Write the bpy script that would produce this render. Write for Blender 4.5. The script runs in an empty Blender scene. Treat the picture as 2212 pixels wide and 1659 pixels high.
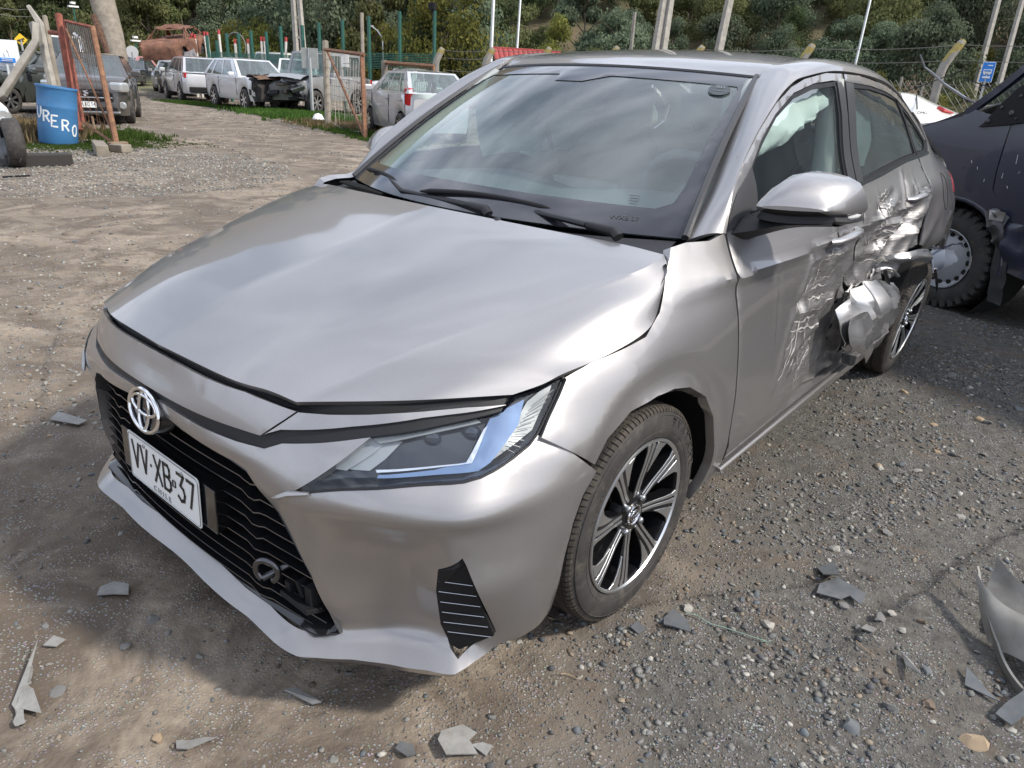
import bpy, bmesh, math, random
import numpy as np
from mathutils import Vector, Matrix, noise
from mathutils.geometry import delaunay_2d_cdt
R=math.radians
random.seed(7)
scene=bpy.context.scene
COL=scene.collection
# ------------------------------------------------------------------ camera
CAMP=np.array([1.46349775,1.59995349,1.31999568])
FW=np.array([-0.71228061,-0.58733721,-0.38430631])
RT=np.array([-0.65132188,0.75715151,0.05001397])
UP=np.array([-0.26160304,-0.28593108,0.92184991])
cd=bpy.data.cameras.new('camera'); cam=bpy.data.objects.new('camera',cd); COL.objects.link(cam)
cd.sensor_fit='HORIZONTAL'; cd.sensor_width=36; cd.lens=36*1562.3586/2212
cd.clip_start=.05; cd.clip_end=3000
M=Matrix(((RT[0],UP[0],-FW[0],CAMP[0]),(RT[1],UP[1],-FW[1],CAMP[1]),(RT[2],UP[2],-FW[2],CAMP[2]),(0,0,0,1)))
cam.matrix_world=M
scene.camera=cam
# ------------------------------------------------------------------ sky, sun, exposure
SUN_TO=Vector((-.42,.95,1.0)).normalized()          # direction from the yard towards the sun
sun_el=math.asin(SUN_TO.z); sun_az=math.atan2(SUN_TO.x,SUN_TO.y)
world=bpy.data.worlds.new('World'); scene.world=world; world.use_nodes=True
wn=world.node_tree.nodes; wl=world.node_tree.links; wn.clear()
wo=wn.new('ShaderNodeOutputWorld'); bg=wn.new('ShaderNodeBackground'); sky=wn.new('ShaderNodeTexSky')
sky.sky_type='NISHITA'; sky.sun_disc=False; sky.sun_elevation=sun_el; sky.sun_rotation=sun_az
sky.air_density=1.0; sky.dust_density=2.0; sky.ozone_density=1.0
# broken cloud over the whole sky, in the same physical range as the clear part
tc=wn.new('ShaderNodeTexCoord'); mp=wn.new('ShaderNodeMapping'); mp.inputs['Scale'].default_value=(1.0,1.0,2.6)
nz=wn.new('ShaderNodeTexNoise'); nz.inputs['Scale'].default_value=2.0; nz.inputs['Detail'].default_value=9; nz.inputs['Roughness'].default_value=.55
nz.inputs['Distortion'].default_value=.35
cr=wn.new('ShaderNodeValToRGB'); cr.color_ramp.elements[0].position=.36; cr.color_ramp.elements[1].position=.62
cr.color_ramp.elements[0].color=(.25,.25,.25,1)
nz2=wn.new('ShaderNodeTexNoise'); nz2.inputs['Scale'].default_value=4.; nz2.inputs['Detail'].default_value=7
cc=wn.new('ShaderNodeValToRGB'); cc.color_ramp.elements[0].position=.35; cc.color_ramp.elements[1].position=.68
cc.color_ramp.elements[0].color=(8.8,9.8,11.8,1); cc.color_ramp.elements[1].color=(12.8,13.5,15.2,1)
mx=wn.new('ShaderNodeMix'); mx.data_type='RGBA'
wl.new(tc.outputs['Generated'],mp.inputs['Vector']); wl.new(mp.outputs[0],nz.inputs['Vector']); wl.new(mp.outputs[0],nz2.inputs['Vector'])
wl.new(nz.outputs[0],cr.inputs[0]); wl.new(nz2.outputs[0],cc.inputs[0])
wl.new(cr.outputs[0],mx.inputs[0]); wl.new(sky.outputs[0],mx.inputs[6]); wl.new(cc.outputs[0],mx.inputs[7])
wl.new(mx.outputs[2],bg.inputs[0]); bg.inputs[1].default_value=.10
wl.new(bg.outputs[0],wo.inputs[0])
sd=bpy.data.lights.new('sun','SUN'); sd.energy=3.5; sd.angle=R(4.5); sd.color=(1,.94,.85)
sun=bpy.data.objects.new('sun',sd); COL.objects.link(sun)
sun.rotation_euler=(-SUN_TO).to_track_quat('-Z','Y').to_euler()
sun.location=(0,0,30)
scene.view_settings.view_transform='Standard'; scene.view_settings.look='None'
scene.view_settings.exposure=.3; scene.view_settings.gamma=1; scene.view_settings.use_curve_mapping=False
scene.cycles.use_denoising=True
scene.cycles.max_bounces=8; scene.cycles.transparent_max_bounces=24; scene.cycles.caustics_reflective=False; scene.cycles.caustics_refractive=False
# ------------------------------------------------------------------ helpers
def at(px,py,depth):
    """a point of the yard at the given distance along the camera axis (px,py in the 2212-wide survey frame)"""
    d=FW+RT*(px-1106)/1562.3586-UP*(py-829.5)/1562.3586
    return CAMP+d*depth
def tagit(o,label=None,cat=None,group=None,kind=None):
    if label: o['label']=label
    if cat: o['category']=cat
    if group: o['group']=group
    if kind: o['kind']=kind
    return o
def empty(name,loc=(0,0,0),rz=0,label=None,cat=None,group=None,parent=None):
    o=bpy.data.objects.new(name,None); COL.objects.link(o); o.location=loc; o.rotation_euler=(0,0,rz)
    o.empty_display_size=.2
    if parent: o.parent=parent
    return tagit(o,label,cat,group)
def mkobj(name,me,mat=None,parent=None):
    o=bpy.data.objects.new(name,me); COL.objects.link(o)
    if mat is not None:
        for m in (mat if isinstance(mat,(list,tuple)) else [mat]): me.materials.append(m)
    if parent is not None: o.parent=parent
    return o
class MB:
    """collects vertices and faces; build() links them as one mesh object"""
    def __init__(s): s.v=[];s.f=[];s.mi=[];s.cur=0
    def add(s,vs,fs):
        b=len(s.v); s.v+= [tuple(map(float,v)) for v in vs]; s.f+=[tuple(i+b for i in f) for f in fs]; s.mi+=[s.cur]*len(fs)
    def box(s,c,d,rot=None):
        x,y,z=[k/2 for k in d]
        vs=[Vector((sx*x,sy*y,sz*z)) for sx in(-1,1) for sy in(-1,1) for sz in(-1,1)]
        if rot is not None:
            m=rot if isinstance(rot,Matrix) else Matrix.Rotation(rot,3,'Z'); vs=[m@v for v in vs]
        c=Vector(c); s.add([v+c for v in vs],[(0,1,3,2),(4,6,7,5),(0,4,5,1),(2,3,7,6),(0,2,6,4),(1,5,7,3)])
    def tube(s,pts,r,n=8,cap=True,flat=None):
        pts=[Vector(p) for p in pts]; m=len(pts); rs=r if isinstance(r,(list,tuple)) else [r]*m
        vs=[];up=Vector((0,0,1))
        for i,p in enumerate(pts):
            t=(pts[min(i+1,m-1)]-pts[max(i-1,0)]).normalized()
            a=t.cross(up)
            if a.length<1e-3: a=t.cross(Vector((0,1,0)))
            a.normalize(); b=t.cross(a)
            if i==0: b0=b
            else:
                if b.dot(b0)<0: a=-a;b=-b
                b0=b
            for k in range(n):
                th=2*math.pi*k/n; q=a*math.cos(th)*rs[i]+b*math.sin(th)*rs[i]*(flat or 1)
                vs.append(p+q)
        fs=[(i*n+k,i*n+(k+1)%n,(i+1)*n+(k+1)%n,(i+1)*n+k) for i in range(m-1) for k in range(n)]
        if cap: fs+=[tuple(range(n))[::-1],tuple((m-1)*n+k for k in range(n))]
        s.add(vs,fs)
    def prism(s,poly,a,b,ax=1):
        """extrude a polygon of 2-d points between a and b along axis ax"""
        n=len(poly)
        def P(p,h):
            if ax==1: return (p[0],h,p[1])
            if ax==0: return (h,p[0],p[1])
            return (p[0],p[1],h)
        vs=[P(p,a) for p in poly]+[P(p,b) for p in poly]
        s.add(vs,[tuple(range(n)),tuple(range(n,2*n))[::-1]]+[(i,i+n,(i+1)%n+n,(i+1)%n) for i in range(n)])
    def lathe(s,prof,n=48,axis='y',c=(0,0,0),a0=0,a1=2*math.pi):
        full=abs(a1-a0-2*math.pi)<1e-6; m=n if full else n+1
        vs=[]
        for k in range(m):
            th=a0+(a1-a0)*k/n
            for (r_,h) in prof:
                if axis=='y': vs.append((c[0]+r_*math.cos(th),c[1]+h,c[2]+r_*math.sin(th)))
                elif axis=='z': vs.append((c[0]+r_*math.cos(th),c[1]+r_*math.sin(th),c[2]+h))
                else: vs.append((c[0]+h,c[1]+r_*math.cos(th),c[2]+r_*math.sin(th)))
        L=len(prof)
        fs=[]
        for k in range(n):
            k2=(k+1)%m
            for j in range(L-1): fs.append((k*L+j,k*L+j+1,k2*L+j+1,k2*L+j))
        s.add(vs,fs)
    def grid(s,rows):
        m=len(rows);n=len(rows[0])
        s.add([p for r_ in rows for p in r_],[(i*n+j,i*n+j+1,(i+1)*n+j+1,(i+1)*n+j) for i in range(m-1) for j in range(n-1)])
    def build(s,name,mat=None,parent=None,smooth=None,merge=0,bevel=0,recalc=True,seg=2):
        me=bpy.data.meshes.new(name); me.from_pydata(s.v,[],s.f)
        for i,p in enumerate(me.polygons): p.material_index=s.mi[i]
        bm=bmesh.new(); bm.from_mesh(me)
        if merge: bmesh.ops.remove_doubles(bm,verts=bm.verts,dist=merge)
        if recalc: bmesh.ops.recalc_face_normals(bm,faces=bm.faces)
        if bevel:
            es=[e for e in bm.edges if len(e.link_faces)==2 and e.calc_face_angle(0)>R(28)]
            bmesh.ops.bevel(bm,geom=es,offset=bevel,segments=seg,affect='EDGES',clamp_overlap=True,profile=.5)
        bm.to_mesh(me); bm.free()
        if smooth is not None:
            me.shade_smooth()
            me.set_sharp_from_angle(angle=R(smooth))
        return mkobj(name,me,mat,parent)
def resmooth(o,ang=35):
    o.data.shade_smooth(); o.data.set_sharp_from_angle(angle=R(ang))
# ------------------------------------------------------------------ materials
def newmat(name):
    m=bpy.data.materials.new(name); m.use_nodes=True; nt=m.node_tree
    b=nt.nodes['Principled BSDF']; return m,nt,b
def N(nt,t,**kw):
    n=nt.nodes.new(t)
    for k,v in kw.items():
        if k in n.inputs: n.inputs[k].default_value=v
        else: setattr(n,k,v)
    return n
def simple(name,col,rough=.5,metal=0,coat=0,bump=0,bscale=60,var=.0,vscale=8,spec=.5,dirt=0):
    m,nt,b=newmat(name)
    b.inputs['Base Color'].default_value=(*col,1); b.inputs['Roughness'].default_value=rough; b.inputs['Metallic'].default_value=metal
    b.inputs['Coat Weight'].default_value=coat; b.inputs['Coat Roughness'].default_value=.04
    b.inputs['Specular IOR Level'].default_value=spec
    t=N(nt,'ShaderNodeTexCoord')
    if var or dirt:
        n=N(nt,'ShaderNodeTexNoise',Scale=vscale,Detail=6.0,Roughness=.65); nt.links.new(t.outputs['Object'],n.inputs['Vector'])
        r=N(nt,'ShaderNodeValToRGB'); e=r.color_ramp.elements; e[0].position=.3;e[1].position=.7
        a=1-var; e[0].color=(col[0]*a,col[1]*a,col[2]*a,1); c2=[min(1,c*(1+var)) for c in col]; e[1].color=(*c2,1)
        nt.links.new(n.outputs[0],r.inputs[0]); src=r.outputs[0]
        if dirt:
            n2=N(nt,'ShaderNodeTexNoise',Scale=vscale*2.3,Detail=8.0,Roughness=.7); nt.links.new(t.outputs['Object'],n2.inputs['Vector'])
            r2=N(nt,'ShaderNodeValToRGB'); r2.color_ramp.elements[0].position=.5; r2.color_ramp.elements[1].position=.75
            r2.color_ramp.elements[0].color=(0,0,0,1); r2.color_ramp.elements[1].color=(dirt,dirt,dirt,1)
            nt.links.new(n2.outputs[0],r2.inputs[0])
            mm=N(nt,'ShaderNodeMix',data_type='RGBA'); nt.links.new(r2.outputs[0],mm.inputs[0]); nt.links.new(src,mm.inputs[6]); mm.inputs[7].default_value=(.17,.14,.11,1); src=mm.outputs[2]
        nt.links.new(src,b.inputs['Base Color'])
    if bump:
        n=N(nt,'ShaderNodeTexNoise',Scale=bscale,Detail=5.0); nt.links.new(t.outputs['Object'],n.inputs['Vector'])
        bp=N(nt,'ShaderNodeBump',Strength=bump,Distance=.01); nt.links.new(n.outputs[0],bp.inputs['Height']); nt.links.new(bp.outputs[0],b.inputs['Normal'])
    return m
def paintmat(name,col,metal=.80,rough=.38,flake=.03,dust_haze=.12,scr=False):
    m,nt,b=newmat(name); L=nt.links
    b.inputs['Metallic'].default_value=metal; b.inputs['Roughness'].default_value=rough
    b.inputs['Coat Weight'].default_value=1; b.inputs['Coat Roughness'].default_value=.035; b.inputs['Coat IOR'].default_value=1.5
    t=N(nt,'ShaderNodeTexCoord')
    base=N(nt,'ShaderNodeRGB'); base.outputs[0].default_value=(*col,1); src=base.outputs[0]
    # flake sparkle
    v=N(nt,'ShaderNodeTexVoronoi',Scale=900.); L.new(t.outputs['Object'],v.inputs['Vector'])
    mf=N(nt,'ShaderNodeMix',data_type='RGBA',blend_type='OVERLAY'); mf.inputs[0].default_value=flake*2; L.new(src,mf.inputs[6]); L.new(v.outputs['Color'],mf.inputs[7]); 
    hs=N(nt,'ShaderNodeHueSaturation',Saturation=.55); L.new(mf.outputs[2],hs.inputs['Color']); src=hs.outputs[0]
    # road dust: grows towards the bottom of the car
    n=N(nt,'ShaderNodeTexNoise',Scale=7.,Detail=8.,Roughness=.7); L.new(t.outputs['Object'],n.inputs['Vector'])
    sx=N(nt,'ShaderNodeSeparateXYZ'); L.new(t.outputs['Object'],sx.inputs[0])
    mr=N(nt,'ShaderNodeMapRange'); mr.inputs[1].default_value=.75; mr.inputs[2].default_value=.2; mr.inputs[3].default_value=.0; mr.inputs[4].default_value=1; L.new(sx.outputs[2],mr.inputs[0])
    mm=N(nt,'ShaderNodeMath',operation='MULTIPLY'); L.new(mr.outputs[0],mm.inputs[0]); L.new(n.outputs[0],mm.inputs[1])
    mm2=N(nt,'ShaderNodeMath',operation='MULTIPLY'); L.new(mm.outputs[0],mm2.inputs[0]); mm2.inputs[1].default_value=dust_haze*3
    md=N(nt,'ShaderNodeMix',data_type='RGBA'); L.new(mm2.outputs[0],md.inputs[0]); L.new(src,md.inputs[6]); md.inputs[7].default_value=(.23,.20,.17,1); src=md.outputs[2]
    mrr=N(nt,'ShaderNodeMath',operation='MULTIPLY_ADD'); L.new(mm2.outputs[0],mrr.inputs[0]); mrr.inputs[1].default_value=.35; mrr.inputs[2].default_value=.035; L.new(mrr.outputs[0],b.inputs['Coat Roughness'])
    nrm=None
    if scr:
        # scrapes: long noise streaks, bare metal and grime, only in the crash zone around the rear door
        mpp=N(nt,'ShaderNodeMapping'); mpp.inputs['Rotation'].default_value=(0,R(-24),0); mpp.inputs['Scale'].default_value=(2.2,2,26); L.new(t.outputs['Object'],mpp.inputs['Vector'])
        ns=N(nt,'ShaderNodeTexNoise',Scale=2.6,Detail=9.,Roughness=.72,Distortion=.9); L.new(mpp.outputs[0],ns.inputs['Vector'])
        mp2=N(nt,'ShaderNodeMapping'); mp2.inputs['Rotation'].default_value=(0,R(-62),0); mp2.inputs['Scale'].default_value=(1.6,2,17); L.new(t.outputs['Object'],mp2.inputs['Vector'])
        ns2=N(nt,'ShaderNodeTexNoise',Scale=2.1,Detail=8.,Roughness=.7,Distortion=1.4); L.new(mp2.outputs[0],ns2.inputs['Vector'])
        mxs=N(nt,'ShaderNodeMath',operation='MAXIMUM'); L.new(ns.outputs[0],mxs.inputs[0]); L.new(ns2.outputs[0],mxs.inputs[1])
        def rng(out,a,b_,c,d): 
            q=N(nt,'ShaderNodeMapRange',interpolation_type='SMOOTHSTEP'); q.inputs[1].default_value=a;q.inputs[2].default_value=b_;q.inputs[3].default_value=c;q.inputs[4].default_value=d; L.new(out,q.inputs[0]); return q.outputs[0]
        def mul(a,b_):
            q=N(nt,'ShaderNodeMath',operation='MULTIPLY'); L.new(a,q.inputs[0]); L.new(b_,q.inputs[1]); return q.outputs[0]
        zx=rng(sx.outputs[0],-.55,-1.35,0,1); zx2=rng(sx.outputs[0],-2.9,-2.5,0,1)
        zz=rng(sx.outputs[2],.99,.86,0,1); msk=mul(mul(zx,zx2),zz)
        big=N(nt,'ShaderNodeTexNoise',Scale=3.2,Detail=3.); L.new(t.outputs['Object'],big.inputs['Vector']); bgm=rng(big.outputs[0],.38,.6,.25,1)
        amt=mul(mul(rng(mxs.outputs[0],.545,.62,0,1),msk),bgm)
        me_=N(nt,'ShaderNodeMix',data_type='RGBA'); L.new(amt,me_.inputs[0]); L.new(src,me_.inputs[6]); me_.inputs[7].default_value=(.62,.60,.57,1)
        dk=mul(mul(rng(mxs.outputs[0],.52,.46,0,1),msk),bgm)
        dkc=N(nt,'ShaderNodeMath',operation='MULTIPLY'); L.new(dk,dkc.inputs[0]); dkc.inputs[1].default_value=.35
        me2=N(nt,'ShaderNodeMix',data_type='RGBA'); L.new(dkc.outputs[0],me2.inputs[0]); L.new(me_.outputs[2],me2.inputs[6]); me2.inputs[7].default_value=(.16,.14,.12,1); src=me2.outputs[2]
        cw=N(nt,'ShaderNodeMath',operation='SUBTRACT'); cw.inputs[0].default_value=1; L.new(amt,cw.inputs[1]); L.new(cw.outputs[0],b.inputs['Coat Weight'])
        bp=N(nt,'ShaderNodeBump',Strength=.5,Distance=.004); ml=mul(mxs.outputs[0],msk); L.new(ml,bp.inputs['Height']); nrm=bp.outputs[0]
    L.new(src,b.inputs['Base Color'])
    if nrm: L.new(nrm,b.inputs['Normal']); L.new(nrm,b.inputs['Coat Normal'])
    return m
def glassmat(name,tint=(.75,.85,.82),refl=1.0,f0=.06,dust_haze=0.0,streaks=False):
    m=bpy.data.materials.new(name); m.use_nodes=True; nt=m.node_tree; nt.nodes.clear(); L=nt.links
    o=N(nt,'ShaderNodeOutputMaterial'); tr=N(nt,'ShaderNodeBsdfTransparent'); tr.inputs[0].default_value=(*tint,1)
    gl=N(nt,'ShaderNodeBsdfGlossy',Roughness=.01); gl.inputs[0].default_value=(refl,refl,refl,1)
    lw=N(nt,'ShaderNodeLayerWeight',Blend=.5); pw=N(nt,'ShaderNodeMath',operation='POWER'); pw.inputs[1].default_value=4.0; L.new(lw.outputs['Facing'],pw.inputs[0])
    ma=N(nt,'ShaderNodeMath',operation='MULTIPLY_ADD'); L.new(pw.outputs[0],ma.inputs[0]); ma.inputs[1].default_value=1-f0; ma.inputs[2].default_value=f0; ma.use_clamp=True
    mx=N(nt,'ShaderNodeMixShader'); L.new(ma.outputs[0],mx.inputs[0]); L.new(tr.outputs[0],mx.inputs[1]); L.new(gl.outputs[0],mx.inputs[2])
    if dust_haze:
        df=N(nt,'ShaderNodeBsdfDiffuse'); df.inputs[0].default_value=(.48,.57,.58,1)  # milky sky haze on the glass, painted in as a blue-grey diffuse layer
        t=N(nt,'ShaderNodeTexCoord'); mp=N(nt,'ShaderNodeMapping'); mp.inputs['Scale'].default_value=(1,1.5,1); mp.inputs['Rotation'].default_value=(0,0,R(30)); L.new(t.outputs['Object'],mp.inputs['Vector'])
        n=N(nt,'ShaderNodeTexNoise',Scale=3.5,Detail=7.,Roughness=.6,Distortion=.6); L.new(mp.outputs[0],n.inputs['Vector'])
        r=N(nt,'ShaderNodeMapRange'); r.inputs[1].default_value=.3; r.inputs[2].default_value=.8; r.inputs[3].default_value=dust_haze*.5; r.inputs[4].default_value=dust_haze*1.6; L.new(n.outputs[0],r.inputs[0])
        m2=N(nt,'ShaderNodeMixShader'); L.new(r.outputs[0],m2.inputs[0]); L.new(mx.outputs[0],m2.inputs[1]); L.new(df.outputs[0],m2.inputs[2]); L.new(m2.outputs[0],o.inputs[0])
    else: L.new(mx.outputs[0],o.inputs[0])
    return m
MT={}
MT['paint']=paintmat('warm_silver_paint',(.365,.343,.338))
MT['paint_scr']=paintmat('scraped_silver_paint',(.365,.343,.338),scr=True)
MT['gloss_black']=simple('gloss_black_plastic',(.012,.012,.013),.12,coat=.6)
MT['satin_black']=simple('satin_black_plastic',(.018,.018,.02),.42,bump=.05,bscale=400,spec=.3)
MT['matt_black']=simple('matt_black_plastic',(.012,.012,.013),.6,bump=.08,bscale=300,spec=.25)
MT['trim']=simple('dark_grey_trim',(.05,.05,.053),.35)
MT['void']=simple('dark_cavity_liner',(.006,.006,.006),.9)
MT['rubber']=simple('dusty_tyre_rubber',(.035,.032,.03),.72,bump=.1,bscale=90,var=.35,vscale=9,dirt=.45)
MT['tread']=simple('tyre_tread_rubber',(.045,.037,.03),.8,bump=.15,bscale=120,var=.35,vscale=20,dirt=.5)
MT['chrome']=simple('chrome',(.85,.85,.86),.06,1)
MT['alloy']=simple('machined_alloy',(.78,.79,.80),.32,1,bump=.02,bscale=200)
MT['alloy_black']=simple('black_alloy_paint',(.006,.006,.007),.3,coat=.25,spec=.3)
MT['steel']=simple('steel_grey',(.42,.43,.44),.35,1,var=.1)
MT['white']=simple('white_plastic',(.78,.78,.77),.35)
MT['windscreen']=glassmat('windscreen_glass',(.74,.88,.86),f0=.11,dust_haze=.095)
MT['glass']=glassmat('side_window_glass',(.78,.86,.84),f0=.07,dust_haze=.02)
MT['glass_dark']=glassmat('tinted_glass',(.30,.36,.37),f0=.06,dust_haze=.05)
MT['lens']=glassmat('clear_lens',(.93,.95,.97),f0=.05)
MT['frit']=simple('black_glass_border',(.022,.022,.028),.10,coat=1)
MT['interior']=simple('charcoal_interior',(.085,.095,.10),.65,bump=.1,bscale=300)
MT['headliner']=simple('light_headliner_cloth',(.42,.44,.42),.9)
MT['seat']=simple('grey_seat_cloth',(.10,.11,.115),.85,bump=.2,bscale=500)
MT['airbag']=simple('pale_airbag_cloth',(.74,.80,.76),.85,bump=.3,bscale=25)
MT['red']=simple('red_lens',(.45,.01,.01),.15,coat=.5)
MT['amber']=simple('amber_lens',(.75,.25,.02),.2,coat=.5)
# ------------------------------------------------------------------ body surfaces of the sedan
def pchip(xs,ys,x):
    n=len(xs)
    if x<=xs[0]: return ys[0]+(ys[1]-ys[0])/(xs[1]-xs[0])*(x-xs[0])
    if x>=xs[-1]: return ys[-1]+(ys[-1]-ys[-2])/(xs[-1]-xs[-2])*(x-xs[-1])
    i=0
    while xs[i+1]<x: i+=1
    def sl(k): return (ys[k+1]-ys[k])/(xs[k+1]-xs[k])
    def tan(k):
        if k==0: return sl(0)
        if k==n-1: return sl(n-2)
        a,b=sl(k-1),sl(k)
        if a*b<=0: return 0.
        h0=xs[k]-xs[k-1];h1=xs[k+1]-xs[k]
        w1=2*h1+h0;w2=h1+2*h0
        return (w1+w2)/(w1/a+w2/b)
    h=xs[i+1]-xs[i];t=(x-xs[i])/h
    m0,m1=tan(i),tan(i+1)
    return (ys[i]*(1+2*t)*(1-t)**2+h*m0*t*(1-t)**2+ys[i+1]*t*t*(3-2*t)+h*m1*t*t*(t-1))
# ---- side surface y=S(x,z)
SZ=[.16,.22,.28,.38,.50,.60,.70,.78,.85,.90,.97,1.04,1.15,1.28,1.38,1.43]
SX=[-3.5,-3.1,-2.6,-2.0,-1.45,-1.0,-.45,0.,.3,.6]
ST={
-3.5:[.68,.70,.72,.73,.74,.75,.75,.75,.74,.72,.69,.63,.54,.48,.42,.40],
-3.1:[.77,.81,.83,.84,.85,.855,.855,.85,.84,.82,.79,.73,.62,.54,.48,.45],
-2.6:[.80,.835,.85,.865,.875,.885,.89,.885,.875,.862,.84,.795,.735,.66,.59,.55],
-2.0:[.81,.84,.858,.87,.866,.864,.866,.868,.864,.85,.825,.785,.738,.69,.65,.63],
-1.45:[.81,.84,.86,.872,.864,.856,.853,.855,.857,.845,.82,.788,.74,.70,.667,.645],
-1.0:[.81,.84,.86,.874,.868,.86,.857,.858,.855,.838,.812,.78,.738,.695,.66,.635],
-.45:[.81,.84,.86,.876,.876,.87,.860,.85,.836,.812,.782,.755,.72,.66,.62,.60],
0.:[.80,.835,.855,.872,.878,.875,.860,.828,.775,.735,.695,.67,.65,.6,.57,.55],
.3:[.79,.825,.845,.862,.868,.858,.815,.768,.72,.69,.66,.64,.60,.56,.52,.50],
.6:[.78,.79,.80,.80,.79,.77,.70,.62,.56,.52,.48,.44,.4,.36,.3,.3]}
def S(x,z):
    cols=[pchip(SZ,ST[k],z) for k in SX]
    y=pchip(SX,cols,x)
    # character line along the doors: crisp upper edge with an undercut below it
    zc=.868+.030*(-.3-x) if x<-.3 else .868-.10*(x+.3)
    w=max(0,min(1,(-.22-x)/.22))*max(0,min(1,(x+2.5)/.4))
    w2=max(0,max(0,min(1,(.12-x)/.30))*max(0,min(1,(x+2.5)/.4))-w)
    if w2>0 and z<zc: y-=w2*.010*(1-math.exp(-((zc-z)/.028)**2))*math.exp(-((zc-z)/.13)**2)
    if w>0:
        d=z-zc
        y+=w*(.009*math.exp(-(d/.055)**2) if d>0 else .015*math.exp(-(d/.020)**2)-.006*(1-math.exp(-(d/.03)**2))*math.exp(-(d/.12)**2))
    return y
# ---- front surface: radius r(theta,z) around vertical axis at origin
FL=[ # z, plan curve points
(.14,[(.850,0),(.858,.30),(.855,.50),(.845,.53),(.748,.704),(.702,.778),(.660,.825),(.50,.865),(.28,.825)]),
(.165,[(.815,0),(.822,.30),(.818,.50),(.808,.527),(.71,.672),(.665,.745),(.630,.800),(.50,.838),(.28,.805)]),
(.185,[(.788,0),(.797,.30),(.791,.50),(.782,.522),(.684,.650),(.640,.722),(.607,.784),(.497,.836),(.28,.812)]),
(.203,[(.764,0),(.774,.30),(.767,.50),(.758,.515),(.662,.632),(.620,.705),(.592,.774),(.495,.838),(.28,.816)]),
(.212,[(.760,0),(.770,.30),(.763,.50),(.755,.515),(.655,.628),(.614,.698),(.587,.772),(.494,.840),(.28,.818)]),
(.25,[(.764,0),(.774,.30),(.765,.51),(.758,.525),(.645,.636),(.604,.700),(.582,.774),(.494,.846),(.28,.828)]),
(.29,[(.770,0),(.781,.30),(.768,.51),(.761,.53),(.643,.645),(.606,.712),(.592,.786),(.494,.850),(.28,.838)]),
(.36,[(.78,0),(.79,.30),(.770,.51),(.762,.53),(.648,.655),(.622,.731),(.612,.796),(.49,.853),(.28,.85)]),
(.44,[(.80,0),(.80,.30),(.772,.51),(.765,.53),(.664,.662),(.629,.724),(.604,.784),(.472,.846),(.27,.866)]),
(.50,[(.815,0),(.808,.30),(.778,.51),(.771,.53),(.688,.676),(.642,.734),(.600,.780),(.462,.842),(.26,.868)]),
(.53,[(.825,0),(.815,.30),(.786,.51),(.779,.53),(.701,.683),(.653,.740),(.608,.786),(.458,.842),(.25,.868)]),
(.545,[(.828,0),(.817,.30),(.785,.51),(.778,.53),(.700,.684),(.650,.737),(.604,.782),(.454,.840),(.25,.868)]),
(.585,[(.835,0),(.82,.30),(.772,.51),(.764,.53),(.680,.672),(.625,.722),(.575,.766),(.436,.828),(.25,.867)]),
(.62,[(.835,0),(.81,.30),(.750,.51),(.742,.53),(.650,.662),(.595,.712),(.548,.752),(.42,.815),(.24,.862)]),
(.68,[(.81,0),(.79,.30),(.716,.50),(.704,.52),(.60,.645),(.54,.692),(.50,.722),(.38,.785),(.22,.84)]),
(.74,[(.79,0),(.765,.30),(.690,.48),(.68,.50),(.55,.62),(.49,.670),(.45,.70),(.34,.76),(.2,.81)]),
(.80,[(.70,0),(.68,.30),(.612,.44),(.60,.46),(.50,.575),(.44,.62),(.40,.66),(.30,.72),(.18,.78)])]
_FZ=[l[0] for l in FL]
_FP=[([-math.atan2(y,x) for x,y in l[1][:0:-1]]+[math.atan2(y,x) for x,y in l[1]],[math.hypot(x,y) for x,y in l[1][:0:-1]]+[math.hypot(x,y) for x,y in l[1]]) for l in FL]
def FR(th,z):
    th=abs(th)
    return pchip(_FZ,[pchip(a,b,th) for a,b in _FP],z)
def FP(th,z):
    r=FR(th,z); return (r*math.cos(th),r*math.sin(th),z)
def resample(pts,step,closed=True):
    out=[];n=len(pts)
    for i in range(n if closed else n-1):
        a=pts[i];b=pts[(i+1)%n]; d=math.dist(a,b); k=max(1,int(math.ceil(d/step)))
        for j in range(k): out.append(tuple(a[q]+(b[q]-a[q])*j/k for q in range(len(a))))
    if not closed: out.append(tuple(pts[-1]))
    return out
def smoothline(pts,step):
    """Catmull-Rom through the points"""
    P=[np.array(p,float) for p in pts]; out=[]
    for i in range(len(P)-1):
        p0=P[max(i-1,0)];p1=P[i];p2=P[i+1];p3=P[min(i+2,len(P)-1)]
        k=max(1,int(np.linalg.norm(p2-p1)/step))
        for j in range(k):
            t=j/k; out.append(tuple(.5*((2*p1)+(p2-p0)*t+(2*p0-5*p1+4*p2-p3)*t*t+(3*p1-p0-3*p2+p3)*t**3)))
    out.append(tuple(P[-1])); return out
def inset(poly,d):
    if d==0: return poly
    n=len(poly); A=sum(poly[i][0]*poly[(i+1)%n][1]-poly[(i+1)%n][0]*poly[i][1] for i in range(n)); s=1 if A>0 else -1
    out=[]
    for i in range(n):
        a=Vector(poly[i-1]);b=Vector(poly[i]);c=Vector(poly[(i+1)%n])
        e1=(b-a).normalized();e2=(c-b).normalized(); n1=Vector((-e1.y,e1.x))*s;n2=Vector((-e2.y,e2.x))*s
        m=(n1+n2); L=m.length
        if L<1e-6: out.append(tuple(b)); continue
        m/=L; k=d/max(.35,m.dot(n1)); out.append((b.x+m.x*k,b.y+m.y*k))
    return out
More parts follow.
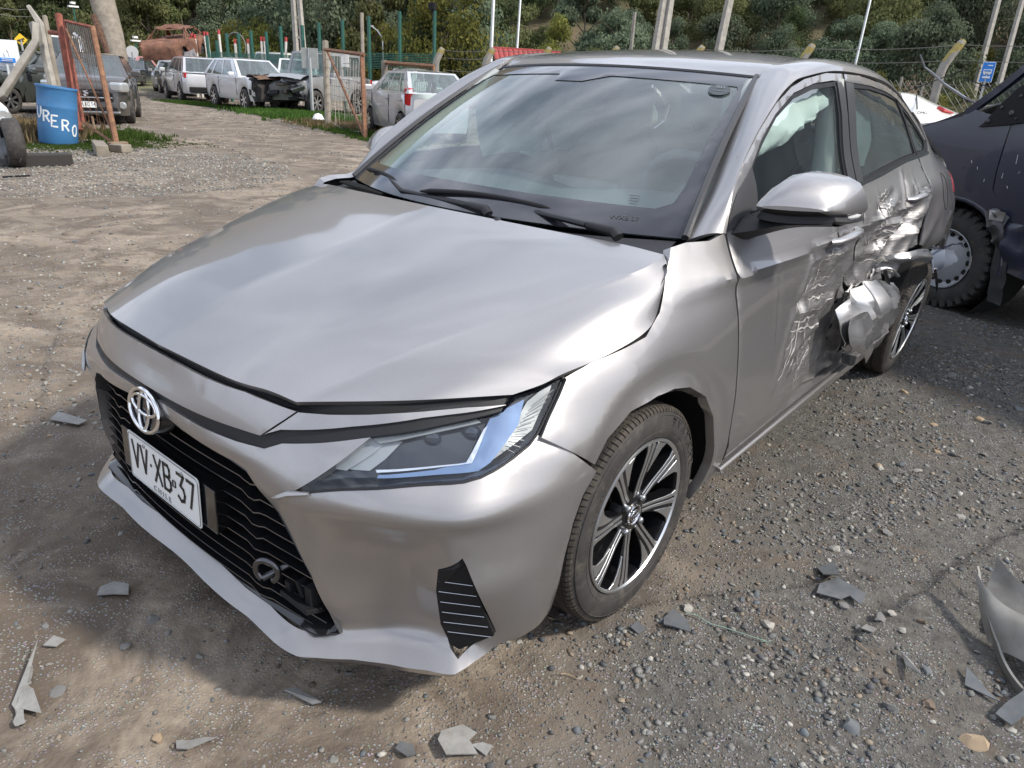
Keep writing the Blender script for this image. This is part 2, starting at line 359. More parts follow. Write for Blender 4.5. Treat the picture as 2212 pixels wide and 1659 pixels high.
def inside(px,py,poly):
    P=np.array(poly); x1=P[:,0];y1=P[:,1];x2=np.roll(x1,-1);y2=np.roll(y1,-1)
    res=np.zeros(len(px),bool)
    for a,b,c,d in zip(x1,y1,x2,y2):
        if b==d: continue
        k=((b>py)!=(d>py))&(px<(c-a)*(py-b)/(d-b)+a); res^=k
    return res
def edgedist(px,py,poly):
    P=np.array(poly); Q=np.roll(P,-1,axis=0); best=np.full(len(px),9.)
    for a,b in zip(P,Q):
        d=b-a; L=max(d@d,1e-12); t=np.clip(((px-a[0])*d[0]+(py-a[1])*d[1])/L,0,1)
        best=np.minimum(best,np.hypot(px-a[0]-t*d[0],py-a[1]-t*d[1]))
    return best
def panelmesh(outline,ev,res=.03,thick=.012,gap=0,holes=(),out=(0,1,0),roll=.0015,sym=False):
    ol=inset(resample(outline,res*.8),gap)
    hs=[inset(resample(h,res*.8),-gap) for h in holes]
    vs=[];es=[]
    for loop in [ol]+hs:
        b=len(vs);n=len(loop); vs+=loop; es+=[(b+i,b+(i+1)%n) for i in range(n)]
    xs=[p[0] for p in ol];zs=[p[1] for p in ol]
    gx,gz=np.meshgrid(np.arange(min(xs),max(xs),res),np.arange(min(zs),max(zs),res*.9)); gx[1::2]+=res*.5
    gx=gx.ravel();gz=gz.ravel(); k=inside(gx,gz,ol)
    for h in hs: k&=~inside(gx,gz,h)
    gx=gx[k];gz=gz[k]; d=edgedist(gx,gz,ol)
    for h in hs: d=np.minimum(d,edgedist(gx,gz,h))
    k=d>res*.45; vs+=list(zip(gx[k],gz[k]))
    r=delaunay_2d_cdt([Vector(v) for v in vs],es,[],0,1e-5)
    V=[(v.x,v.y) for v in r[0]]; F=r[2]
    cx=np.array([sum(V[i][0] for i in f)/3 for f in F]);cz=np.array([sum(V[i][1] for i in f)/3 for f in F])
    k=inside(cx,cz,ol)
    for h in hs: k&=~inside(cx,cz,h)
    F=[f for f,q in zip(F,k) if q]
    P=[Vector(ev(*v)) for v in V]
    # orient
    O=Vector(out)
    tot=sum(((P[f[1]]-P[f[0]]).cross(P[f[2]]-P[f[0]])).dot(O) for f in F)
    if tot<0: F=[tuple(reversed(f)) for f in F]
    nrm=[Vector((0,0,0)) for _ in P]
    for f in F:
        q=(P[f[1]]-P[f[0]]).cross(P[f[2]]-P[f[0]])
        for i in f: nrm[i]+=q
    nrm=[q.normalized() if q.length>0 else O for q in nrm]
    cnt={}
    for f in F:
        for i in range(len(f)):
            a,b=f[i],f[(i+1)%len(f)]; cnt[(a,b)]=1
    bd=[(a,b) for (a,b) in cnt if (b,a) not in cnt and not(sym and abs(P[a].y)<1e-4 and abs(P[b].y)<1e-4)]
    if sym:
        for i in range(len(P)):
            if abs(P[i].y)<1e-4: nrm[i].y=0; nrm[i].normalize()
    used=sorted({i for f in F for i in f}); mp={i:k for k,i in enumerate(used)}
    bset={i for e in bd for i in e}
    VV=[P[i]-nrm[i]*(roll if i in bset else 0) for i in used]
    FF=[tuple(mp[i] for i in f) for f in F]
    if thick:
        top={};bot={}
        for i in bset:
            top[i]=len(VV);VV.append(P[i]-nrm[i]*roll); bot[i]=len(VV);VV.append(P[i]-nrm[i]*thick)
        FF+=[(top[b],top[a],bot[a],bot[b]) for a,b in bd]
    return VV,FF
def meshobj(name,V,F,mat,parent,sharp=38,merge=0):
    me=bpy.data.meshes.new(name); me.from_pydata([tuple(v) for v in V],[],F)
    if merge:
        bm=bmesh.new();bm.from_mesh(me);bmesh.ops.remove_doubles(bm,verts=bm.verts,dist=merge);bm.to_mesh(me);bm.free()
    me.shade_smooth(); me.set_sharp_from_angle(angle=R(sharp))
    return mkobj(name,me,mat,parent)
def mir(V,F): return [Vector((v.x,-v.y,v.z)) for v in V],[tuple(reversed(f)) for f in F]
def panel(name,outline,ev,mat,parent,both=False,merge=False,sharp=38,mat2=None,**kw):
    if merge: kw['sym']=True
    V,F=panelmesh(outline,ev,**kw)
    if merge:
        V2,F2=mir(V,F); b=len(V); return meshobj(name,V+V2,F+[tuple(i+b for i in f) for f in F2],mat,parent,sharp,merge=.0006)
    o=meshobj(name,V,F,mat,parent,sharp)
    if both:
        V2,F2=mir(V,F); o2=meshobj(name,V2,F2,mat2 or mat,parent,sharp); return o,o2
    return o
def Sf(off=0,fn=None):
    def ev(x,z):
        y=S(x,z)+off
        if fn:
            dx,dy,dz=fn(x,z); return (x+dx,y+dy,z+dz)
        return (x,y,z)
    return ev
KT=.8
def T3(*pts): return [(math.atan2(p[1],p[0])*KT,p[2]) for p in pts]
def Ff(off=0):
    def ev(u,z):
        th=u/KT; r=FR(th,z)+off; return (r*math.cos(th),r*math.sin(th),z)
    return ev
def loft(rows,nu=8,nv=8,sharpcols=(),sharprows=()):
    """rows of equal length control points -> dense smooth grid; sharp columns/rows keep a crease"""
    rows=[[np.array(p,float) for p in r] for r in rows]
    def interp(P,n,sharp):
        out=[];m=len(P)
        for i in range(m-1):
            p1,p2=P[i],P[i+1]
            p0=P[i-1] if i>0 and i not in sharp else p1*2-p2
            p3=P[i+2] if i+2<m and (i+1) not in sharp else p2*2-p1
            for j in range(n):
                t=j/n; out.append(.5*((2*p1)+(p2-p0)*t+(2*p0-5*p1+4*p2-p3)*t*t+(3*p1-p0-3*p2+p3)*t**3))
        out.append(P[-1]); return out
    R1=[interp(r,nu,sharpcols) for r in rows]
    C=list(zip(*R1)); C=[interp(list(c),nv,sharprows) for c in C]
    return [list(r) for r in zip(*C)]
def loftobj(name,rows,mat,parent,mirror=None,nu=8,nv=8,sharpcols=(),sharprows=(),sharp=30,rim=.012,out=(0,0,1)):
    G=loft(rows,nu,nv,sharpcols,sharprows); m=len(G);n=len(G[0])
    V=[Vector(p) for r in G for p in r]; F=[(i*n+j,i*n+j+1,(i+1)*n+j+1,(i+1)*n+j) for i in range(m-1) for j in range(n-1)]
    O=Vector(out)
    if sum(((V[f[1]]-V[f[0]]).cross(V[f[2]]-V[f[0]])).dot(O) for f in F)<0: F=[tuple(reversed(f)) for f in F]
    if rim:
        nr=[Vector((0,0,0)) for _ in V]
        for f in F:
            q=(V[f[1]]-V[f[0]]).cross(V[f[2]]-V[f[0]])
            for i in f: nr[i]+=q
        nr=[q.normalized() for q in nr]
        cnt={(f[i],f[(i+1)%4]) for f in F for i in range(4)}; bd=[(a,b) for a,b in cnt if (b,a) not in cnt]
        if mirror=='merge': bd=[(a,b) for a,b in bd if not(abs(V[a].y)<1e-4 and abs(V[b].y)<1e-4)]
        t={};bb={};bs={i for e in bd for i in e}
        for i in bs: t[i]=len(V);V.append(V[i].copy()); bb[i]=len(V);V.append(V[i]-nr[i]*rim)
        F+=[(t[b],t[a],bb[a],bb[b]) for a,b in bd]
    if mirror=='merge':
        V2,F2=mir(V,F); b=len(V); return meshobj(name,V+V2,F+[tuple(i+b for i in f) for f in F2],mat,parent,sharp,merge=.0003)
    o=meshobj(name,V,F,mat,parent,sharp)
    if mirror=='both': V2,F2=mir(V,F); return o,meshobj(name,V2,F2,mat,parent,sharp)
    return o
def textobj(name,body,size,mat,parent,M4,ext=.001,sx=1.0,align='CENTER'):
    cu=bpy.data.curves.new(name,'FONT'); cu.body=body; cu.size=size; cu.align_x=align; cu.align_y='CENTER'; cu.extrude=ext; cu.resolution_u=3
    o=bpy.data.objects.new('tmp',cu); COL.objects.link(o); bpy.context.view_layer.update()
    me=bpy.data.meshes.new_from_object(o.evaluated_get(bpy.context.evaluated_depsgraph_get())); bpy.data.objects.remove(o)
    me.name=name; me.materials.clear()
    me.transform(M4@Matrix.Diagonal((sx,1,1,1)))
    return mkobj(name,me,mat,parent)
def frame(o,xax,yax):
    x=Vector(xax).normalized(); y=Vector(yax); y=(y-x*y.dot(x)).normalized(); z=x.cross(y)
    return Matrix(((x.x,y.x,z.x,o[0]),(x.y,y.y,z.y,o[1]),(x.z,y.z,z.z,o[2]),(0,0,0,1)))
def logo_rings(name,M4,w,h,r,mat,parent):
    mb=MB()
    def el(cx,cy,a,b,rr,n=40):
        pts=[(M4@Vector((cx+a*math.cos(2*math.pi*k/n),cy+b*math.sin(2*math.pi*k/n),0))) for k in range(n+1)]
        mb.tube(pts,rr,n=8,cap=False)
    el(0,0,w/2,h/2,r); el(0,h*.13,w*.40,h*.22,r*.8); el(0,0,w*.17,h*.47,r*.8)
    return mb.build(name,mat,parent,smooth=60)
# ------------------------------------------------------------------ the silver sedan
car=empty('crashed_sedan',(0,0,0),0,'large warm silver four-door sedan in the foreground with crushed rear door and torn sill','car')
P_=MT['paint']; PS=MT['paint_scr']
def hoodrow(c,m,cr,f,e):
    if e[0]<.31: e=(e[0],S(e[0],e[2]),e[2])
    c=np.array(c);m=np.array(m);cr=np.array(cr)
    rd=m+(cr-m)*.62; rd=rd+np.array([0,0,.004])
    return [tuple(c),tuple(m),tuple(rd),tuple(cr),f,e]
HR=[hoodrow((.797,0,.735),(.778,.27,.728),(.733,.448,.717),(.58,.61,.727),(.410,.735,.729)),
 hoodrow((.72,0,.772),(.70,.28,.765),(.62,.50,.757),(.47,.655,.758),(.35,.765,.745)),
 hoodrow((.60,0,.815),(.58,.29,.808),(.50,.546,.797),(.38,.685,.787),(.300,.792,.760)),
 hoodrow((.40,0,.865),(.38,.32,.858),(.30,.61,.843),(.225,.728,.822),(.17,.808,.776)),
 hoodrow((.18,0,.914),(.16,.35,.907),(.10,.68,.885),(.065,.763,.856),(.03,.811,.799)),
 hoodrow((.03,0,.947),(.01,.38,.94),(-.07,.727,.918),(-.075,.775,.878),(-.045,.797,.832)),
 hoodrow((-.06,0,.966),(-.10,.42,.958),(-.175,.722,.938),(-.155,.745,.922),(-.128,.762,.905))]
loftobj('hood',HR,P_,car,mirror='merge',nu=8,nv=8,sharpcols=(3,),sharp=26)
# dark under-layer seen through every shut line
under=[[tuple(np.array(p)*np.array([.985,.985,1])-np.array([0,0,.02])) for p in r] for r in HR]
loftobj('engine_bay_liner',under,MT['void'],car,mirror='merge',nu=3,nv=3,rim=0)
# --- front bumper
lip=[(.815,0,.163),(.824,.127,.163),(.822,.41,.167),(.813,.509,.166),(.79,.547,.170),(.742,.605,.173),(.680,.698,.170),(.621,.794,.172),(.602,.806,.177),(.552,.822,.19),(.514,.832,.205),(.44,.84,.208),(.348,.833,.190)]
archB=[(.350,.84,.22),(.355,.854,.281),(.349,.859,.359),(.339,.866,.443),(.311,.866,.503),(.267,.868,.546)]
seam=[(.348,.839,.621),(.398,.798,.655)]
hllow=[(.444,.795,.634),(.514,.781,.610),(.572,.759,.598),(.665,.686,.594),(.741,.595,.581),(.79,.492,.551)]
topb=[(.667,.593,.667),(.681,.579,.664),(.773,.443,.634),(.789,.406,.616),(.806,.329,.612),(.825,.232,.613),(.837,.106,.620),(.838,0,.622)]
grl=[(.84,0,.594),(.835,.093,.591),(.816,.32,.567),(.809,.366,.557),(.791,.445,.485),(.769,.513,.353),(.735,.557,.205),(.775,.514,.198),(.787,.266,.197),(.774,0,.196)]
bump=T3(*lip)+T3(*archB)+T3(*seam)+T3(*hllow)+T3(*topb)+T3(*grl)
vent=T3((.622,.739,.409),(.600,.786,.448),(.595,.792,.432),(.528,.822,.241),(.603,.785,.190),(.603,.76,.205),(.598,.728,.263),(.621,.733,.354))
panel('front_bumper',bump,Ff(),P_,car,merge=True,res=.015,gap=.0,holes=[vent],out=(1,.6,0),thick=.03,sharp=48)
# black corner vents with thin ribs
for sg in (1,-1):
    VP=np.array([Ff(-.003)(*p) for p in vent]); vc=VP.mean(0); _,_,vt=np.linalg.svd(VP-vc); nv=vt[2]*(1 if vt[2][0]>0 else -1)
    def vpl(p,off=0): p=np.array(p,float); p=p-nv*((p-vc)@nv)+nv*off; return (p[0],p[1]*sg,p[2])
    vi=[vpl(vc+(np.array(p)-vc)*.975,.001) for p in VP]; vb=[vpl(p,-.03) for p in VP]
    mid=vpl(np.array(VP[0])*.45+np.array(VP[2])*.55,.012); low=vpl(vc+(np.array(VP[7])-vc)*.72,.004)
    mb=MB(); n=len(vi); mb.add(vi+vb+[mid],[(0,1,16),(1,2,16),(2,7,16),(7,0,16),(2,3,4,5,6,7)]+[(i,i+n,(i+1)%n+n,(i+1)%n) for i in range(n)])
    vo=mb.build('bumper_vent',MT['matt_black'],car,bevel=.0015)
    for k in range(6):
        z=.240+k*.027; xs=[]
        for i in range(n):
            p,q=VP[i],VP[(i+1)%n]
            if (p[2]-z)*(q[2]-z)<0: xs.append(p+(q-p)*(z-p[2])/(q[2]-p[2]))
        if len(xs)<2: continue
        a,b=xs[0],xs[1]; mb=MB(); mb.tube([vpl(a+(b-a)*.07,.0022),vpl(a+(b-a)*.93+np.array([0,0,.006]),.0022)],.0008,n=4); mb.build('vent_rib',MT['steel'],vo)
# nose panel, side garnish, dark strips
nose=T3((.82,0,.719),(.803,.121,.718),(.771,.328,.713),(.738,.451,.698),(.784,.39,.640),(.819,.227,.641),(.833,.061,.642),(.833,0,.642))
panel('nose_panel',nose,Ff(.005),P_,car,merge=True,res=.02,out=(1,0,1),thick=.012,sharp=50)
garn=T3((.736,.454,.698),(.66,.56,.706),(.572,.642,.712),(.50,.69,.716),(.432,.735,.716),(.428,.737,.713),(.50,.69,.7055),(.577,.647,.700),(.67,.55,.683),(.762,.431,.659),(.782,.394,.641))
panel('nose_garnish',garn,Ff(.004),P_,car,both=True,res=.02,gap=.0012,out=(1,.5,1),thick=.012)
strip=T3((.833,0,.66),(.81,.25,.66),(.775,.40,.66),(.577,.647,.712),(.425,.737,.722),(.444,.736,.698),(.667,.593,.664),(.681,.579,.661),(.773,.443,.630),(.789,.406,.612),(.806,.329,.608),(.825,.232,.609),(.838,0,.612))
panel('nose_strip',strip,Ff(-.007),MT['satin_black'],car,merge=True,res=.025,out=(1,0,1),thick=0)
gapfill=T3((.8,0,.732),(.77,.33,.724),(.735,.45,.714),(.57,.64,.724),(.40,.74,.728),(.42,.735,.70),(.57,.64,.70),(.738,.451,.68),(.771,.328,.70),(.82,0,.70))
panel('hood_seal',gapfill,Ff(-.018),MT['matt_black'],car,merge=True,res=.03,out=(1,0,1),thick=0)
# inner black backing of the whole nose
back=T3((.6,0,.70),(.6,.3,.69),(.6,.6,.70),(.35,.75,.72),(.30,.80,.64),(.28,.8,.56),(.62,.6,.58),(.66,.52,.25),(.66,.45,.16),(.66,0,.16))
panel('nose_backing',back,Ff(-.13),MT['void'],car,merge=True,res=.05,out=(1,0,0),thick=0)
# --- grille
gr=tagit(empty('front_grille',(0,0,0),parent=car))
# the return wall round the opening
rim_=[(p[0],p[1],p[2]) for p in grl]
mb=MB(); full=[Vector(p) for p in rim_]+[Vector((p[0],-p[1],p[2])) for p in rim_[::-1]][1:-1]
n=len(full); inner=[Vector((p.x-.10,p.y*.965,p.z+(.4-p.z)*.03)) for p in full]
mb.add(full+inner,[(i,(i+1)%n,(i+1)%n+n,i+n) for i in range(n)]); mb.build('opening_frame',MT['trim'],gr,recalc=False)
def gz_half(z): # half width of opening at height z
    pts=[(abs(p[1]),p[2]) for p in grl]; best=0
    for i in range(len(pts)-1):
        a,b=pts[i],pts[i+1]
        if (a[1]-z)*(b[1]-z)<=0 and a[1]!=b[1]: best=max(best,a[0]+(b[0]-a[0])*(z-a[1])/(b[1]-a[1]))
    return best
M_slat=simple('dark_satin_chrome',(.22,.22,.225),.35,.7)
def slat(z0,k):
    hw=gz_half(z0)-.01; y0=.30; rows=[]
    n=44
    for i in range(n+1):
        y=-hw+2*hw*i/n; a=abs(y)
        dz=-.05*(y/.5)**2*0; w=max(0,a-y0)
        wav=-.012*math.sin(min(w/.055,1)*math.pi) if z0<.50 else -.007*math.sin(min(w/.05,1)*math.pi)
        x=.802-.055*(y/.55)**2-.0; 
        z=z0+wav-.02*(a/.5)**2
        deep=.045+.02*min(w/.06,1)
        rows.append([(x,y,z+.0016),(x,y,z-.0016),(x-deep,y,z-.005-.004*min(w/.06,1)),(x-deep,y,z+.0016)])
    mb=MB(); mb.grid([r+[r[0]] for r in rows]); o=mb.build('grille_slat',[MT['gloss_black']],gr,smooth=30)
    mb=MB(); mb.grid([[(r[0][0]+.0008,r[0][1],r[0][2]+.0005),(r[0][0]+.0008,r[0][1],r[0][2]-.0012)] for r in rows]); mb.build('slat_edge',M_slat,o,recalc=False)
for k,z in enumerate((.575,.547,.515,.482,.449,.416,.383,.350,.317,.284,.252,.226)): slat(z,k)
for sg in (1,-1):
    for j in (1,2): mb=MB(); mb.tube([(.745-.02*j,sg*(.40+.05*j),.50-.05*j),(.745-.02*j,sg*(.46+.03*j),.25)],.006,n=6); mb.build('grille_stay',MT['gloss_black'],gr)
# glossy valance along the foot of the opening
loftobj('valance',[[(.775,0,.199),(.786,.27,.200),(.772,.505,.201),(.738,.548,.209)],[(.742,0,.218),(.748,.27,.218),(.735,.485,.219),(.705,.53,.230)],[(.69,0,.228),(.70,.26,.228),(.69,.46,.23),(.67,.50,.245)]],MT['gloss_black'],car,mirror='merge',nu=5,nv=4,rim=0)
# bracket + clips at the open tow cover
mb=MB(); mb.box((.765,.47,.262),(.05,.10,.012),Matrix.Rotation(R(-20),3,'Y')); mb.box((.752,.50,.29),(.04,.02,.05)); mb.box((.758,.43,.278),(.035,.02,.035)); mb.box((.755,.465,.29),(.03,.012,.04),Matrix.Rotation(R(30),3,'X'))
mb.build('tow_cover_bracket',MT['matt_black'],gr,bevel=.002)
# towing eye
mb=MB(); c=Vector((.806,.407,.330)); pts=[]
for k in range(20):
    a=R(-60+k*300/19); pts.append(c+Vector((.012*math.cos(a),-.024*math.cos(a),.026*math.sin(a))))
mb.tube(pts,.0075,n=8); mb.tube([pts[0],(.70,.44,.345)],.008,n=8); mb.build('tow_hook',simple('dark_steel',(.12,.12,.125),.2,.9),car,smooth=50)
# plate bracket + plate
PM=frame((.826,0,.4),(0,1,0),(-.045,0,1))
mb=MB(); 
for c,d in (((.0,-.002,-.012),(.46,.118,.02)),): 
    pass
vs=[PM@Vector(v) for v in ((-.235,-.056,-.006),(.235,-.056,-.006),(.235,.056,-.006),(-.235,.056,-.006),(-.225,-.05,-.05),(.225,-.05,-.05),(.225,.05,-.05),(-.225,.05,-.05))]
mb.add(vs,[(0,1,2,3),(0,4,5,1),(1,5,6,2),(2,6,7,3),(3,7,4,0)]); mb.build('plate_bracket',MT['gloss_black'],car,bevel=.003)
def plate(parent,M4,txt1,txt2,txt3,foot,w=.36,h=.13,bold=True):
    mb=MB(); poly=[]
    for cx,cy,a0 in ((w/2-.012,h/2-.012,0),(-w/2+.012,h/2-.012,90),(-w/2+.012,-h/2+.012,180),(w/2-.012,-h/2+.012,270)):
        for k in range(5): a=R(a0+k*22.5); poly.append((cx+.012*math.cos(a),cy+.012*math.sin(a)))
    n=len(poly); mb.add([M4@Vector((*p,0)) for p in poly]+[M4@Vector((p[0],p[1],.0015)) for p in poly],[tuple(range(n,2*n))]+[(i,(i+1)%n,(i+1)%n+n,i+n) for i in range(n)])
    pl=mb.build('number_plate',simple('white_plate',(.78,.79,.78),.35),parent)
    mb=MB(); pp=[M4@Vector((p[0]*.975,p[1]*.94,.0022)) for p in poly]; mb.tube(pp+[pp[0]],.0011,n=5,cap=False); mb.build('plate_border',MT['steel'],pl)
    K=simple('plate_black_paint',(.01,.01,.012),.4)
    def T(s,x,y,sz,sx,nm='plate_letters'): return textobj(nm,s,sz,K,pl,M4@Matrix.Translation((x,y,.0025)),.0009,sx)
    def boldT(s,x,y,sz,sx):
        T(s,x,y,sz,sx)
    # painted characters drawn as strokes
    G={'V':[[(0,1),(.5,0),(1,1)]],'X':[[(0,0),(1,1)],[(0,1),(1,0)]],'B':[[(0,0),(0,1),(.65,1),(.85,.88),(.85,.62),(.6,.53),(0,.53)],[(.6,.53),(.95,.4),(.95,.14),(.65,0),(0,0)]],
       '3':[[(0,1),(.9,1),(.4,.58),(.8,.5),(.95,.3),(.8,.05),(.4,-.02),(0,.1)]],'7':[[(0,1),(.9,1),(.35,0)]],'R':[[(0,0),(0,1),(.7,1),(.9,.85),(.9,.6),(.7,.48),(0,.48)],[(.5,.48),(.95,0)]],
       'K':[[(0,0),(0,1)],[(.9,1),(0,.45)],[(.25,.58),(.95,0)]],'C':[[(.9,.85),(.6,1),(.25,1),(0,.75),(0,.25),(.25,0),(.6,0),(.9,.15)]],'1':[[(.1,.8),(.5,1),(.5,0)]],'4':[[(.7,0),(.7,1),(0,.3),(.95,.3)]]}
    def glyph(ch,x,y,gw,gh,th):
        mb=MB()
        for st in G[ch]:
            for a,b in zip(st[:-1],st[1:]):
                A=Vector((x+a[0]*gw,y+a[1]*gh));B=Vector((x+b[0]*gw,y+b[1]*gh)); d=(B-A).normalized(); nn=Vector((-d.y,d.x))*th/2; A-=d*th*.4;B+=d*th*.4
                mb.add([M4@Vector((*(A+nn),.0028)),M4@Vector((*(A-nn),.0028)),M4@Vector((*(B-nn),.0028)),M4@Vector((*(B+nn),.0028))],[(0,1,2,3)])
        mb.build('plate_letter',K,pl,recalc=False)
    x=-.155;gw=.034
    for i,(ch,dx) in enumerate(zip(txt1+txt2+txt3,(0,.046,.116,.164,.232,.279))): glyph(ch,x+dx,-.026,gw,.068,.0088)
    mb=MB()
    mb.lathe([(0,.0),(.0045,.0)],10,'z',(0,0,0)); 
    mb.v=[tuple(M4@(Vector(v)+Vector((-.058,.008,.0028)))) for v in mb.v]; mb.build('plate_dot',K,pl,recalc=False)
    if foot:
        mb=MB()
        for (ax,ay),(bx,by) in ((((-.008,-.008),(.008,-.008))),((.008,-.008),(.008,.008)),((.008,.008),(-.008,.008)),((-.008,.008),(-.008,-.008))):
            mb.tube([M4@Vector((.060+ax*.8,.006+ay,.003)),M4@Vector((.060+bx*.8,.006+by,.003))],.0015,n=4)
        mb.build('plate_seal',K,pl)
        textobj('plate_country','C H I L E',.019,simple('plate_grey_paint',(.3,.3,.3),.5),pl,M4@Matrix.Translation((-.01,-.050,.0025)),.0008,1.25)
    for xx in (-.09,.10):
        mb=MB(); mb.lathe([(0,.003),(.0045,.003),(.006,.0012)],12,'z'); mb.v=[tuple(M4@(Vector(v)+Vector((xx,.048,.001)))) for v in mb.v]; mb.build('plate_screw',MT['steel'],pl)
    return pl
plate(car,PM,'VV','XB','37',True)
EM=frame((.846,0,.583),(0,1,0),(-.16,0,1))
mb=MB(); n=36; pts=[EM@Vector((.073*math.cos(2*math.pi*k/n),.052*math.sin(2*math.pi*k/n),-.004)) for k in range(n)]
pts2=[EM@Vector((.080*math.cos(2*math.pi*k/n),.059*math.sin(2*math.pi*k/n),-.035)) for k in range(n)]
mb.add(pts+pts2,[tuple(range(n))]+[(k,k+n,(k+1)%n+n,(k+1)%n) for k in range(n)]); mb.build('emblem_mount',MT['gloss_black'],car,smooth=30)
logo_rings('ring_emblem',EM,.146,.098,.0052,MT['chrome'],car)
# --- headlights: dark housing, reflectors, light guide and projector under a clear cover
hl=T3((.79,.492,.551),(.741,.595,.581),(.665,.686,.594),(.572,.759,.598),(.514,.781,.610),(.444,.795,.634),(.401,.797,.655),(.36,.79,.690),(.325,.784,.720),(.292,.778,.748),(.36,.755,.728),(.405,.738,.722),(.442,.738,.700),(.55,.675,.684),(.667,.593,.665))
def hlpart(name,pts,off,mat,parent,sg,th=.008,res=.03,fn=None):
    V,F=panelmesh(T3(*pts),fn or Ff(off),res=res,thick=th,out=(1,1,.3))
    if sg<0: V,F=mir(V,F)
    return meshobj(name,V,F,mat,parent,25)
M_hl=simple('headlight_housing',(.010,.012,.017),.15,coat=1); M_drl=simple('light_guide',(.20,.29,.45),.12,.75,coat=1); M_refl=simple('ribbed_reflector',(.38,.40,.40),.4,.5); M_fog=simple('translucent_marker',(.22,.23,.225),.3,.3,coat=.6); M_deep=simple('deep_blue_lens',(.008,.014,.03),.05,coat=1)
for sg in (1,-1):
    V,F=panelmesh(hl,Ff(-.045),res=.03,thick=0,out=(1,1,0))
    if sg<0: V,F=mir(V,F)
    ho=meshobj('headlight',V,F,M_hl,car)
    # side wall of the recess
    pts=resample(hl,.03); a=[Vector(Ff(-.002)(*p)) for p in pts]; b=[Vector(Ff(-.046)(*p)) for p in pts]
    for q in a+b: q.y*=sg
    mb=MB(); n=len(a); mb.add(a+b,[(i,(i+1)%n,(i+1)%n+n,i+n) for i in range(n)]); mb.build('headlight_wall',M_hl,ho)
    hlpart('light_guide',[(.446,.737,.696),(.39,.762,.712),(.422,.773,.670),(.514,.781,.617),(.545,.777,.606),(.62,.725,.603),(.70,.645,.598),(.70,.648,.603),(.62,.729,.611),(.556,.754,.622),(.50,.742,.662),(.468,.735,.688)],-.018,M_drl,ho,sg,th=.012,res=.02)
    hlpart('light_guide_bar',[(.56,.757,.622),(.49,.735,.672),(.479,.735,.677),(.545,.757,.621),(.69,.635,.608),(.694,.635,.612)],-.014,MT['chrome'],ho,sg,th=.006)
    hlpart('reflector',[(.752,.556,.600),(.700,.583,.640),(.676,.602,.655),(.655,.627,.652),(.690,.612,.628),(.735,.588,.600)],-.028,M_refl,ho,sg)
    hlpart('reflector',[(.738,.585,.600),(.694,.615,.630),(.660,.637,.650),(.640,.652,.650),(.675,.64,.622),(.705,.625,.602)],-.034,M_refl,ho,sg)
    hlpart('upper_band',[(.675,.600,.660),(.60,.648,.676),(.50,.72,.690),(.49,.728,.682),(.60,.655,.665),(.665,.615,.652)],-.016,M_fog,ho,sg)
    hlpart('marker_panel',[(.385,.768,.706),(.31,.779,.738),(.352,.784,.69),(.396,.797,.658),(.44,.79,.642),(.53,.78,.612),(.46,.775,.655),(.42,.775,.680)],-.022,M_fog,ho,sg)
    for k in range(11):
        t=k/10; A=Vector(((.372+.10*t),(.775+.006*t),(.704-.066*t))); B=Vector(((.322+.13*t),(.783+.006*t),(.724-.098*t)))
        rr=[]
        for q in (A,B):
            th=math.atan2(q.y,q.x); r=FR(th,q.z)-.012; rr.append((r*math.cos(th),r*math.sin(th)*sg,q.z))
        mb=MB(); mb.tube(rr,.0010,n=4); mb.build('marker_rib',MT['trim'],ho)
    # projector lens barrels
    for (qx,qy,qz) in ((.60,.70,.650),(.525,.745,.655)):
        th=math.atan2(qy,qx); r=FR(th,qz)-.044; c=Vector((r*math.cos(th),r*math.sin(th)*sg,qz))
        mb=MB(); mb.lathe([(.021,.0),(.020,.004),(.017,.004),(.013,.008),(.007,.010),(0,.011)],20,'x'); rm=Matrix.Rotation(th*sg*.75,4,'Z')
        mb.v=[tuple(rm@Vector(v)+c) for v in mb.v]; mb.build('projector_lens',M_deep,ho,smooth=30)
    hlpart('lens_cover',[(math.cos(0)*0,0,0)],0,None,ho,sg) if False else None
    V,F=panelmesh(hl,Ff(-.001),res=.02,thick=0,gap=.001,out=(1,1,0))
    if sg<0: V,F=mir(V,F)
    meshobj('lens_cover',V,F,MT['lens'],ho)
    # bright tip trim running forward from the lamp
    mb=MB(); tp=[(.79,.492,.551),(.8005,.47,.539),(.806,.455,.533)]
    tt=[]
    for q in tp+[(.74,.592,.578)][:0]:
        tt.append((q[0]+.003,q[1]*sg,q[2]))
    mb.tube([(.775,.535*sg,.562)]+tt,[.004,.007,.006,.001],n=6); mb.build('lamp_tip',P_,car,smooth=40)
    lip_=T3((.79,.492,.551),(.741,.595,.580),(.665,.686,.593),(.572,.759,.597),(.514,.781,.609),(.444,.795,.633),(.401,.797,.654),(.325,.784,.719),(.292,.778,.748))
    ps=[Ff(-.002)(*q) for q in smoothline(lip_,.02)]; mb=MB(); mb.tube([(x,y*sg,z) for x,y,z in ps],.0035,n=5); mb.build('lens_seal',MT['satin_black'],ho,smooth=40)
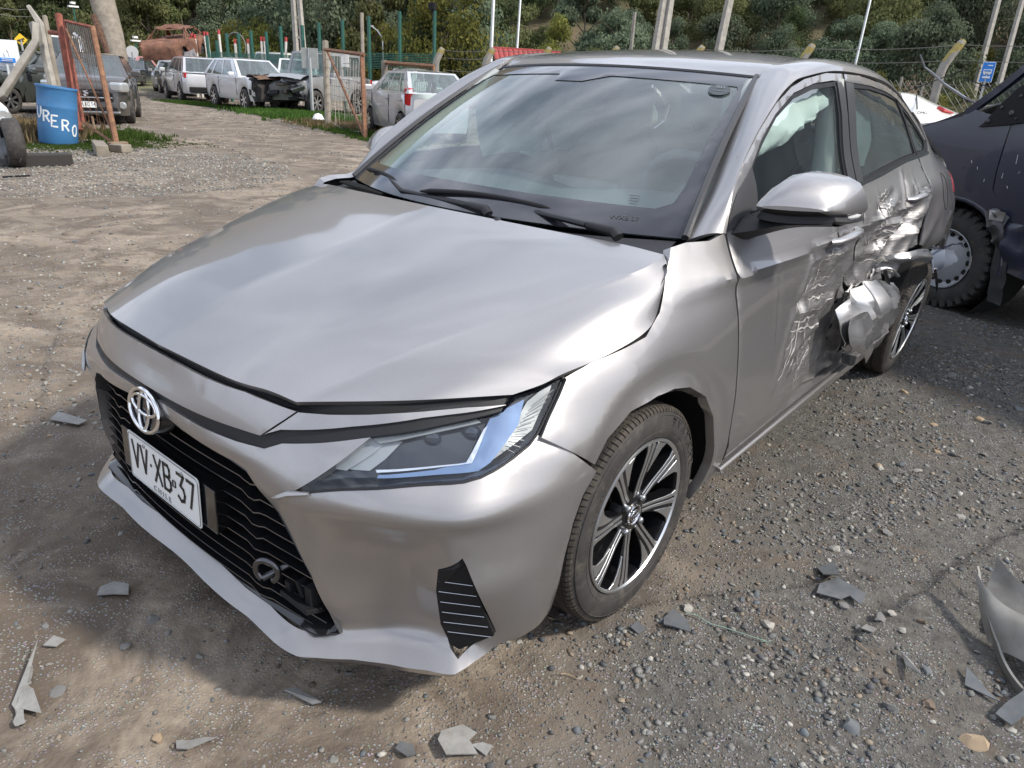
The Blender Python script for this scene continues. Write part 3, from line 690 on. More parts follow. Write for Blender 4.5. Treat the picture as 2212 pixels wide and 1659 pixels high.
# --- fender
archS=[(.262,.557),(.217,.604),(.128,.642),(.03,.656),(-.044,.654),(-.124,.636),(-.219,.583),(-.287,.50),(-.333,.394),(-.346,.323),(-.340,.262),(-.325,.20)]
fgap=[(.300,.752),(.219,.769),(.17,.774),(.10,.782),(.03,.790),(-.053,.828),(-.109,.876),(-.137,.905),(-.167,.935),(-.182,.958)]
fpoly=[(.352,.622),(.402,.656),(.362,.692),(.327,.722),(.298,.748)]+fgap+[(-.24,.965),(-.33,.962),(-.403,.976),(-.398,.90),(-.397,.814),(-.408,.735),(-.424,.527),(-.431,.408),(-.446,.290),(-.40,.215)]+archS[::-1]
def sm(a,b,v):
    t=min(1,max(0,(v-a)/(b-a))); return t*t*(3-2*t)
def archbulge(x,z):
    d=math.hypot(x+.02,z-.305); t=max(0,1-abs(d-.375)/.09); return (0,-.009*(1-sm(.392,.428,d))+.012*(1-sm(.345,.368,d)),0)
fl,fr=panel('front_fender',fpoly,Sf(0,archbulge),P_,car,both=True,res=.02,thick=.028,gap=.0)
# crease patch where hood, fender and pillar meet
inner=[(.28,.74),(.2,.78),(-.1,.89),(-.30,.925),(-.42,.93),(-.48,.90),(-.48,.25),(-.36,.22),(-.37,.40),(-.25,.62),(.0,.70),(.2,.66),(.28,.60)]
panel('fender_liner',inner,Sf(-.03),MT['void'],car,both=True,res=.06,thick=0)
# wheel wells
for x0 in (0,-2.62):
    for sg in (1,-1):
        mb=MB(); mb.lathe([(.372,-.0),(.365,-.25),(.2,-.26),(0,-.262)] if True else [],28,'y',(x0-.02,.845,.30),R(-8),R(190))
        if sg<0: mb.v=[(a,-b,c) for a,b,c in mb.v]
        mb.build('wheel_well_liner',MT['void'],car,smooth=40)
# --- crash deformation of the left flank
def nse(x,z,s,o): return noise.noise(Vector((x*s+o,z*s*1.3,o*1.7)))
def crease_(x,z,s,o): 
    v=nse(x,z,s,o); return 1-2*abs(v)*1.6
def sm(a,b,v):
    t=min(1,max(0,(v-a)/(b-a))); return t*t*(3-2*t)
CREASES=[(-.971,.834,-.875,.677,.014,.035),(-.875,.677,-.77,.42,.014,.04),(-.86,.866,-1.40,.842,.010,.022),(-.80,.714,-1.3,.687,.013,.03),(-1.445,.90,-1.60,.67,.016,.03),(-1.60,.93,-1.92,.985,.012,.025),(-1.50,.792,-1.95,.798,.016,.03),(-1.95,.798,-2.40,.834,.018,.03),
 (-2.39,.857,-2.06,.675,.022,.05),(-1.65,.885,-2.0,.884,.012,.02),(-1.2,.56,-.86,.50,.016,.035),(-1.69,.97,-1.665,.82,.014,.025),(-2.11,1.03,-1.98,.88,.014,.03),(-.677,.86,-.71,.62,.006,.02),(-1.15,.60,-1.05,.38,.014,.03),(-1.80,.93,-1.78,.70,.012,.025),(-1.30,.80,-1.40,.62,.012,.025),(-2.25,1.0,-2.18,.80,.012,.03)]
CREASES=[(a,b,c,d,e*.72,f) for a,b,c,d,e,f in CREASES]
def crash(x,z):
    w=sm(-.85,-1.45,x)*(1-sm(-2.75,-3.05,x))*(1-sm(.80,1.0,z))
    wl=sm(-.75,-1.3,x)*(1-sm(.45,.72,z))*(1-sm(-2.9,-3.1,x))
    d=-.018*w-.012*wl
    # long shallow valleys running back and down, plus a sharper ridge family
    q=(x*.45+z*1.0)
    d+=w*(.024*crease_(q*1.3,x*.30,3.6,3.1)-.016)
    d+=w*.003*crease_(x*1.6,z*.5,7.5,12.1)
    d+=w*.018*abs(math.sin((x*4.1+z*9.3)+2.2*nse(x,z,2.2,9)))**4
    d+=wl*(.014*crease_(x,z,4.0,5.3)-.010)
    d+=(.35*w+.65*wl)*.004*nse(x,z,13,1.9)
    # vertical buckle in the front door
    d+=.007*math.exp(-((x+.93+.1*(z-.6))/.035)**2)*sm(.85,.7,z)*sm(.30,.45,z)
    for x0,z0,x1,z1,dp,wd in CREASES:
        ex,ez=x1-x0,z1-z0; L2=ex*ex+ez*ez; t=min(1,max(0,((x-x0)*ex+(z-z0)*ez)/L2)); px,pz=x0+ex*t-x,z0+ez*t-z; dd=math.hypot(px,pz)
        if dd<wd*2.5:
            fade=min(1,t/.12+.15,(1-t)/.12+.15); sd=(px*ez-pz*ex)/math.sqrt(L2)
            d+=fade*(-dp*max(0,1-dd/wd)+dp*.75*max(0,1-abs(sd-wd*1.15)/(wd*.8))*(1 if dd<wd*2.2 else 0))
    return (.25*d*wl,d,-.2*d*wl)
fd_gap=[(-.412,.978),(-.407,.90),(-.406,.814),(-.416,.735),(-.432,.527),(-.439,.408),(-.454,.292)]
fdoor=fd_gap+[(-.706,.309),(-1.0,.322),(-1.25,.332),(-1.42,.348),(-1.535,.378),(-1.50,.43),(-1.475,.50),(-1.478,.57),(-1.488,.63),(-1.462,.68),(-1.425,.72),(-1.415,.816),(-1.452,.94),(-1.447,1.043),(-1.0,1.043),(-.60,1.024),(-.47,.992)]
fdo=empty('front_door',(0,0,0),parent=car); fdo['label']='left front door scraped and buckled at its rear edge'
panel('door_skin',fdoor,Sf(0,crash),PS,fdo,res=.014,gap=.002,thick=.016,roll=.0025)
V,F=panelmesh([(-.412,.978)]+fd_gap[1:]+[(-1.42,.33),(-1.45,.94),(-1.447,1.043),(-.60,1.024)],Sf(0),res=.04,gap=.002); V,F=mir(V,F); fdr=meshobj('front_door',V,F,P_,car)
rdoor=[(-1.455,.94),(-1.424,.816),(-1.437,.72),(-1.475,.682),(-1.502,.652),(-1.56,.63),(-1.606,.612),(-1.70,.60),(-1.80,.615),(-1.894,.600),(-1.98,.612),(-2.06,.60),(-2.12,.655),(-2.181,.662),(-2.27,.700),(-2.36,.715),(-2.405,.817),(-2.435,.922),(-2.425,1.0),(-2.40,1.108),(-2.19,1.095),(-1.8,1.065),(-1.453,1.043)]
rdo=empty('rear_door',(0,0,0),parent=car); rdo['label']='left rear door crushed inward with its lower skin torn off'
panel('door_skin',rdoor,Sf(0,crash),PS,rdo,res=.012,gap=.002,thick=.010,roll=.0025)
V,F=panelmesh([(-1.455,.33),(-1.455,.94),(-1.453,1.043),(-2.19,1.095),(-2.40,1.108),(-2.43,.92),(-2.36,.715),(-2.2,.5),(-2.2,.34)],Sf(0),res=.05,gap=.003); V,F=mir(V,F); rdr=meshobj('rear_door',V,F,P_,car)
# --- quarter panel
quarter=[(-2.372,.715),(-2.417,.817),(-2.447,.922),(-2.437,1.0),(-2.412,1.108),(-2.60,1.115),(-2.66,1.16),(-2.62,1.24),(-2.55,1.29),(-2.75,1.20),(-3.0,1.075),(-3.45,1.0),(-3.5,.9),(-3.5,.55),(-3.25,.40),(-3.05,.45),(-3.0,.55),(-2.95,.62),(-2.84,.69),(-2.72,.705),(-2.62,.68),(-2.52,.66)]
qcr=lambda x,z:(0,crash(x,z)[1]*.55*sm(-2.7,-2.45,x)+.010*math.exp(-((math.hypot(x+2.62,z-.3)-.43)/.05)**2),0)
panel('rear_quarter',quarter,Sf(0,qcr),P_,car,res=.02,gap=.001,thick=.012)
V,F=panelmesh(quarter,Sf(0),res=.05); V,F=mir(V,F); meshobj('rear_quarter',V,F,P_,car)
# fuel flap outline
ff=[]
for k in range(25):
    a=2*math.pi*k/24; x=-2.735+.065*math.cos(a)+.0; z=.93+.085*math.sin(a); ff.append((x,S(x,z)+qcr(x,z)[1]+.0005,z))
mb=MB(); mb.tube(ff,.002,n=4,cap=False); mb.build('fuel_flap_gap',MT['void'],car)
# sill and floor
sill=[(-.40,.21),(-.448,.284),(-.706,.303),(-1.0,.316),(-1.262,.328),(-1.5,.338),(-1.9,.342),(-2.22,.335),(-2.25,.24),(-1.4,.215)]
panel('sill_panel',sill,Sf(-.006),P_,car,both=True,res=.03,thick=.05,gap=.0)
for s in (1,-1):
    mb=MB(); mb.tube([(-.43,.862*s,.272),(-.8,.868*s,.292),(-1.3,.868*s,.31),(-2.2,.862*s,.322)],.009,n=8,flat=.8); mb.build('sill_moulding',P_,car,smooth=50)
mb=MB(); mb.box((-1.5,0,.20),(3.2,1.50,.04)); mb.box((.25,0,.19),(.9,1.0,.03)); mb.box((-1.3,.70,.33),(1.75,.02,.24)); mb.box((-1.3,-.70,.33),(1.75,.02,.24)); mb.box((-1.5,.69,.62),(1.9,.02,.45)); mb.box((-1.5,-.69,.62),(1.9,.02,.45)); mb.build('floor_pan',MT['void'],car)
# b-pillar lower latch seen in the torn gap
mb=MB(); mb.box((-1.40,.80,.50),(.05,.03,.36)); 
for k in range(6): mb.box((-1.395,.818,.36+k*.05),(.035,.012,.018))
mb.build('pillar_weatherstrip',MT['matt_black'],car,bevel=.003)
# --- torn rear door skin hanging over the sill, crumpled foil-like sheets
M_raw=paintmat('bare_torn_panel',(.47,.465,.47),metal=.85,rough=.3,dust_haze=.03)
def crumple(name,rows,mat,parent,amp=.02,sc=9,seed=1,nu=7,nv=7,thick=.003,facet=False):
    G=loft(rows,nu,nv); m=len(G);n=len(G[0]); V=[]
    for r in G:
        for p in r:
            p=Vector(p); q=p*sc+Vector((seed*3.1,seed*1.7,0))
            v=noise.noise(q); c=noise.cell_vector(q*.55); d=(1-2*abs(v)*1.8)*.6+(c.x-.5)*.35
            V.append(p+Vector((.3*d,1*d,.25*noise.noise(q*1.4)))*amp)
    F=[(i*n+j,i*n+j+1,(i+1)*n+j+1,(i+1)*n+j) for i in range(m-1) for j in range(n-1)]
    me=bpy.data.meshes.new(name); me.from_pydata([tuple(v) for v in V],[],F)
    bm=bmesh.new();bm.from_mesh(me); bmesh.ops.recalc_face_normals(bm,faces=bm.faces)
    bmesh.ops.solidify(bm,geom=bm.faces[:],thickness=thick); bm.to_mesh(me);bm.free()
    me.shade_smooth(); me.set_sharp_from_angle(angle=R(17 if facet else 33))
    return mkobj(name,me,mat,parent)
MT['slate_blue']=simple('blue_grey_coated_steel',(.22,.25,.31),.35,.5)
crumple('torn_panel',[[(-1.26,.86,.61),(-1.42,.875,.66),(-1.66,.87,.665),(-1.86,.865,.625),(-1.98,.875,.60)],
 [(-1.22,.90,.57),(-1.42,.935,.58),(-1.66,.94,.60),(-1.85,.93,.585),(-2.0,.90,.55)],
 [(-1.24,.915,.50),(-1.44,.95,.50),(-1.66,.965,.51),(-1.86,.94,.50),(-1.99,.91,.48)],
 [(-1.34,.90,.455),(-1.48,.93,.44),(-1.66,.935,.435),(-1.83,.92,.43),(-1.93,.89,.42)],
 [(-1.46,.86,.40),(-1.54,.88,.40),(-1.66,.885,.395),(-1.80,.88,.39),(-1.88,.865,.38)]],M_raw,rdo,amp=.030,sc=7.5,seed=2,nu=5,nv=5,facet=True)
crumple('torn_flap',[[(-1.25,.925,.60),(-1.33,.935,.61),(-1.41,.935,.59)],[(-1.20,.945,.54),(-1.33,.975,.53),(-1.47,.96,.52)],[(-1.27,.945,.48),(-1.38,.965,.46),(-1.52,.955,.43)],[(-1.42,.92,.43),(-1.50,.935,.40),(-1.58,.93,.345)]],M_raw,rdo,amp=.016,sc=8,seed=5,nu=4,nv=4,facet=True)
crumple('torn_edge',[[(-1.40,.895,.415),(-1.50,.90,.385),(-1.60,.895,.355)],[(-1.385,.90,.385),(-1.49,.905,.345),(-1.575,.90,.33)]],MT['gloss_black'],rdo,amp=.006,sc=12,seed=3)
crumple('peeled_lip',[[(-1.86,.855,.725),(-2.0,.875,.722),(-2.15,.90,.725),(-2.30,.92,.712)],[(-1.88,.865,.705),(-2.02,.895,.70),(-2.17,.93,.698),(-2.34,.95,.675)],[(-1.93,.85,.69),(-2.06,.88,.675),(-2.2,.91,.668),(-2.36,.93,.64)]],M_raw,rdo,amp=.016,sc=9,seed=8,nu=4,nv=4,facet=True)
crumple('arch_shard',[[(-2.22,.93,.735),(-2.40,.96,.715),(-2.58,.98,.715),(-2.72,.98,.70),(-2.84,.97,.665)],[(-2.23,.935,.728),(-2.40,.965,.706),(-2.58,.985,.708),(-2.72,.985,.692),(-2.84,.975,.66)]],MT['chrome'],car,amp=.012,sc=11,seed=4,nu=5,nv=2)
crumple('arch_shard',[[(-2.36,.93,.690),(-2.50,.96,.695),(-2.62,.98,.675)],[(-2.38,.935,.63),(-2.50,.97,.63),(-2.66,.985,.625)],[(-2.42,.93,.585),(-2.52,.95,.58),(-2.60,.96,.59)]],MT['slate_blue'],car,amp=.022,sc=8,seed=11,nu=4,nv=4,facet=True)
crumple('inner_arch_sheet',[[(-1.90,.80,.66),(-2.02,.82,.70),(-2.18,.83,.70)],[(-1.93,.79,.56),(-2.04,.80,.58),(-2.16,.82,.60)],[(-1.98,.78,.46),(-2.07,.79,.48),(-2.14,.80,.50)]],MT['steel'],car,amp=.012,sc=8,seed=6)
mb=MB(); mb.tube([(-1.86,.86,.66),(-1.93,.885,.56),(-1.97,.88,.49)],[.014,.016,.01],n=6); mb.build('snapped_bracket',MT['gloss_black'],car); mb=MB(); mb.tube([(-2.36,.96,.62),(-2.42,.975,.54),(-2.44,.98,.50)],[.006,.007,.003],n=5); mb.build('snapped_bracket',MT['gloss_black'],car)
# jagged rim along the torn door edge (folded bright metal)
je=[]
rs=random.Random(4)
for k in range(34):
    t=k/33; x=-1.47-.64*t; z=.648-.035*math.sin(t*9)*(.5)+rs.uniform(-.012,.012)-.02*t*0; 
    z=.635+.02*math.sin(t*11)+rs.uniform(-.010,.010); je.append((x,S(x,z)+crash(x,z)[1]+.012+rs.uniform(-.006,.008),z))
mb=MB(); mb.tube(je,[rs.uniform(.004,.012) for _ in je],n=6); mb.build('folded_edge',M_raw,rdo,smooth=50)
# scraped paint curls and bared metal streaks over the dents
M_scr=simple('bared_scratched_metal',(.66,.64,.61),.45,.5,var=.25,vscale=30); M_scd=simple('scuffed_dark_mark',(.07,.065,.06),.6)
rq=random.Random(17)
def scrape(x0,z0,x1,z1,w,bow,mat,par):
    n=14; L=[];Rr=[]; ex,ez=x1-x0,z1-z0; ln=math.hypot(ex,ez); nx_,nz_=-ez/ln,ex/ln; ph=rq.uniform(0,6)
    for k in range(n+1):
        t=k/n; b=bow*4*t*(1-t)+.006*math.sin(t*17+ph)*min(1,ln*3); x=x0+ex*t+nx_*b; z=z0+ez*t+nz_*b; ww=w*math.sin(math.pi*min(.98,max(.02,t)))*(.6+.4*math.sin(t*29+ph))
        for s_,lst in ((1,L),(-1,Rr)):
            a=x+nx_*ww*s_; c=z+nz_*ww*s_; cr_=crash(a,c); lst.append((a+cr_[0],S(a,c)+cr_[1]+.0022,c+cr_[2]))
    mb=MB(); mb.grid([[p,q_] for p,q_ in zip(L,Rr)]); mb.build('scrape_mark',mat,par,recalc=False)
def pick(x,z):
    return fdo if x>-1.43 else rdo
base_=[(-.99,.83,-.87,.66),(-.89,.68,-.76,.44),(-.82,.72,-1.28,.69),(-.80,.62,-1.2,.60),(-.90,.80,-1.35,.82),(-1.0,.66,-.84,.40),(-1.5,.86,-1.56,.72),(-1.55,.80,-2.0,.80),(-1.56,.74,-2.1,.76),(-1.62,.95,-1.86,.97),(-1.66,.88,-1.98,.90),(-1.7,.70,-2.1,.74),(-2.0,.86,-2.35,.90),(-1.2,.57,-.9,.50),(-1.15,.52,-.95,.42),(-1.0,.48,-.8,.40),(-1.68,.96,-1.67,.84)]
for (a,b,c,d_) in base_:
    for k in range(5):
        jx,jz=rq.gauss(0,.035),rq.gauss(0,.022); t0=rq.uniform(0,.35);t1=rq.uniform(.6,1.05)
        xa,za,xb,zb=a+(c-a)*t0+jx,b+(d_-b)*t0+jz,a+(c-a)*t1+jx+rq.gauss(0,.02),b+(d_-b)*t1+jz+rq.gauss(0,.015)
        if (xa>-1.42)!=(xb>-1.42): continue
        if min(xa,xb)<-2.34 or (max(xa,xb)<-1.5 and min(za,zb)<.665) or (max(xa,xb)>-1.42 and min(xa,xb)<-1.38): continue
        scrape(xa,za,xb,zb,rq.choice([.0012,.0018,.0028,.0045]),rq.uniform(-.03,.03),M_scr if k<4 else M_scd,pick(xa,za))
# --- glass house
fout=[(-.414,.985),(-.437,1.016),(-.485,1.081),(-.565,1.150),(-.685,1.222),(-.835,1.303),(-.958,1.351),(-1.075,1.378),(-1.282,1.404),(-1.452,1.409)]
fin=[(-1.452,1.384),(-1.33,1.383),(-1.151,1.368),(-.969,1.335),(-.815,1.272),(-.69,1.200),(-.585,1.118),(-.52,1.055),(-.475,.995)]
g1=[(-.50,1.0),(-.60,1.118),(-.705,1.19),(-.827,1.262),(-.969,1.317),(-1.151,1.351),(-1.362,1.366),(-1.372,1.275),(-1.356,1.101),(-1.352,1.050),(-.9,1.048),(-.6,1.030)]
rout=[(-1.472,1.409),(-1.65,1.410),(-1.814,1.402),(-2.05,1.388),(-2.251,1.362),(-2.42,1.31),(-2.56,1.24),(-2.64,1.165)]
rin=[(-2.60,1.165),(-2.54,1.215),(-2.40,1.288),(-2.24,1.340),(-2.05,1.364),(-1.80,1.380),(-1.472,1.385)]
g2=[(-1.575,1.366),(-1.797,1.366),(-2.05,1.352),(-2.255,1.332),(-2.325,1.246),(-2.375,1.115),(-2.19,1.105),(-1.8,1.074),(-1.545,1.053)]
g3=[(-2.32,1.30),(-2.42,1.262),(-2.54,1.20),(-2.595,1.155),(-2.55,1.125),(-2.425,1.118),(-2.38,1.20)]
def both_panel(name,poly,ev,mat,pl_,pr_,**kw):
    V,F=panelmesh(poly,ev,**kw); a=meshobj(name,V,F,mat,pl_); V2,F2=mir(V,F); b=meshobj(name,V2,F2,mat,pr_); return a,b
both_panel('window_frame',fout+fin,Sf(0),P_,fdo,fdr,res=.02,thick=.02)
both_panel('window_frame',rout+rin,Sf(0),P_,rdo,rdr,res=.02,thick=.02)
sealo=[(-.455,.985),(-.50,1.04),(-.57,1.105),(-.68,1.192),(-.81,1.268),(-.965,1.330),(-1.151,1.364),(-1.37,1.38),(-1.395,1.275),(-1.375,1.10),(-1.372,1.035),(-.9,1.034),(-.6,1.016)]
both_panel('window_seal',sealo,Sf(-.004),MT['satin_black'],fdo,fdr,res=.025,thick=.012,holes=[g1])
sealr=[(-1.55,1.384),(-1.80,1.378),(-2.05,1.364),(-2.27,1.342),(-2.345,1.25),(-2.40,1.106),(-2.19,1.090),(-1.8,1.06),(-1.525,1.04)]
both_panel('window_seal',sealr,Sf(-.004),MT['satin_black'],rdo,rdr,res=.025,thick=.012,holes=[g2])
seal3=[(-2.30,1.325),(-2.42,1.28),(-2.56,1.21),(-2.625,1.155),(-2.56,1.108),(-2.412,1.104),(-2.355,1.20)]
both_panel('quarter_window_seal',seal3,Sf(-.004),MT['satin_black'],car,car,res=.03,thick=.012,holes=[g3])
both_panel('window_pane',g1,Sf(-.010),MT['glass'],fdo,fdr,res=.05,thick=0)
both_panel('window_pane',g2,Sf(-.010),MT['glass_dark'],rdo,rdr,res=.05,thick=0)
both_panel('quarter_window',g3,Sf(-.010),MT['glass_dark'],car,car,res=.05,thick=0)
both_panel('pillar_trim',[(-1.452,1.383),(-1.378,1.379),(-1.392,1.275),(-1.372,1.10),(-1.37,1.04),(-1.447,1.04),(-1.455,1.2)],Sf(.001),MT['trim'],fdo,fdr,res=.03,thick=.01)
both_panel('pillar_trim',[(-1.472,1.383),(-1.56,1.382),(-1.53,1.04),(-1.458,1.04),(-1.465,1.2)],Sf(.001),MT['trim'],rdo,rdr,res=.03,thick=.01)
both_panel('mirror_sail',[(-.412,.979),(-.437,1.014),(-.50,1.075),(-.60,1.134),(-.612,1.09),(-.605,1.022),(-.50,.99)],Sf(.004),MT['trim'],fdo,fdr,res=.03,thick=.012)
both_panel('belt_strip',[(-1.455,1.030),(-1.8,1.052),(-2.19,1.086),(-2.58,1.105),(-2.60,1.118),(-2.19,1.100),(-1.8,1.066),(-1.455,1.046)],Sf(.007),MT['gloss_black'],rdo,rdr,res=.04,thick=.02)
both_panel('belt_strip',[(-.55,1.003),(-.9,1.026),(-1.45,1.030),(-1.45,1.044),(-.9,1.042),(-.55,1.02)],Sf(.007),MT['gloss_black'],fdo,fdr,res=.04,thick=.02)
# black reveal behind the door tops
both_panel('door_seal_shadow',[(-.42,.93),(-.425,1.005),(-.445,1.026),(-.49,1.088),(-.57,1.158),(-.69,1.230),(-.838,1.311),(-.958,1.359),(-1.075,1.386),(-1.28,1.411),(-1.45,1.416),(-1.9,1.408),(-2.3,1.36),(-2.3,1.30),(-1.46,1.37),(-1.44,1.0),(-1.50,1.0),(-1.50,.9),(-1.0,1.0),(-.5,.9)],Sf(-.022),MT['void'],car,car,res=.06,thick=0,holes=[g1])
def ad(p,q): return tuple(np.array(p)+np.array(q))
rail_in=[(-.322,.705,.953),(-.45,.676,1.042),(-.62,.634,1.165),(-.80,.588,1.285),(-.945,.560,1.374),(-1.083,.560,1.425),(-1.41,.562,1.453),(-1.91,.558,1.446),(-2.3,.53,1.400),(-2.58,.53,1.318),(-2.85,.55,1.20),(-3.08,.60,1.115)]
rail_out=[(-.403,.778,.974),(-.475,.748,1.082),(-.628,.712,1.198),(-.825,.682,1.308),(-.955,.668,1.361),(-1.075,.663,1.386),(-1.40,.657,1.416),(-1.90,.650,1.409),(-2.28,.638,1.366),(-2.56,.665,1.268),(-2.76,.70,1.180),(-3.0,.745,1.075)]
rr=[]
for a,b in zip(rail_in,rail_out):
    a=np.array(a);b=np.array(b); rr.append([tuple(a),tuple(a+(b-a)*.35+np.array([0,.012,.012])),tuple(a+(b-a)*.72+np.array([0,.012,.009])),tuple(b)])
loftobj('roof_rail',rr,P_,car,mirror='both',nu=4,nv=8,out=(0,1,1))
# --- windscreen surface
def WS(s,t):
    B=np.array([-.12-.20*s*s,.702*s,.955]); Tt=np.array([-.872-.090*s*s,.548*s,1.388-.018*s*s-.0*abs(s)])
    p=B+(Tt-B)*t; k=.022*4*t*(1-t)
    return (p[0]+k*.49,p[1],p[2]+k*.87)
def WSo(off): return lambda s,t:(lambda p:(p[0]+off*.49,p[1],p[2]+off*.87))(WS(s/.65,t/.85))
wsq=[(-.65,0),(.65,0),(.65,.85),(-.65,.85)]
def sc_(pts): return [(a*.65,b*.85) for a,b in pts]
fr_hole=sc_([(-.93,.15),(-.90,.125),(-.5,.13),(0,.135),(.5,.13),(.86,.125),(.915,.16),(.93,.25),(.945,.88),(.93,.91),(.17,.915),(.01,.855),(-.20,.855),(-.225,.915),(-.93,.91),(-.945,.88)])
V,F=panelmesh(wsq,WSo(0),res=.04,thick=0,out=(1,0,1)); ws=meshobj('windscreen',V,F,MT['windscreen'],car)
V,F=panelmesh(wsq,WSo(.004),res=.03,thick=0,out=(1,0,1),holes=[fr_hole]); meshobj('windscreen_border',V,F,MT['frit'],ws)
for s in (1,-1):
    pts=[Vector(WS(s*1.002,t)) for t in [k/14 for k in range(15)]]
    mb=MB(); mb.tube([p+Vector((.004,0,.006)) for p in pts],.011,n=6); mb.build('windscreen_moulding',MT['trim'],ws,smooth=50)
pts=[Vector(WS(s/10,1.0)) for s in range(-10,11)]
mb=MB(); mb.tube([p+Vector((-.004,0,.003)) for p in pts],.007,n=6); mb.build('windscreen_moulding',MT['trim'],ws,smooth=50)
# sticker and etched number
mb=MB(); P0=Vector(WSo(.0055)(.555,.735)); e1=Vector(WSo(.0055)(.565,.735))-P0; e2=Vector(WSo(.0055)(.555,.745))-P0; WM=frame(P0,e1,e2)
SM=WM
mb.lathe([(0,.0),(.034,.0)],28,'z'); mb.v=[tuple(SM@Vector(v)) for v in mb.v]; mb.build('round_sticker',simple('sticker_dark',(.04,.045,.05),.3),ws,recalc=False)
textobj('sticker_text','80\n-----',.022,simple('sticker_print',(.2,.21,.22),.4),ws,SM@Matrix.Translation((0,.004,.001)),.0003,1.3)
P0=Vector(WSo(.006)(.50,.055)); e1=Vector(WSo(.006)(.51,.055))-P0; e2=Vector(WSo(.006)(.50,.065))-P0
textobj('etched_number','VVXB 37',.022,simple('etch',(.07,.075,.08),.4),ws,frame(P0,e1,e2),.0003,1.0)
P0=Vector(WSo(.006)(.50,.13)); textobj('glass_marking','=====\n====\n=====\n===',.010,simple('glass_print',(.03,.035,.04),.4),ws,frame(P0,e1,e2),.0002,1.0)
# --- roof, rear glass, boot
roof=[]
for x,zc,ye,ze in ((-.955,0,0,0),(-1.09,1.440,.552,1.421),(-1.41,1.475,.555,1.449),(-1.91,1.470,.552,1.442),(-2.3,1.425,.522,1.396)):
    if ze==0:
        roof.append([tuple(np.array(WS(s,1.0))+np.array([-.012,0,.006])) for s in (0,.35,.7,1.0)]); continue
    roof.append([(x+.04*(1-0),0,zc) if x>-1.2 else (x,0,zc),(x+(.03 if x>-1.2 else 0),ye*.35,zc-.002),(x+(.012 if x>-1.2 else 0),ye*.7,zc-.010),(x,ye,ze)])
loftobj('roof_panel',roof,P_,car,mirror='merge',nu=5,nv=7)
for s in (1,-1):
    mb=MB(); mb.tube([(a[0],a[1]*s,a[2]-.004) for a in rail_in[4:9]],.007,n=6); mb.build('roof_ditch_strip',MT['trim'],car,smooth=50)
mb=MB(); mb.box((-2.02,0,1.475),(.10,.012,.05)); mb.box((-2.0,0,1.46),(.16,.05,.02)); mb.build('roof_antenna',P_,car,bevel=.006)
loftobj('rear_window',[[(-2.3,0,1.42),(-2.3,.25,1.415),(-2.32,.50,1.39)],[(-2.6,0,1.32),(-2.6,.27,1.315),(-2.6,.50,1.30)],[(-2.92,0,1.19),(-2.9,.3,1.185),(-2.86,.54,1.175)]],MT['glass_dark'],car,mirror='merge',nu=4,nv=4,rim=0)
loftobj('boot_lid',[[(-2.92,0,1.185),(-2.9,.3,1.18),(-2.87,.55,1.165)],[(-3.1,0,1.15),(-3.1,.3,1.145),(-3.08,.60,1.11)],[(-3.45,0,1.13),(-3.45,.35,1.12),(-3.40,.66,1.05)],[(-3.52,0,1.08),(-3.52,.35,1.07),(-3.46,.69,1.0)],[(-3.56,0,.7),(-3.55,.4,.7),(-3.47,.72,.7)],[(-3.58,0,.4),(-3.56,.4,.4),(-3.47,.72,.45)]],P_,car,mirror='merge',nu=4,nv=4,sharprows=(3,))
panel('tail_lamp',[(-3.12,.90),(-3.48,.88),(-3.49,.99),(-3.2,.985)],Sf(.006),MT['red'],car,both=True,res=.05,thick=.02)
# --- cowl and wipers
loftobj('cowl_panel',[[(-.055,0,.945),(-.10,.42,.935),(-.185,.712,.925)],[(-.09,0,.942),(-.14,.42,.932),(-.24,.695,.932)],[(-.125,0,.950),(-.165,.42,.946),(-.305,.685,.949)]],MT['satin_black'],car,mirror='merge',nu=6,nv=4,rim=0)
for k in range(26):
    mb=MB(); y=-.66+k*.013; x=-.15-.10*(y/.7)**2
    mb.box((x,y,.950),(.045,.005,.006)); 
    if k<24: mb.build('cowl_louvre',MT['matt_black'],car)
mb=MB(); mb.lathe([(0,.010),(.010,.008),(.013,0)],12,'z',(-.088,.235,.957)); mb.build('washer_nozzle',MT['satin_black'],car,smooth=40)
def wiper(piv,j,b,bend,bc,b1,b2):
    w=empty('windscreen_wiper',(0,0,0),parent=car)
    mb=MB(); mb.tube([piv,ad(piv,(-.004,-.02,.012)),j],[.017,.018,.013],n=10,flat=.8); mb.build('wiper_pivot',MT['satin_black'],w,smooth=45)
    mb=MB(); mb.tube([j,b],[.013,.009],n=8,flat=.7); mb.tube([b,bend,bc],[.0075,.008,.009],n=8); mb.build('wiper_arm',MT['satin_black'],w,smooth=45)
    mb=MB(); pts=[ad(np.array(b1)+(np.array(b2)-np.array(b1))*t,(0,0,.014*math.sin(math.pi*t))) for t in [k/12 for k in range(13)]]
    mb.tube(pts,[.003]+[.010]*11+[.003],n=8,flat=.9); mb.tube([ad(p,(0,0,-.014)) for p in pts],.004,n=5); mb.box(ad(bc,(0,0,.0)),(.026,.06,.022)); mb.build('wiper_blade',MT['matt_black'],w,smooth=50)
wiper((-.165,.590,.960),(-.160,.492,.978),(-.22,.13,.980),(-.238,.068,.993),(-.222,.018,.994),(-.150,-.152,.986),(-.215,.335,.990))
wiper((-.135,.160,.958),(-.140,.068,.974),(-.165,-.262,.974),(-.255,-.435,.992),(-.285,-.500,.992),(-.335,-.650,.993),(-.165,-.190,.966))
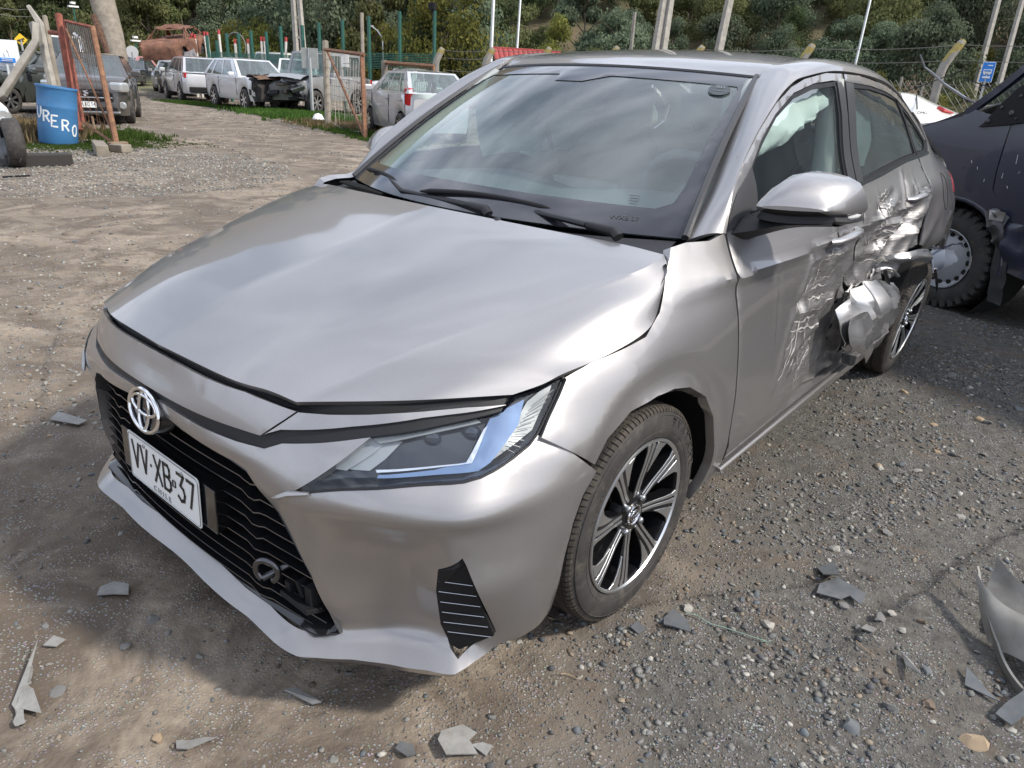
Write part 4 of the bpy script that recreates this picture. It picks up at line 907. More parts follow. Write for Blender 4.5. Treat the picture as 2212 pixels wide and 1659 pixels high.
# --- wheels of the sedan
def alloy_wheel(parent,cx,cz,cy,sg,tilt=0,detail=True,name='wheel'):
    """cy: y of the outer face; built facing +y then mirrored by sg"""
    w=empty(name,(cx,cy*sg,cz),parent=parent); w.rotation_euler=(tilt,0,0 if sg>0 else math.pi)
    Rt=.3005
    prof=[(.205,-.195),(.215,-.200),(.245,-.205),(.275,-.200),(.290,-.188),(.2975,-.17)]
    # tread with circumferential grooves
    for a,b in ((-.165,-.150),(-.138,-.110),(-.098,-.066),(-.054,-.024)):
        prof+=[(Rt-.007,a-.004),(Rt-.0005,a-.003),(Rt,(a+b)/2),(Rt-.0005,b+.003),(Rt-.007,b+.004)]
    side=[(.2985,-.018),(.292,-.008),(.284,-.0035),(.276,.001),(.262,.0045),(.246,.0055),(.232,.004),(.224,.001),(.219,-.002),(.214,-.006),(.209,-.012)]
    mb=MB(); mb.lathe(prof+side,96,'y')
    t=mb.build('tyre',MT['rubber'],w,smooth=42)
    # shoulder blocks
    mb=MB()
    for k in range(112):
        a=2*math.pi*k/112; d=.010
        pts=[]
        for (r_,h,da) in ((.3000,-.020,0),(.2985,-.012,0),(.2925,-.0055,.1),(.286,-.003,.15)):
            pts.append((r_,h,da*.04))
        L=[];Rr=[]
        for r_,h,da in pts: L.append(((r_+.0004)*math.cos(a+da),h+.0006,(r_+.0004)*math.sin(a+da))); Rr.append(((r_+.0004)*math.cos(a+da+.042),h+.0006,(r_+.0004)*math.sin(a+da+.042)))
        n=len(L); mb.add(L+Rr,[(i,i+1,n+i+1,n+i) for i in range(n-1)])
        for a0,b0 in ((-.165,-.150),(-.138,-.110),(-.098,-.066),(-.054,-.024)):
            rr=Rt+.0012; mb.add([(rr*math.cos(a),a0,rr*math.sin(a)),(rr*math.cos(a+.046),a0,rr*math.sin(a+.046)),(rr*math.cos(a+.040),b0,rr*math.sin(a+.040)),(rr*math.cos(a-.008),b0,rr*math.sin(a-.008))],[(0,1,2,3)])
    o=mb.build('tread_block',MT['tread'],w); o['kind']='stuff'
    if detail:
        # raised lettering and rings on the sidewall
        def arc(txt,r0,a0,size,da,sx=1.0):
            for i,ch in enumerate(txt):
                if ch==' ': continue
                a=a0-da*i; M=frame((r0*math.cos(a),.0055,r0*math.sin(a)),(math.sin(a),0,-math.cos(a)),(math.cos(a),0,math.sin(a)))
                # facing +y
                M=frame((r0*math.cos(a),.0050,r0*math.sin(a)),(math.sin(a),0,-math.cos(a)),(math.cos(a),0,math.sin(a)))
                textobj('sidewall_letter',ch,size,MT['rubber'],t,M,.0011,sx)
        arc('ENASAVE',.262,R(166),.032,R(8.2),1.25)
        arc('195/50R16 84V',.244,R(40),.014,R(3.0),1.1)
        arc('TUBELESS',.262,R(-125),.014,R(3.2),1.1)
        for r_ in (.2365,.278):
            mb=MB(); mb.tube([(r_*math.cos(2*math.pi*k/96),.0042 if r_<.25 else .0008,r_*math.sin(2*math.pi*k/96)) for k in range(97)],.0012,n=4,cap=False); mb.build('sidewall_ring',MT['rubber'],t)
    # rim
    mb=MB(); mb.lathe([(.209,-.012),(.2145,-.004),(.2135,.0005),(.208,.0012),(.204,-.004),(.2025,-.014),(.200,-.03),(.196,-.08),(.195,-.19)],96,'y')
    rim=mb.build('rim',MT['alloy_black'],w,smooth=35)
    mb=MB(); mb.lathe([(.2150,-.0025),(.2138,.0018),(.2085,.0025),(.2045,-.0025)],96,'y'); mb.build('rim_lip',MT['alloy'],rim,smooth=50)
    mb=MB(); mb.lathe([(.196,-.13),(.06,-.13),(.0,-.12)],40,'y'); mb.lathe([(.14,-.085),(.14,-.095),(.06,-.095),(.06,-.08),(.14,-.08)],40,'y'); mb.box((.12,-.09,-.03),(.06,.05,.11)); mb.build('brake_disc',MT['steel'],rim,smooth=30)
    def pol(r_,a,h): return (r_*math.cos(a),h,r_*math.sin(a))
    off=R(8)
    def dish(r_): return -.020+.016*sm(.05,.205,r_)
    for k in range(8):
        p=off+k*math.pi/4
        def strip(spec,h,d,mat,nm,par):
            """spec: list of (r, a_left, a_right) in degrees"""
            mb=MB(); L=[];n=len(spec)
            for r_,al,ar in spec: L+= [pol(r_,p+R(al),dish(r_)+h),pol(r_,p+R(ar),dish(r_)+h),pol(r_,p+R(ar),dish(r_)+h-d),pol(r_,p+R(al),dish(r_)+h-d)]
            F=[]
            for i in range(n-1):
                a=4*i;b=a+4; F+=[(a,a+1,b+1,b),(a+1,a+2,b+2,b+1),(a+3,a,b,b+3),(a+2,a+3,b+3,b+2)]
            F+=[(0,3,2,1),(4*n-4,4*n-3,4*n-2,4*n-1)]
            mb.add(L,F); return mb.build(nm,mat,par,bevel=.0006,seg=1)
        body=strip([(.030,-26,22),(.060,-15,15),(.10,-7.0,12),(.15,-5.0,14.0),(.185,-4.8,17.5),(.2035,-6.5,22)],0,.035,MT['alloy_black'],'spoke',rim)
        strip([(.050,-13,-4.5),(.10,-6.8,-2.2),(.15,-5.0,-1.5),(.185,-4.8,-1.3),(.2040,-6.0,-1.4)],.0025,.003,MT['alloy'],'spoke_strip',body)
        strip([(.056,3.5,12.0),(.10,1.4,6.2),(.15,1.0,4.6),(.185,1.0,4.6),(.2040,1.0,5.4)],.0025,.003,MT['alloy'],'spoke_strip',body)
        strip([(.118,10.4,11.0),(.14,9.0,13.0),(.165,8.4,15.4),(.188,8.4,18.0),(.2040,8.6,22.5)],.0030,.004,MT['alloy'],'spoke_strip',body)
    mb=MB(); mb.lathe([(.075,-.05),(.066,-.022),(.050,-.0185),(.036,-.017),(.033,-.013),(.0,-.011)],48,'y'); mb.build('hub',MT['alloy_black'],rim,smooth=30)
    mb=MB(); mb.lathe([(.030,-.0135),(.0285,-.009),(.0255,-.009),(.024,-.012)],40,'y'); cap=mb.build('centre_cap',MT['chrome'],rim,smooth=40)
    logo_rings('cap_emblem',frame((0,-.0095,0),(1,0,0),(0,0,1)),.040,.030,.0013,MT['chrome'],rim)
    for k in range(4):
        a=off+math.pi/8+R(12)+k*math.pi/2; c=(.050*math.cos(a),0,.050*math.sin(a))
        mb=MB(); mb.lathe([(.0125,-.022),(.0125,-.016)],20,'y',c); mb.lathe([(.0,-.004),(.006,-.0045),(.0088,-.007),(.0095,-.012),(.0100,-.020)],6 if False else 12,'y',c); mb.build('wheel_nut',MT['steel'],rim,smooth=40)
    return w
wf=alloy_wheel(car,0,.296,.842,1); 
alloy_wheel(car,0,.296,.842,-1,detail=False)
wr=alloy_wheel(car,-2.60,.298,.865,1,tilt=R(-5),detail=False)
alloy_wheel(car,-2.62,.296,.842,-1,detail=False)
# --- door mirrors
def mirror(sg):
    m=empty('door_mirror',(0,0,0) if sg>0 else (-.05,.045,-.01),parent=car)
    base=[(.820,1.047),(.828,1.074),(.846,1.103),(.872,1.130),(.905,1.140),(.945,1.138),(.980,1.130),(1.007,1.116),(1.025,1.090),(1.037,1.052),(1.033,1.039),(1.010,1.028),(.965,1.021),(.92,1.017),(.875,1.018),(.838,1.025),(.824,1.035)]
    zc=1.049
    def ring(t):
        ky=float(np.interp(t,[0,.3,.6,.8,.92,1],[1,.99,.94,.86,.78,.64])); kz=float(np.interp(t,[0,.3,.55,.75,.9,1],[1,.97,.86,.66,.40,.06])); kb=float(np.interp(t,[0,.3,.6,.85,1],[1,1,.9,.62,.15]))
        out=[]
        for y,z in base:
            yy=.925+(y-.925)*ky-.010*t; zz=zc+(z-zc)*(kz if z>=zc else kb)
            out.append((-.640+.160*t-.62*(yy-.925),yy*sg,zz+.004*t))
        return out
    T_=(0,.12,.3,.45,.6,.72,.82,.90,.96,1.0); rows=[ring(t) for t in T_]; n=len(base)
    V=[Vector(p) for r in rows for p in r]; F=[]
    for i in range(len(rows)-1):
        for k in range(n): F.append((i*n+k,i*n+(k+1)%n,(i+1)*n+(k+1)%n,(i+1)*n+k))
    F.append(tuple((len(rows)-1)*n+k for k in range(n))[::-1])
    if sg<0: F=[tuple(reversed(f)) for f in F]
    def zl(v): return 0
    def sub(name,pick,mat,ang):
        ff=[f for q_,f in enumerate(F) if pick(q_%n if q_<len(F)-1 else -1)]
        used=sorted({i for f in ff for i in f}); mp={i:k for k,i in enumerate(used)}
        o=meshobj(name,[V[i] for i in used],[tuple(mp[i] for i in f) for f in ff],mat,m,ang)
        o.modifiers.new('round','SUBSURF').levels=0; o.modifiers.clear(); return o
    cap=sub('mirror_cap',lambda k:k in (0,1,2,3,4,5,6,7,8,9,10,16,15,-1),P_,40)
    sub('mirror_shell',lambda k:k in (11,12,13,14),MT['satin_black'],40)
    mb=MB(); bb=[(y,z-.003) for y,z in base[10:17]]
    loftobj('mirror_foot',[[(p[0]-.004,p[1],p[2]-.021) for p in [ring(t)[k] for k in (10,11,12,13,14,15,16)]] for t in (0,.3,.6,.85)][::1],MT['satin_black'],m,nu=2,nv=2,rim=.022,out=(0,0,-1))
    # indicator strip
    mb=MB(); pts=[]
    for k in range(8):
        t=k/7; pts.append((-.565-.105*t,(.955+.079*math.sin(t*1.35))*sg,1.021+.014*t))
    mb.tube(pts,[.003]+[.0075]*6+[.003],n=7,flat=1.0); mb.build('indicator_lamp',simple('clear_plastic',(.5,.5,.48),.12,coat=1),m,smooth=50)
    mb=MB(); mb.add([(x-.004,y,z) for x,y,z in ring(.02)],[tuple(range(n))]); mb.build('mirror_glass',MT['chrome'],m)
    # arm
    loftobj('mirror_arm',[[(-.43,.782*sg,.972),(-.50,.782*sg,1.012),(-.585,.782*sg,1.005),(-.60,.79*sg,.965),(-.50,.79*sg,.945),(-.43,.782*sg,.972)],
      [(-.455,.83*sg,.985),(-.52,.83*sg,1.028),(-.60,.83*sg,1.025),(-.62,.83*sg,.985),(-.53,.83*sg,.965),(-.455,.83*sg,.985)],
      [(-.50,.90*sg,1.005),(-.54,.90*sg,1.03),(-.65,.90*sg,1.03),(-.66,.90*sg,1.0),(-.57,.90*sg,.992),(-.50,.90*sg,1.005)],
      [(-.55,1.0*sg,1.015),(-.57,1.0*sg,1.03),(-.66,1.0*sg,1.03),(-.67,1.0*sg,1.008),(-.60,1.0*sg,1.006),(-.55,1.0*sg,1.015)]],MT['satin_black'],m,nu=3,nv=4,rim=0,sharp=60)
for s in (1,-1): mirror(s)
# --- door handles
def handle(parent,x0,x1,z0,z1,yo,sg):
    h=empty('door_handle',(0,0,0),parent=parent)
    mb=MB(); pts=[];rs=[]
    for k in range(13):
        t=k/12; x=x0+(x1-x0)*t; z=z0+(z1-z0)*t; y=S(x,z)+crash(x,z)[1]*(1 if sg>0 else 0)+.030*math.sin(math.pi*min(1,max(0,t)))**.45-.004; pts.append((x,y*sg,z)); rs.append(.0145+.005*math.sin(math.pi*t))
    mb.tube(pts,rs,n=10,flat=.65); mb.build('handle_bar',P_,h,smooth=60)
    mb=MB(); xm=(x0+x1)/2; zm=(z0+z1)/2
    v=[(xm,(S(xm,zm)+(crash(xm,zm)[1] if sg>0 else 0)+.0008)*sg,zm)]
    for k in range(20):
        a=2*math.pi*k/20; x=xm+.055*math.cos(a); z=zm+.004+.040*math.sin(a); v.append((x,(S(x,z)+(crash(x,z)[1] if sg>0 else 0)+.0015)*sg,z))
    mb.add(v,[(0,1+k,1+(k+1)%20) for k in range(20)]); mb.build('handle_cup',P_,h,recalc=False,smooth=60)
handle(fdo,-1.09,-1.34,.878,.898,0,1); handle(rdo,-2.05,-2.36,.942,.968,0,1)
handle(fdr,-1.09,-1.34,.878,.898,0,-1); handle(rdr,-2.05,-2.30,.942,.968,0,-1)
# --- interior
I=MT['interior']
loftobj('dashboard',[[(-.30,0,.945),(-.32,.35,.945),(-.42,.69,.94)],[(-.50,0,.975),(-.50,.35,.985),(-.55,.70,.965)],[(-.72,0,.975),(-.74,.35,1.005),(-.70,.71,.965)],[(-.82,0,.93),(-.86,.35,.965),(-.78,.71,.92)],[(-.80,0,.70),(-.80,.35,.72),(-.78,.71,.70)],[(-.70,0,.40),(-.70,.35,.40),(-.70,.71,.40)]],I,car,mirror='merge',nu=5,nv=4,rim=0)
mb=MB(); mb.box((-.835,.0,.93),(.03,.30,.15),Matrix.Rotation(R(-12),3,'Y')); mb.box((-1.05,0,.55),(.6,.2,.30)); mb.build('centre_console',MT['gloss_black'],car,bevel=.01)
stw=empty('steering_wheel',(-.98,.37,.96),parent=car); stw.rotation_euler=(0,R(-62),0)
mb=MB(); mb.tube([(.185*math.cos(2*math.pi*k/40),.185*math.sin(2*math.pi*k/40),0) for k in range(41)],.016,n=8,cap=False); mb.build('wheel_rim',MT['seat'],stw,smooth=60)
mb=MB(); mb.lathe([(0,.02),(.05,.02),(.07,.0),(.0,-.03)],20,'z'); mb.box((0,.11,0),(.04,.12,.02)); mb.box((0,-.11,0),(.04,.12,.02)); mb.box((-.11,0,0),(.12,.04,.02)); mb.build('wheel_spoke',I,stw,bevel=.005)
def seat(x,y,w=.50,rear=False):
    s=empty('rear_bench' if rear else 'front_seat',(0,0,0),parent=car)
    loftobj('seat_cushion',[[(x+.50,y-w/2,.52),(x+.50,y,.54),(x+.50,y+w/2,.52)],[(x+.42,y-w/2,.60),(x+.42,y,.585),(x+.42,y+w/2,.60)],[(x+.0,y-w/2,.56),(x,y,.53),(x,y+w/2,.56)]],MT['seat'],s,nu=4,nv=3,rim=.12)
    loftobj('seat_back',[[(x+.02,y-w/2,.50),(x+.06,y,.50),(x+.02,y+w/2,.50)],[(x-.05,y-w/2,.80),(x-.10,y,.80),(x-.05,y+w/2,.80)],[(x-.14,y-w/2.3,1.05),(x-.17,y,1.07),(x-.14,y+w/2.3,1.05)],[(x-.20,y-w/3.2,1.15),(x-.20,y,1.16),(x-.20,y+w/3.2,1.15)]],MT['seat'],s,nu=5,nv=4,rim=.12,out=(1,0,0))
    for yy in ([y] if not rear else [y-.4,y+.4]):
        mb=MB(); mb.box((x-.22,yy,1.235),(.10,.25,.16)); mb.tube([(x-.22,yy-.05,1.1),(x-.22,yy-.05,1.2)],.006); mb.tube([(x-.22,yy+.05,1.1),(x-.22,yy+.05,1.2)],.006); mb.build('headrest',MT['seat'],s,bevel=.035,smooth=60,seg=3)
seat(-1.42,.37); seat(-1.42,-.37); seat(-2.30,0,1.20,True)
mb=MB(); mb.box((-.80,-.02,1.27),(.03,.22,.065)); mb.tube([(-.80,-.02,1.27),(-.76,-.0,1.33)],.01); mb.build('rear_view_mirror',MT['satin_black'],car,bevel=.012)
loftobj('headliner',[[(-1.0,0,1.40),(-1.0,.3,1.395),(-1.0,.53,1.37)],[(-1.5,0,1.44),(-1.5,.3,1.435),(-1.5,.53,1.41)],[(-2.3,0,1.38),(-2.3,.3,1.38),(-2.3,.5,1.35)]],MT['headliner'],car,mirror='merge',nu=3,nv=3,rim=0,out=(0,0,-1))
for s in (1,-1):
    loftobj('inner_door_trim',[[(-.50,.72*s,.99),(-1.4,.735*s,1.03),(-2.3,.70*s,1.05)],[(-.55,.74*s,.75),(-1.4,.74*s,.75),(-2.3,.72*s,.75)],[(-.6,.76*s,.3),(-1.4,.77*s,.3),(-2.3,.75*s,.3)]],I,car,nu=4,nv=3,rim=0)
    mb=MB(); mb.tube([(-1.36,.70*s,1.0),(-1.40,.665*s,1.2),(-1.43,.62*s,1.38)],[.05,.045,.05],n=8); mb.build('inner_pillar',MT['headliner'],car,smooth=60)
    mb=MB(); mb.tube([(-.42,.66*s,.98),(-.62,.615*s,1.14),(-.94,.545*s,1.345)],[.03,.03,.03],n=8); mb.build('inner_pillar',MT['headliner'],car,smooth=60)
    mb=MB(); mb.tube([(-1.40,.655*s,1.18),(-1.36,.52*s,.95),(-1.30,.60*s,.62)],.012,n=6,flat=2.2); mb.build('seat_belt',MT['satin_black'],car)
crumple('curtain_airbag',[[(-.72,.585,1.225),(-.95,.60,1.325),(-1.20,.60,1.35),(-1.36,.60,1.36)],[(-.70,.625,1.19),(-.92,.655,1.25),(-1.15,.66,1.28),(-1.34,.655,1.30)],[(-.70,.63,1.15),(-.86,.655,1.17),(-1.05,.655,1.20),(-1.28,.645,1.26)],[(-.73,.60,1.12),(-.84,.61,1.13),(-1.0,.61,1.16),(-1.2,.60,1.24)]],MT['airbag'],car,amp=.026,sc=9,seed=3,nu=6,nv=6)
crumple('curtain_airbag',[[(-.68,.63,1.17),(-.74,.645,1.165),(-.82,.64,1.16)],[(-.71,.635,1.09),(-.765,.645,1.08),(-.81,.64,1.09)],[(-.765,.64,1.01),(-.785,.642,1.0),(-.80,.64,1.02)]],MT['airbag'],car,amp=.018,sc=14,seed=9)
crumple('curtain_airbag',[[(-1.55,.56,1.34),(-1.85,.57,1.34),(-2.2,.54,1.30)],[(-1.56,.62,1.20),(-1.85,.63,1.18),(-2.15,.61,1.16)],[(-1.58,.63,1.07),(-1.85,.635,1.05),(-2.08,.62,1.06)]],MT['airbag'],car,amp=.02,sc=6,seed=7)
crumple('curtain_airbag',[[(-.85,-.56,1.30),(-1.3,-.58,1.36),(-2.1,-.55,1.33)],[(-.90,-.625,1.15),(-1.3,-.64,1.18),(-2.1,-.62,1.15)],[(-.95,-.63,1.02),(-1.3,-.65,1.03),(-2.0,-.63,1.02)]],MT['airbag'],car,amp=.02,sc=6,seed=12)
# ------------------------------------------------------------------ ground
FH=np.array([-.7716,-.6361]); RH=np.array([-.6361,.7716])      # horizontal "ahead" and "right" as seen from the gate
_rng=np.random.default_rng(5)
_tab=_rng.random((256,256))
def vnoise(x,y):
    xi=np.floor(x).astype(int);yi=np.floor(y).astype(int);fx=x-xi;fy=y-yi
    fx=fx*fx*(3-2*fx);fy=fy*fy*(3-2*fy); g=lambda a,b:_tab[a&255,b&255]
    return (g(xi,yi)*(1-fx)+g(xi+1,yi)*fx)*(1-fy)+(g(xi,yi+1)*(1-fx)+g(xi+1,yi+1)*fx)*fy
def fbm(x,y,o=4):
    s=0;a=1;t=0
    for k in range(o): s=s+a*vnoise(x*2**k+17*k,y*2**k+5*k);t+=a;a*=.5
    return s/t
def gheight(x,y,fine=True):
    x=np.asarray(x,float);y=np.asarray(y,float)
    d=(x-1.46)*FH[0]+(y-1.6)*FH[1]; e=(x-1.46)*RH[0]+(y-1.6)*RH[1]
    w=1/(1+np.exp(-(e/np.maximum(d,1)*30+4)))         # 0 on the left side of the view, 1 on the right
    d0=66-26*w
    h=np.maximum(0,d-d0); z=.50*h*(1-np.exp(-h/6))
    z=z+np.minimum(1,h/8)*(fbm(x*.08,y*.08,3)-.5)*5
    near=np.exp(-(np.hypot(x,y)/9)**2)
    z=z+(fbm(x*.35,y*.35,3)-.5)*.10*np.clip(d/10-.25,0,1)
    if fine:
        # low relief around the car: packed dirt, ruts and rubble
        z=z+(fbm(x*1.3,y*1.3,3)-.5)*.030*near+(fbm(x*9,y*9,3)-.5)*.015*near-.004*near
        z=z+(fbm(x*40,y*40,2)-.5)*.004*near
        for (ax0,ay0,bx0,by0) in ((-.02,.86,-.33,1.08),(-.33,1.08,-.60,1.27),(-.60,1.27,-.72,1.56),(-.35,1.35,-1.35,1.62),(.95,-.9,.2,-2.6),(.4,-.9,-.6,-3.4)):
            ex,ey=bx0-ax0,by0-ay0; t=np.clip(((x-ax0)*ex+(y-ay0)*ey)/(ex*ex+ey*ey),0,1); px=x-ax0-t*ex; py=y-ay0-t*ey; sd=(px*ey-py*ex)/math.hypot(ex,ey)+ (fbm(x*6,y*6,2)-.5)*.04; q=np.exp(-(np.hypot(px,py)/.10)**2)
            z=z+.010*q*np.tanh(sd/.012)
    return z
def gz(x,y): return float(gheight(np.array([x]),np.array([y]))[0])
def axis(fine0,fine1,step,lim0,lim1,g=1.13):
    a=list(np.arange(fine0,fine1,step)); s=step;v=fine0
    lo=[]
    while v>lim0: s=min(s*g,40); v-=s; lo.append(v)
    hi=[];s=step;v=a[-1]
    while v<lim1: s=min(s*g,40); v+=s; hi.append(v)
    return np.array(lo[::-1]+a+hi)
ax_=axis(-2.9,1.6,.0115,-420,120,1.05); ay_=axis(-2.0,2.0,.0115,-420,160,1.05)
GX,GY=np.meshgrid(ax_,ay_,indexing='ij'); GZ=gheight(GX,GY)
V=np.stack([GX.ravel(),GY.ravel(),GZ.ravel()],1); nx_,ny_=GX.shape
I0=(np.arange(nx_-1)[:,None]*ny_+np.arange(ny_-1)[None,:]).ravel()
Fq=np.stack([I0,I0+ny_,I0+ny_+1,I0+1],1)
def npmesh(name,V,F,smooth=True):
    me=bpy.data.meshes.new(name); k=F.shape[1]
    me.vertices.add(len(V)); me.vertices.foreach_set('co',V.astype(np.float32).ravel())
    me.loops.add(F.size); me.loops.foreach_set('vertex_index',F.astype(np.int32).ravel())
    me.polygons.add(len(F)); me.polygons.foreach_set('loop_start',np.arange(0,F.size,k,dtype=np.int32)); me.polygons.foreach_set('loop_total',np.full(len(F),k,dtype=np.int32))
    me.update(calc_edges=True)
    if smooth: me.shade_smooth()
    return me
def ground_mat():
    m,nt,b=newmat('yard_dirt_and_gravel'); L=nt.links; t=N(nt,'ShaderNodeTexCoord'); P=t.outputs['Object']
    def noise_(s,d=8.,r=.6,dist=0.): n=N(nt,'ShaderNodeTexNoise',Scale=s,Detail=d,Roughness=r,Distortion=dist); L.new(P,n.inputs['Vector']); return n.outputs[0]
    def rng(o,a,b_,c,d):
        q=N(nt,'ShaderNodeMapRange'); q.inputs[1].default_value=a;q.inputs[2].default_value=b_;q.inputs[3].default_value=c;q.inputs[4].default_value=d; L.new(o,q.inputs[0]); return q.outputs[0]
    def mix(f,a,c,mode='MIX'):
        q=N(nt,'ShaderNodeMix',data_type='RGBA',blend_type=mode)
        if isinstance(f,float): q.inputs[0].default_value=f
        else: L.new(f,q.inputs[0])
        for k,v in ((6,a),(7,c)):
            if isinstance(v,tuple): q.inputs[k].default_value=(*v,1)
            else: L.new(v,q.inputs[k])
        return q.outputs[2]
    def math_(op,a,c):
        q=N(nt,'ShaderNodeMath',operation=op)
        for k,v in ((0,a),(1,c)):
            if isinstance(v,(int,float)): q.inputs[k].default_value=v
            else: L.new(v,q.inputs[k])
        return q.outputs[0]
    big=noise_(.55,5.,.6,.6); mid=noise_(2.6,7.,.65,.8); fine=noise_(26.,6.,.7); vf=noise_(150.,4.,.7)
    dirt=mix(rng(mid,.42,.58,0,1),(.335,.278,.215),(.145,.115,.088))
    dirt=mix(rng(big,.40,.62,0,.75),dirt,(.14,.115,.092))
    pale=noise_(1.1,6.,.7,1.2); dirt=mix(rng(pale,.58,.72,0,.8),dirt,(.46,.39,.305))
    dirt=mix(rng(fine,.35,.68,0,.5),dirt,(.13,.105,.085))
    sx=N(nt,'ShaderNodeSeparateXYZ'); L.new(P,sx.inputs[0]); X,Y,Z=sx.outputs
    # gravel to the right of the sedan
    g=math_('ADD',Y,math_('MULTIPLY',X,-.25)); g=math_('ADD',g,math_('MULTIPLY',rng(big,.3,.7,-.5,.5),1.0)); gm=rng(g,.55,1.15,0,1)
    gv=mix(rng(fine,.35,.65,0,1),(.078,.073,.066),(.15,.14,.125)); gv=mix(rng(noise_(3.5,6.,.7,1.),.52,.68,0,.8),gv,(.15,.115,.085))
    col=mix(gm,dirt,gv)
    # small pebbles as speckle below the size of the modelled ones
    v=N(nt,'ShaderNodeTexVoronoi',Scale=110.); L.new(P,v.inputs['Vector'])
    hs=N(nt,'ShaderNodeHueSaturation',Saturation=.22,Value=.62); L.new(v.outputs['Color'],hs.inputs['Color'])
    pm=math_('MULTIPLY',rng(v.outputs['Distance'],.42,.30,0,1),rng(noise_(9.,3.),.42,.6,0.,.8)); col=mix(pm,col,mix(.6,col,hs.outputs[0]))
    v2=N(nt,'ShaderNodeTexVoronoi',Scale=21.); L.new(P,v2.inputs['Vector'])
    pm2=math_('MULTIPLY',rng(v2.outputs['Distance'],.30,.20,0,1),rng(noise_(3.,4.,.7),.5,.62,0,.9))
    pm2=math_('MULTIPLY',pm2,.0)
    # weeds and bare earth on the hill, green verge by the scrap cars
    d=math_('ADD',math_('MULTIPLY',X,float(FH[0])),math_('MULTIPLY',Y,float(FH[1])))
    hill=rng(Z,.4,1.6,0,1)
    hn=noise_(.12,6.,.6); hc=mix(rng(hn,.35,.55,0,1),(.075,.08,.04),(.17,.125,.085)); hc=mix(rng(noise_(1.6,7.),.45,.65,0,.6),hc,(.06,.07,.03))
    far=rng(d,33.,42.,0,1); col=mix(far,col,mix(rng(noise_(.5,5.),.35,.6,0,1),(.10,.12,.05),(.20,.17,.12))); col=mix(hill,col,hc)
    L.new(col,b.inputs['Base Color']); b.inputs['Roughness'].default_value=.95; b.inputs['Specular IOR Level'].default_value=.15
    hsum=math_('ADD',math_('MULTIPLY',fine,.6),math_('MULTIPLY',vf,.25)); hsum=math_('ADD',hsum,math_('MULTIPLY',pm,.35)); hsum=math_('ADD',hsum,math_('MULTIPLY',pm2,.5))
    bp=N(nt,'ShaderNodeBump',Strength=1.0,Distance=.012); L.new(hsum,bp.inputs['Height']); L.new(bp.outputs[0],b.inputs['Normal'])
    return m
MT['ground']=ground_mat()
gr_=mkobj('ground',npmesh('ground',V,Fq),MT['ground']); tagit(gr_,kind='structure')
# ------------------------------------------------------------------ stones
def stonemat(name,attr=True,col=(.2,.19,.17)):
    m,nt,b=newmat(name); L=nt.links; b.inputs['Roughness'].default_value=.85; b.inputs['Specular IOR Level'].default_value=.25
    t=N(nt,'ShaderNodeTexCoord'); n=N(nt,'ShaderNodeTexNoise',Scale=90.,Detail=6.,Roughness=.7); L.new(t.outputs['Object'],n.inputs['Vector'])
    r=N(nt,'ShaderNodeMapRange'); r.inputs[1].default_value=.3;r.inputs[2].default_value=.7;r.inputs[3].default_value=.72;r.inputs[4].default_value=1.2; L.new(n.outputs[0],r.inputs[0])
    mx=N(nt,'ShaderNodeMix',data_type='RGBA',blend_type='MULTIPLY'); mx.inputs[0].default_value=1
    if attr: a=N(nt,'ShaderNodeAttribute',attribute_name='col'); L.new(a.outputs['Color'],mx.inputs[6])
    else: mx.inputs[6].default_value=(*col,1)
    L.new(r.outputs[0],mx.inputs[7]); L.new(mx.outputs[2],b.inputs['Base Color'])
    bp=N(nt,'ShaderNodeBump',Strength=.4,Distance=.003); L.new(n.outputs[0],bp.inputs['Height']); L.new(bp.outputs[0],b.inputs['Normal'])
    return m
def icos(sub):
    bm=bmesh.new(); bmesh.ops.create_icosphere(bm,subdivisions=sub,radius=1); bm.verts.ensure_lookup_table()
    V=np.array([v.co[:] for v in bm.verts]);F=np.array([[v.index for v in f.verts] for f in bm.faces]); bm.free(); return V,F
def rockshapes(sub,n,seed):
    rg=np.random.default_rng(seed); V,F=icos(sub); out=[]
    for k in range(n):
        W=V.copy()
        for _ in range(5):      # cut a few planes to get facets
            nrm=rg.normal(size=3); nrm/=np.linalg.norm(nrm); c=rg.uniform(.35,.8); dd=W@nrm; W-=np.outer(np.maximum(0,dd-c),nrm)*.9
        W*=np.array([1,rg.uniform(.5,.95),rg.uniform(.3,.65)]); W+=rg.normal(size=W.shape)*.06; out.append(W)
    return out,F
PAL=np.array([(.17,.168,.16),(.085,.088,.092),(.135,.15,.16),(.28,.27,.24),(.25,.205,.155),(.15,.118,.09),(.20,.195,.18),(.22,.21,.19),(.36,.345,.31)])
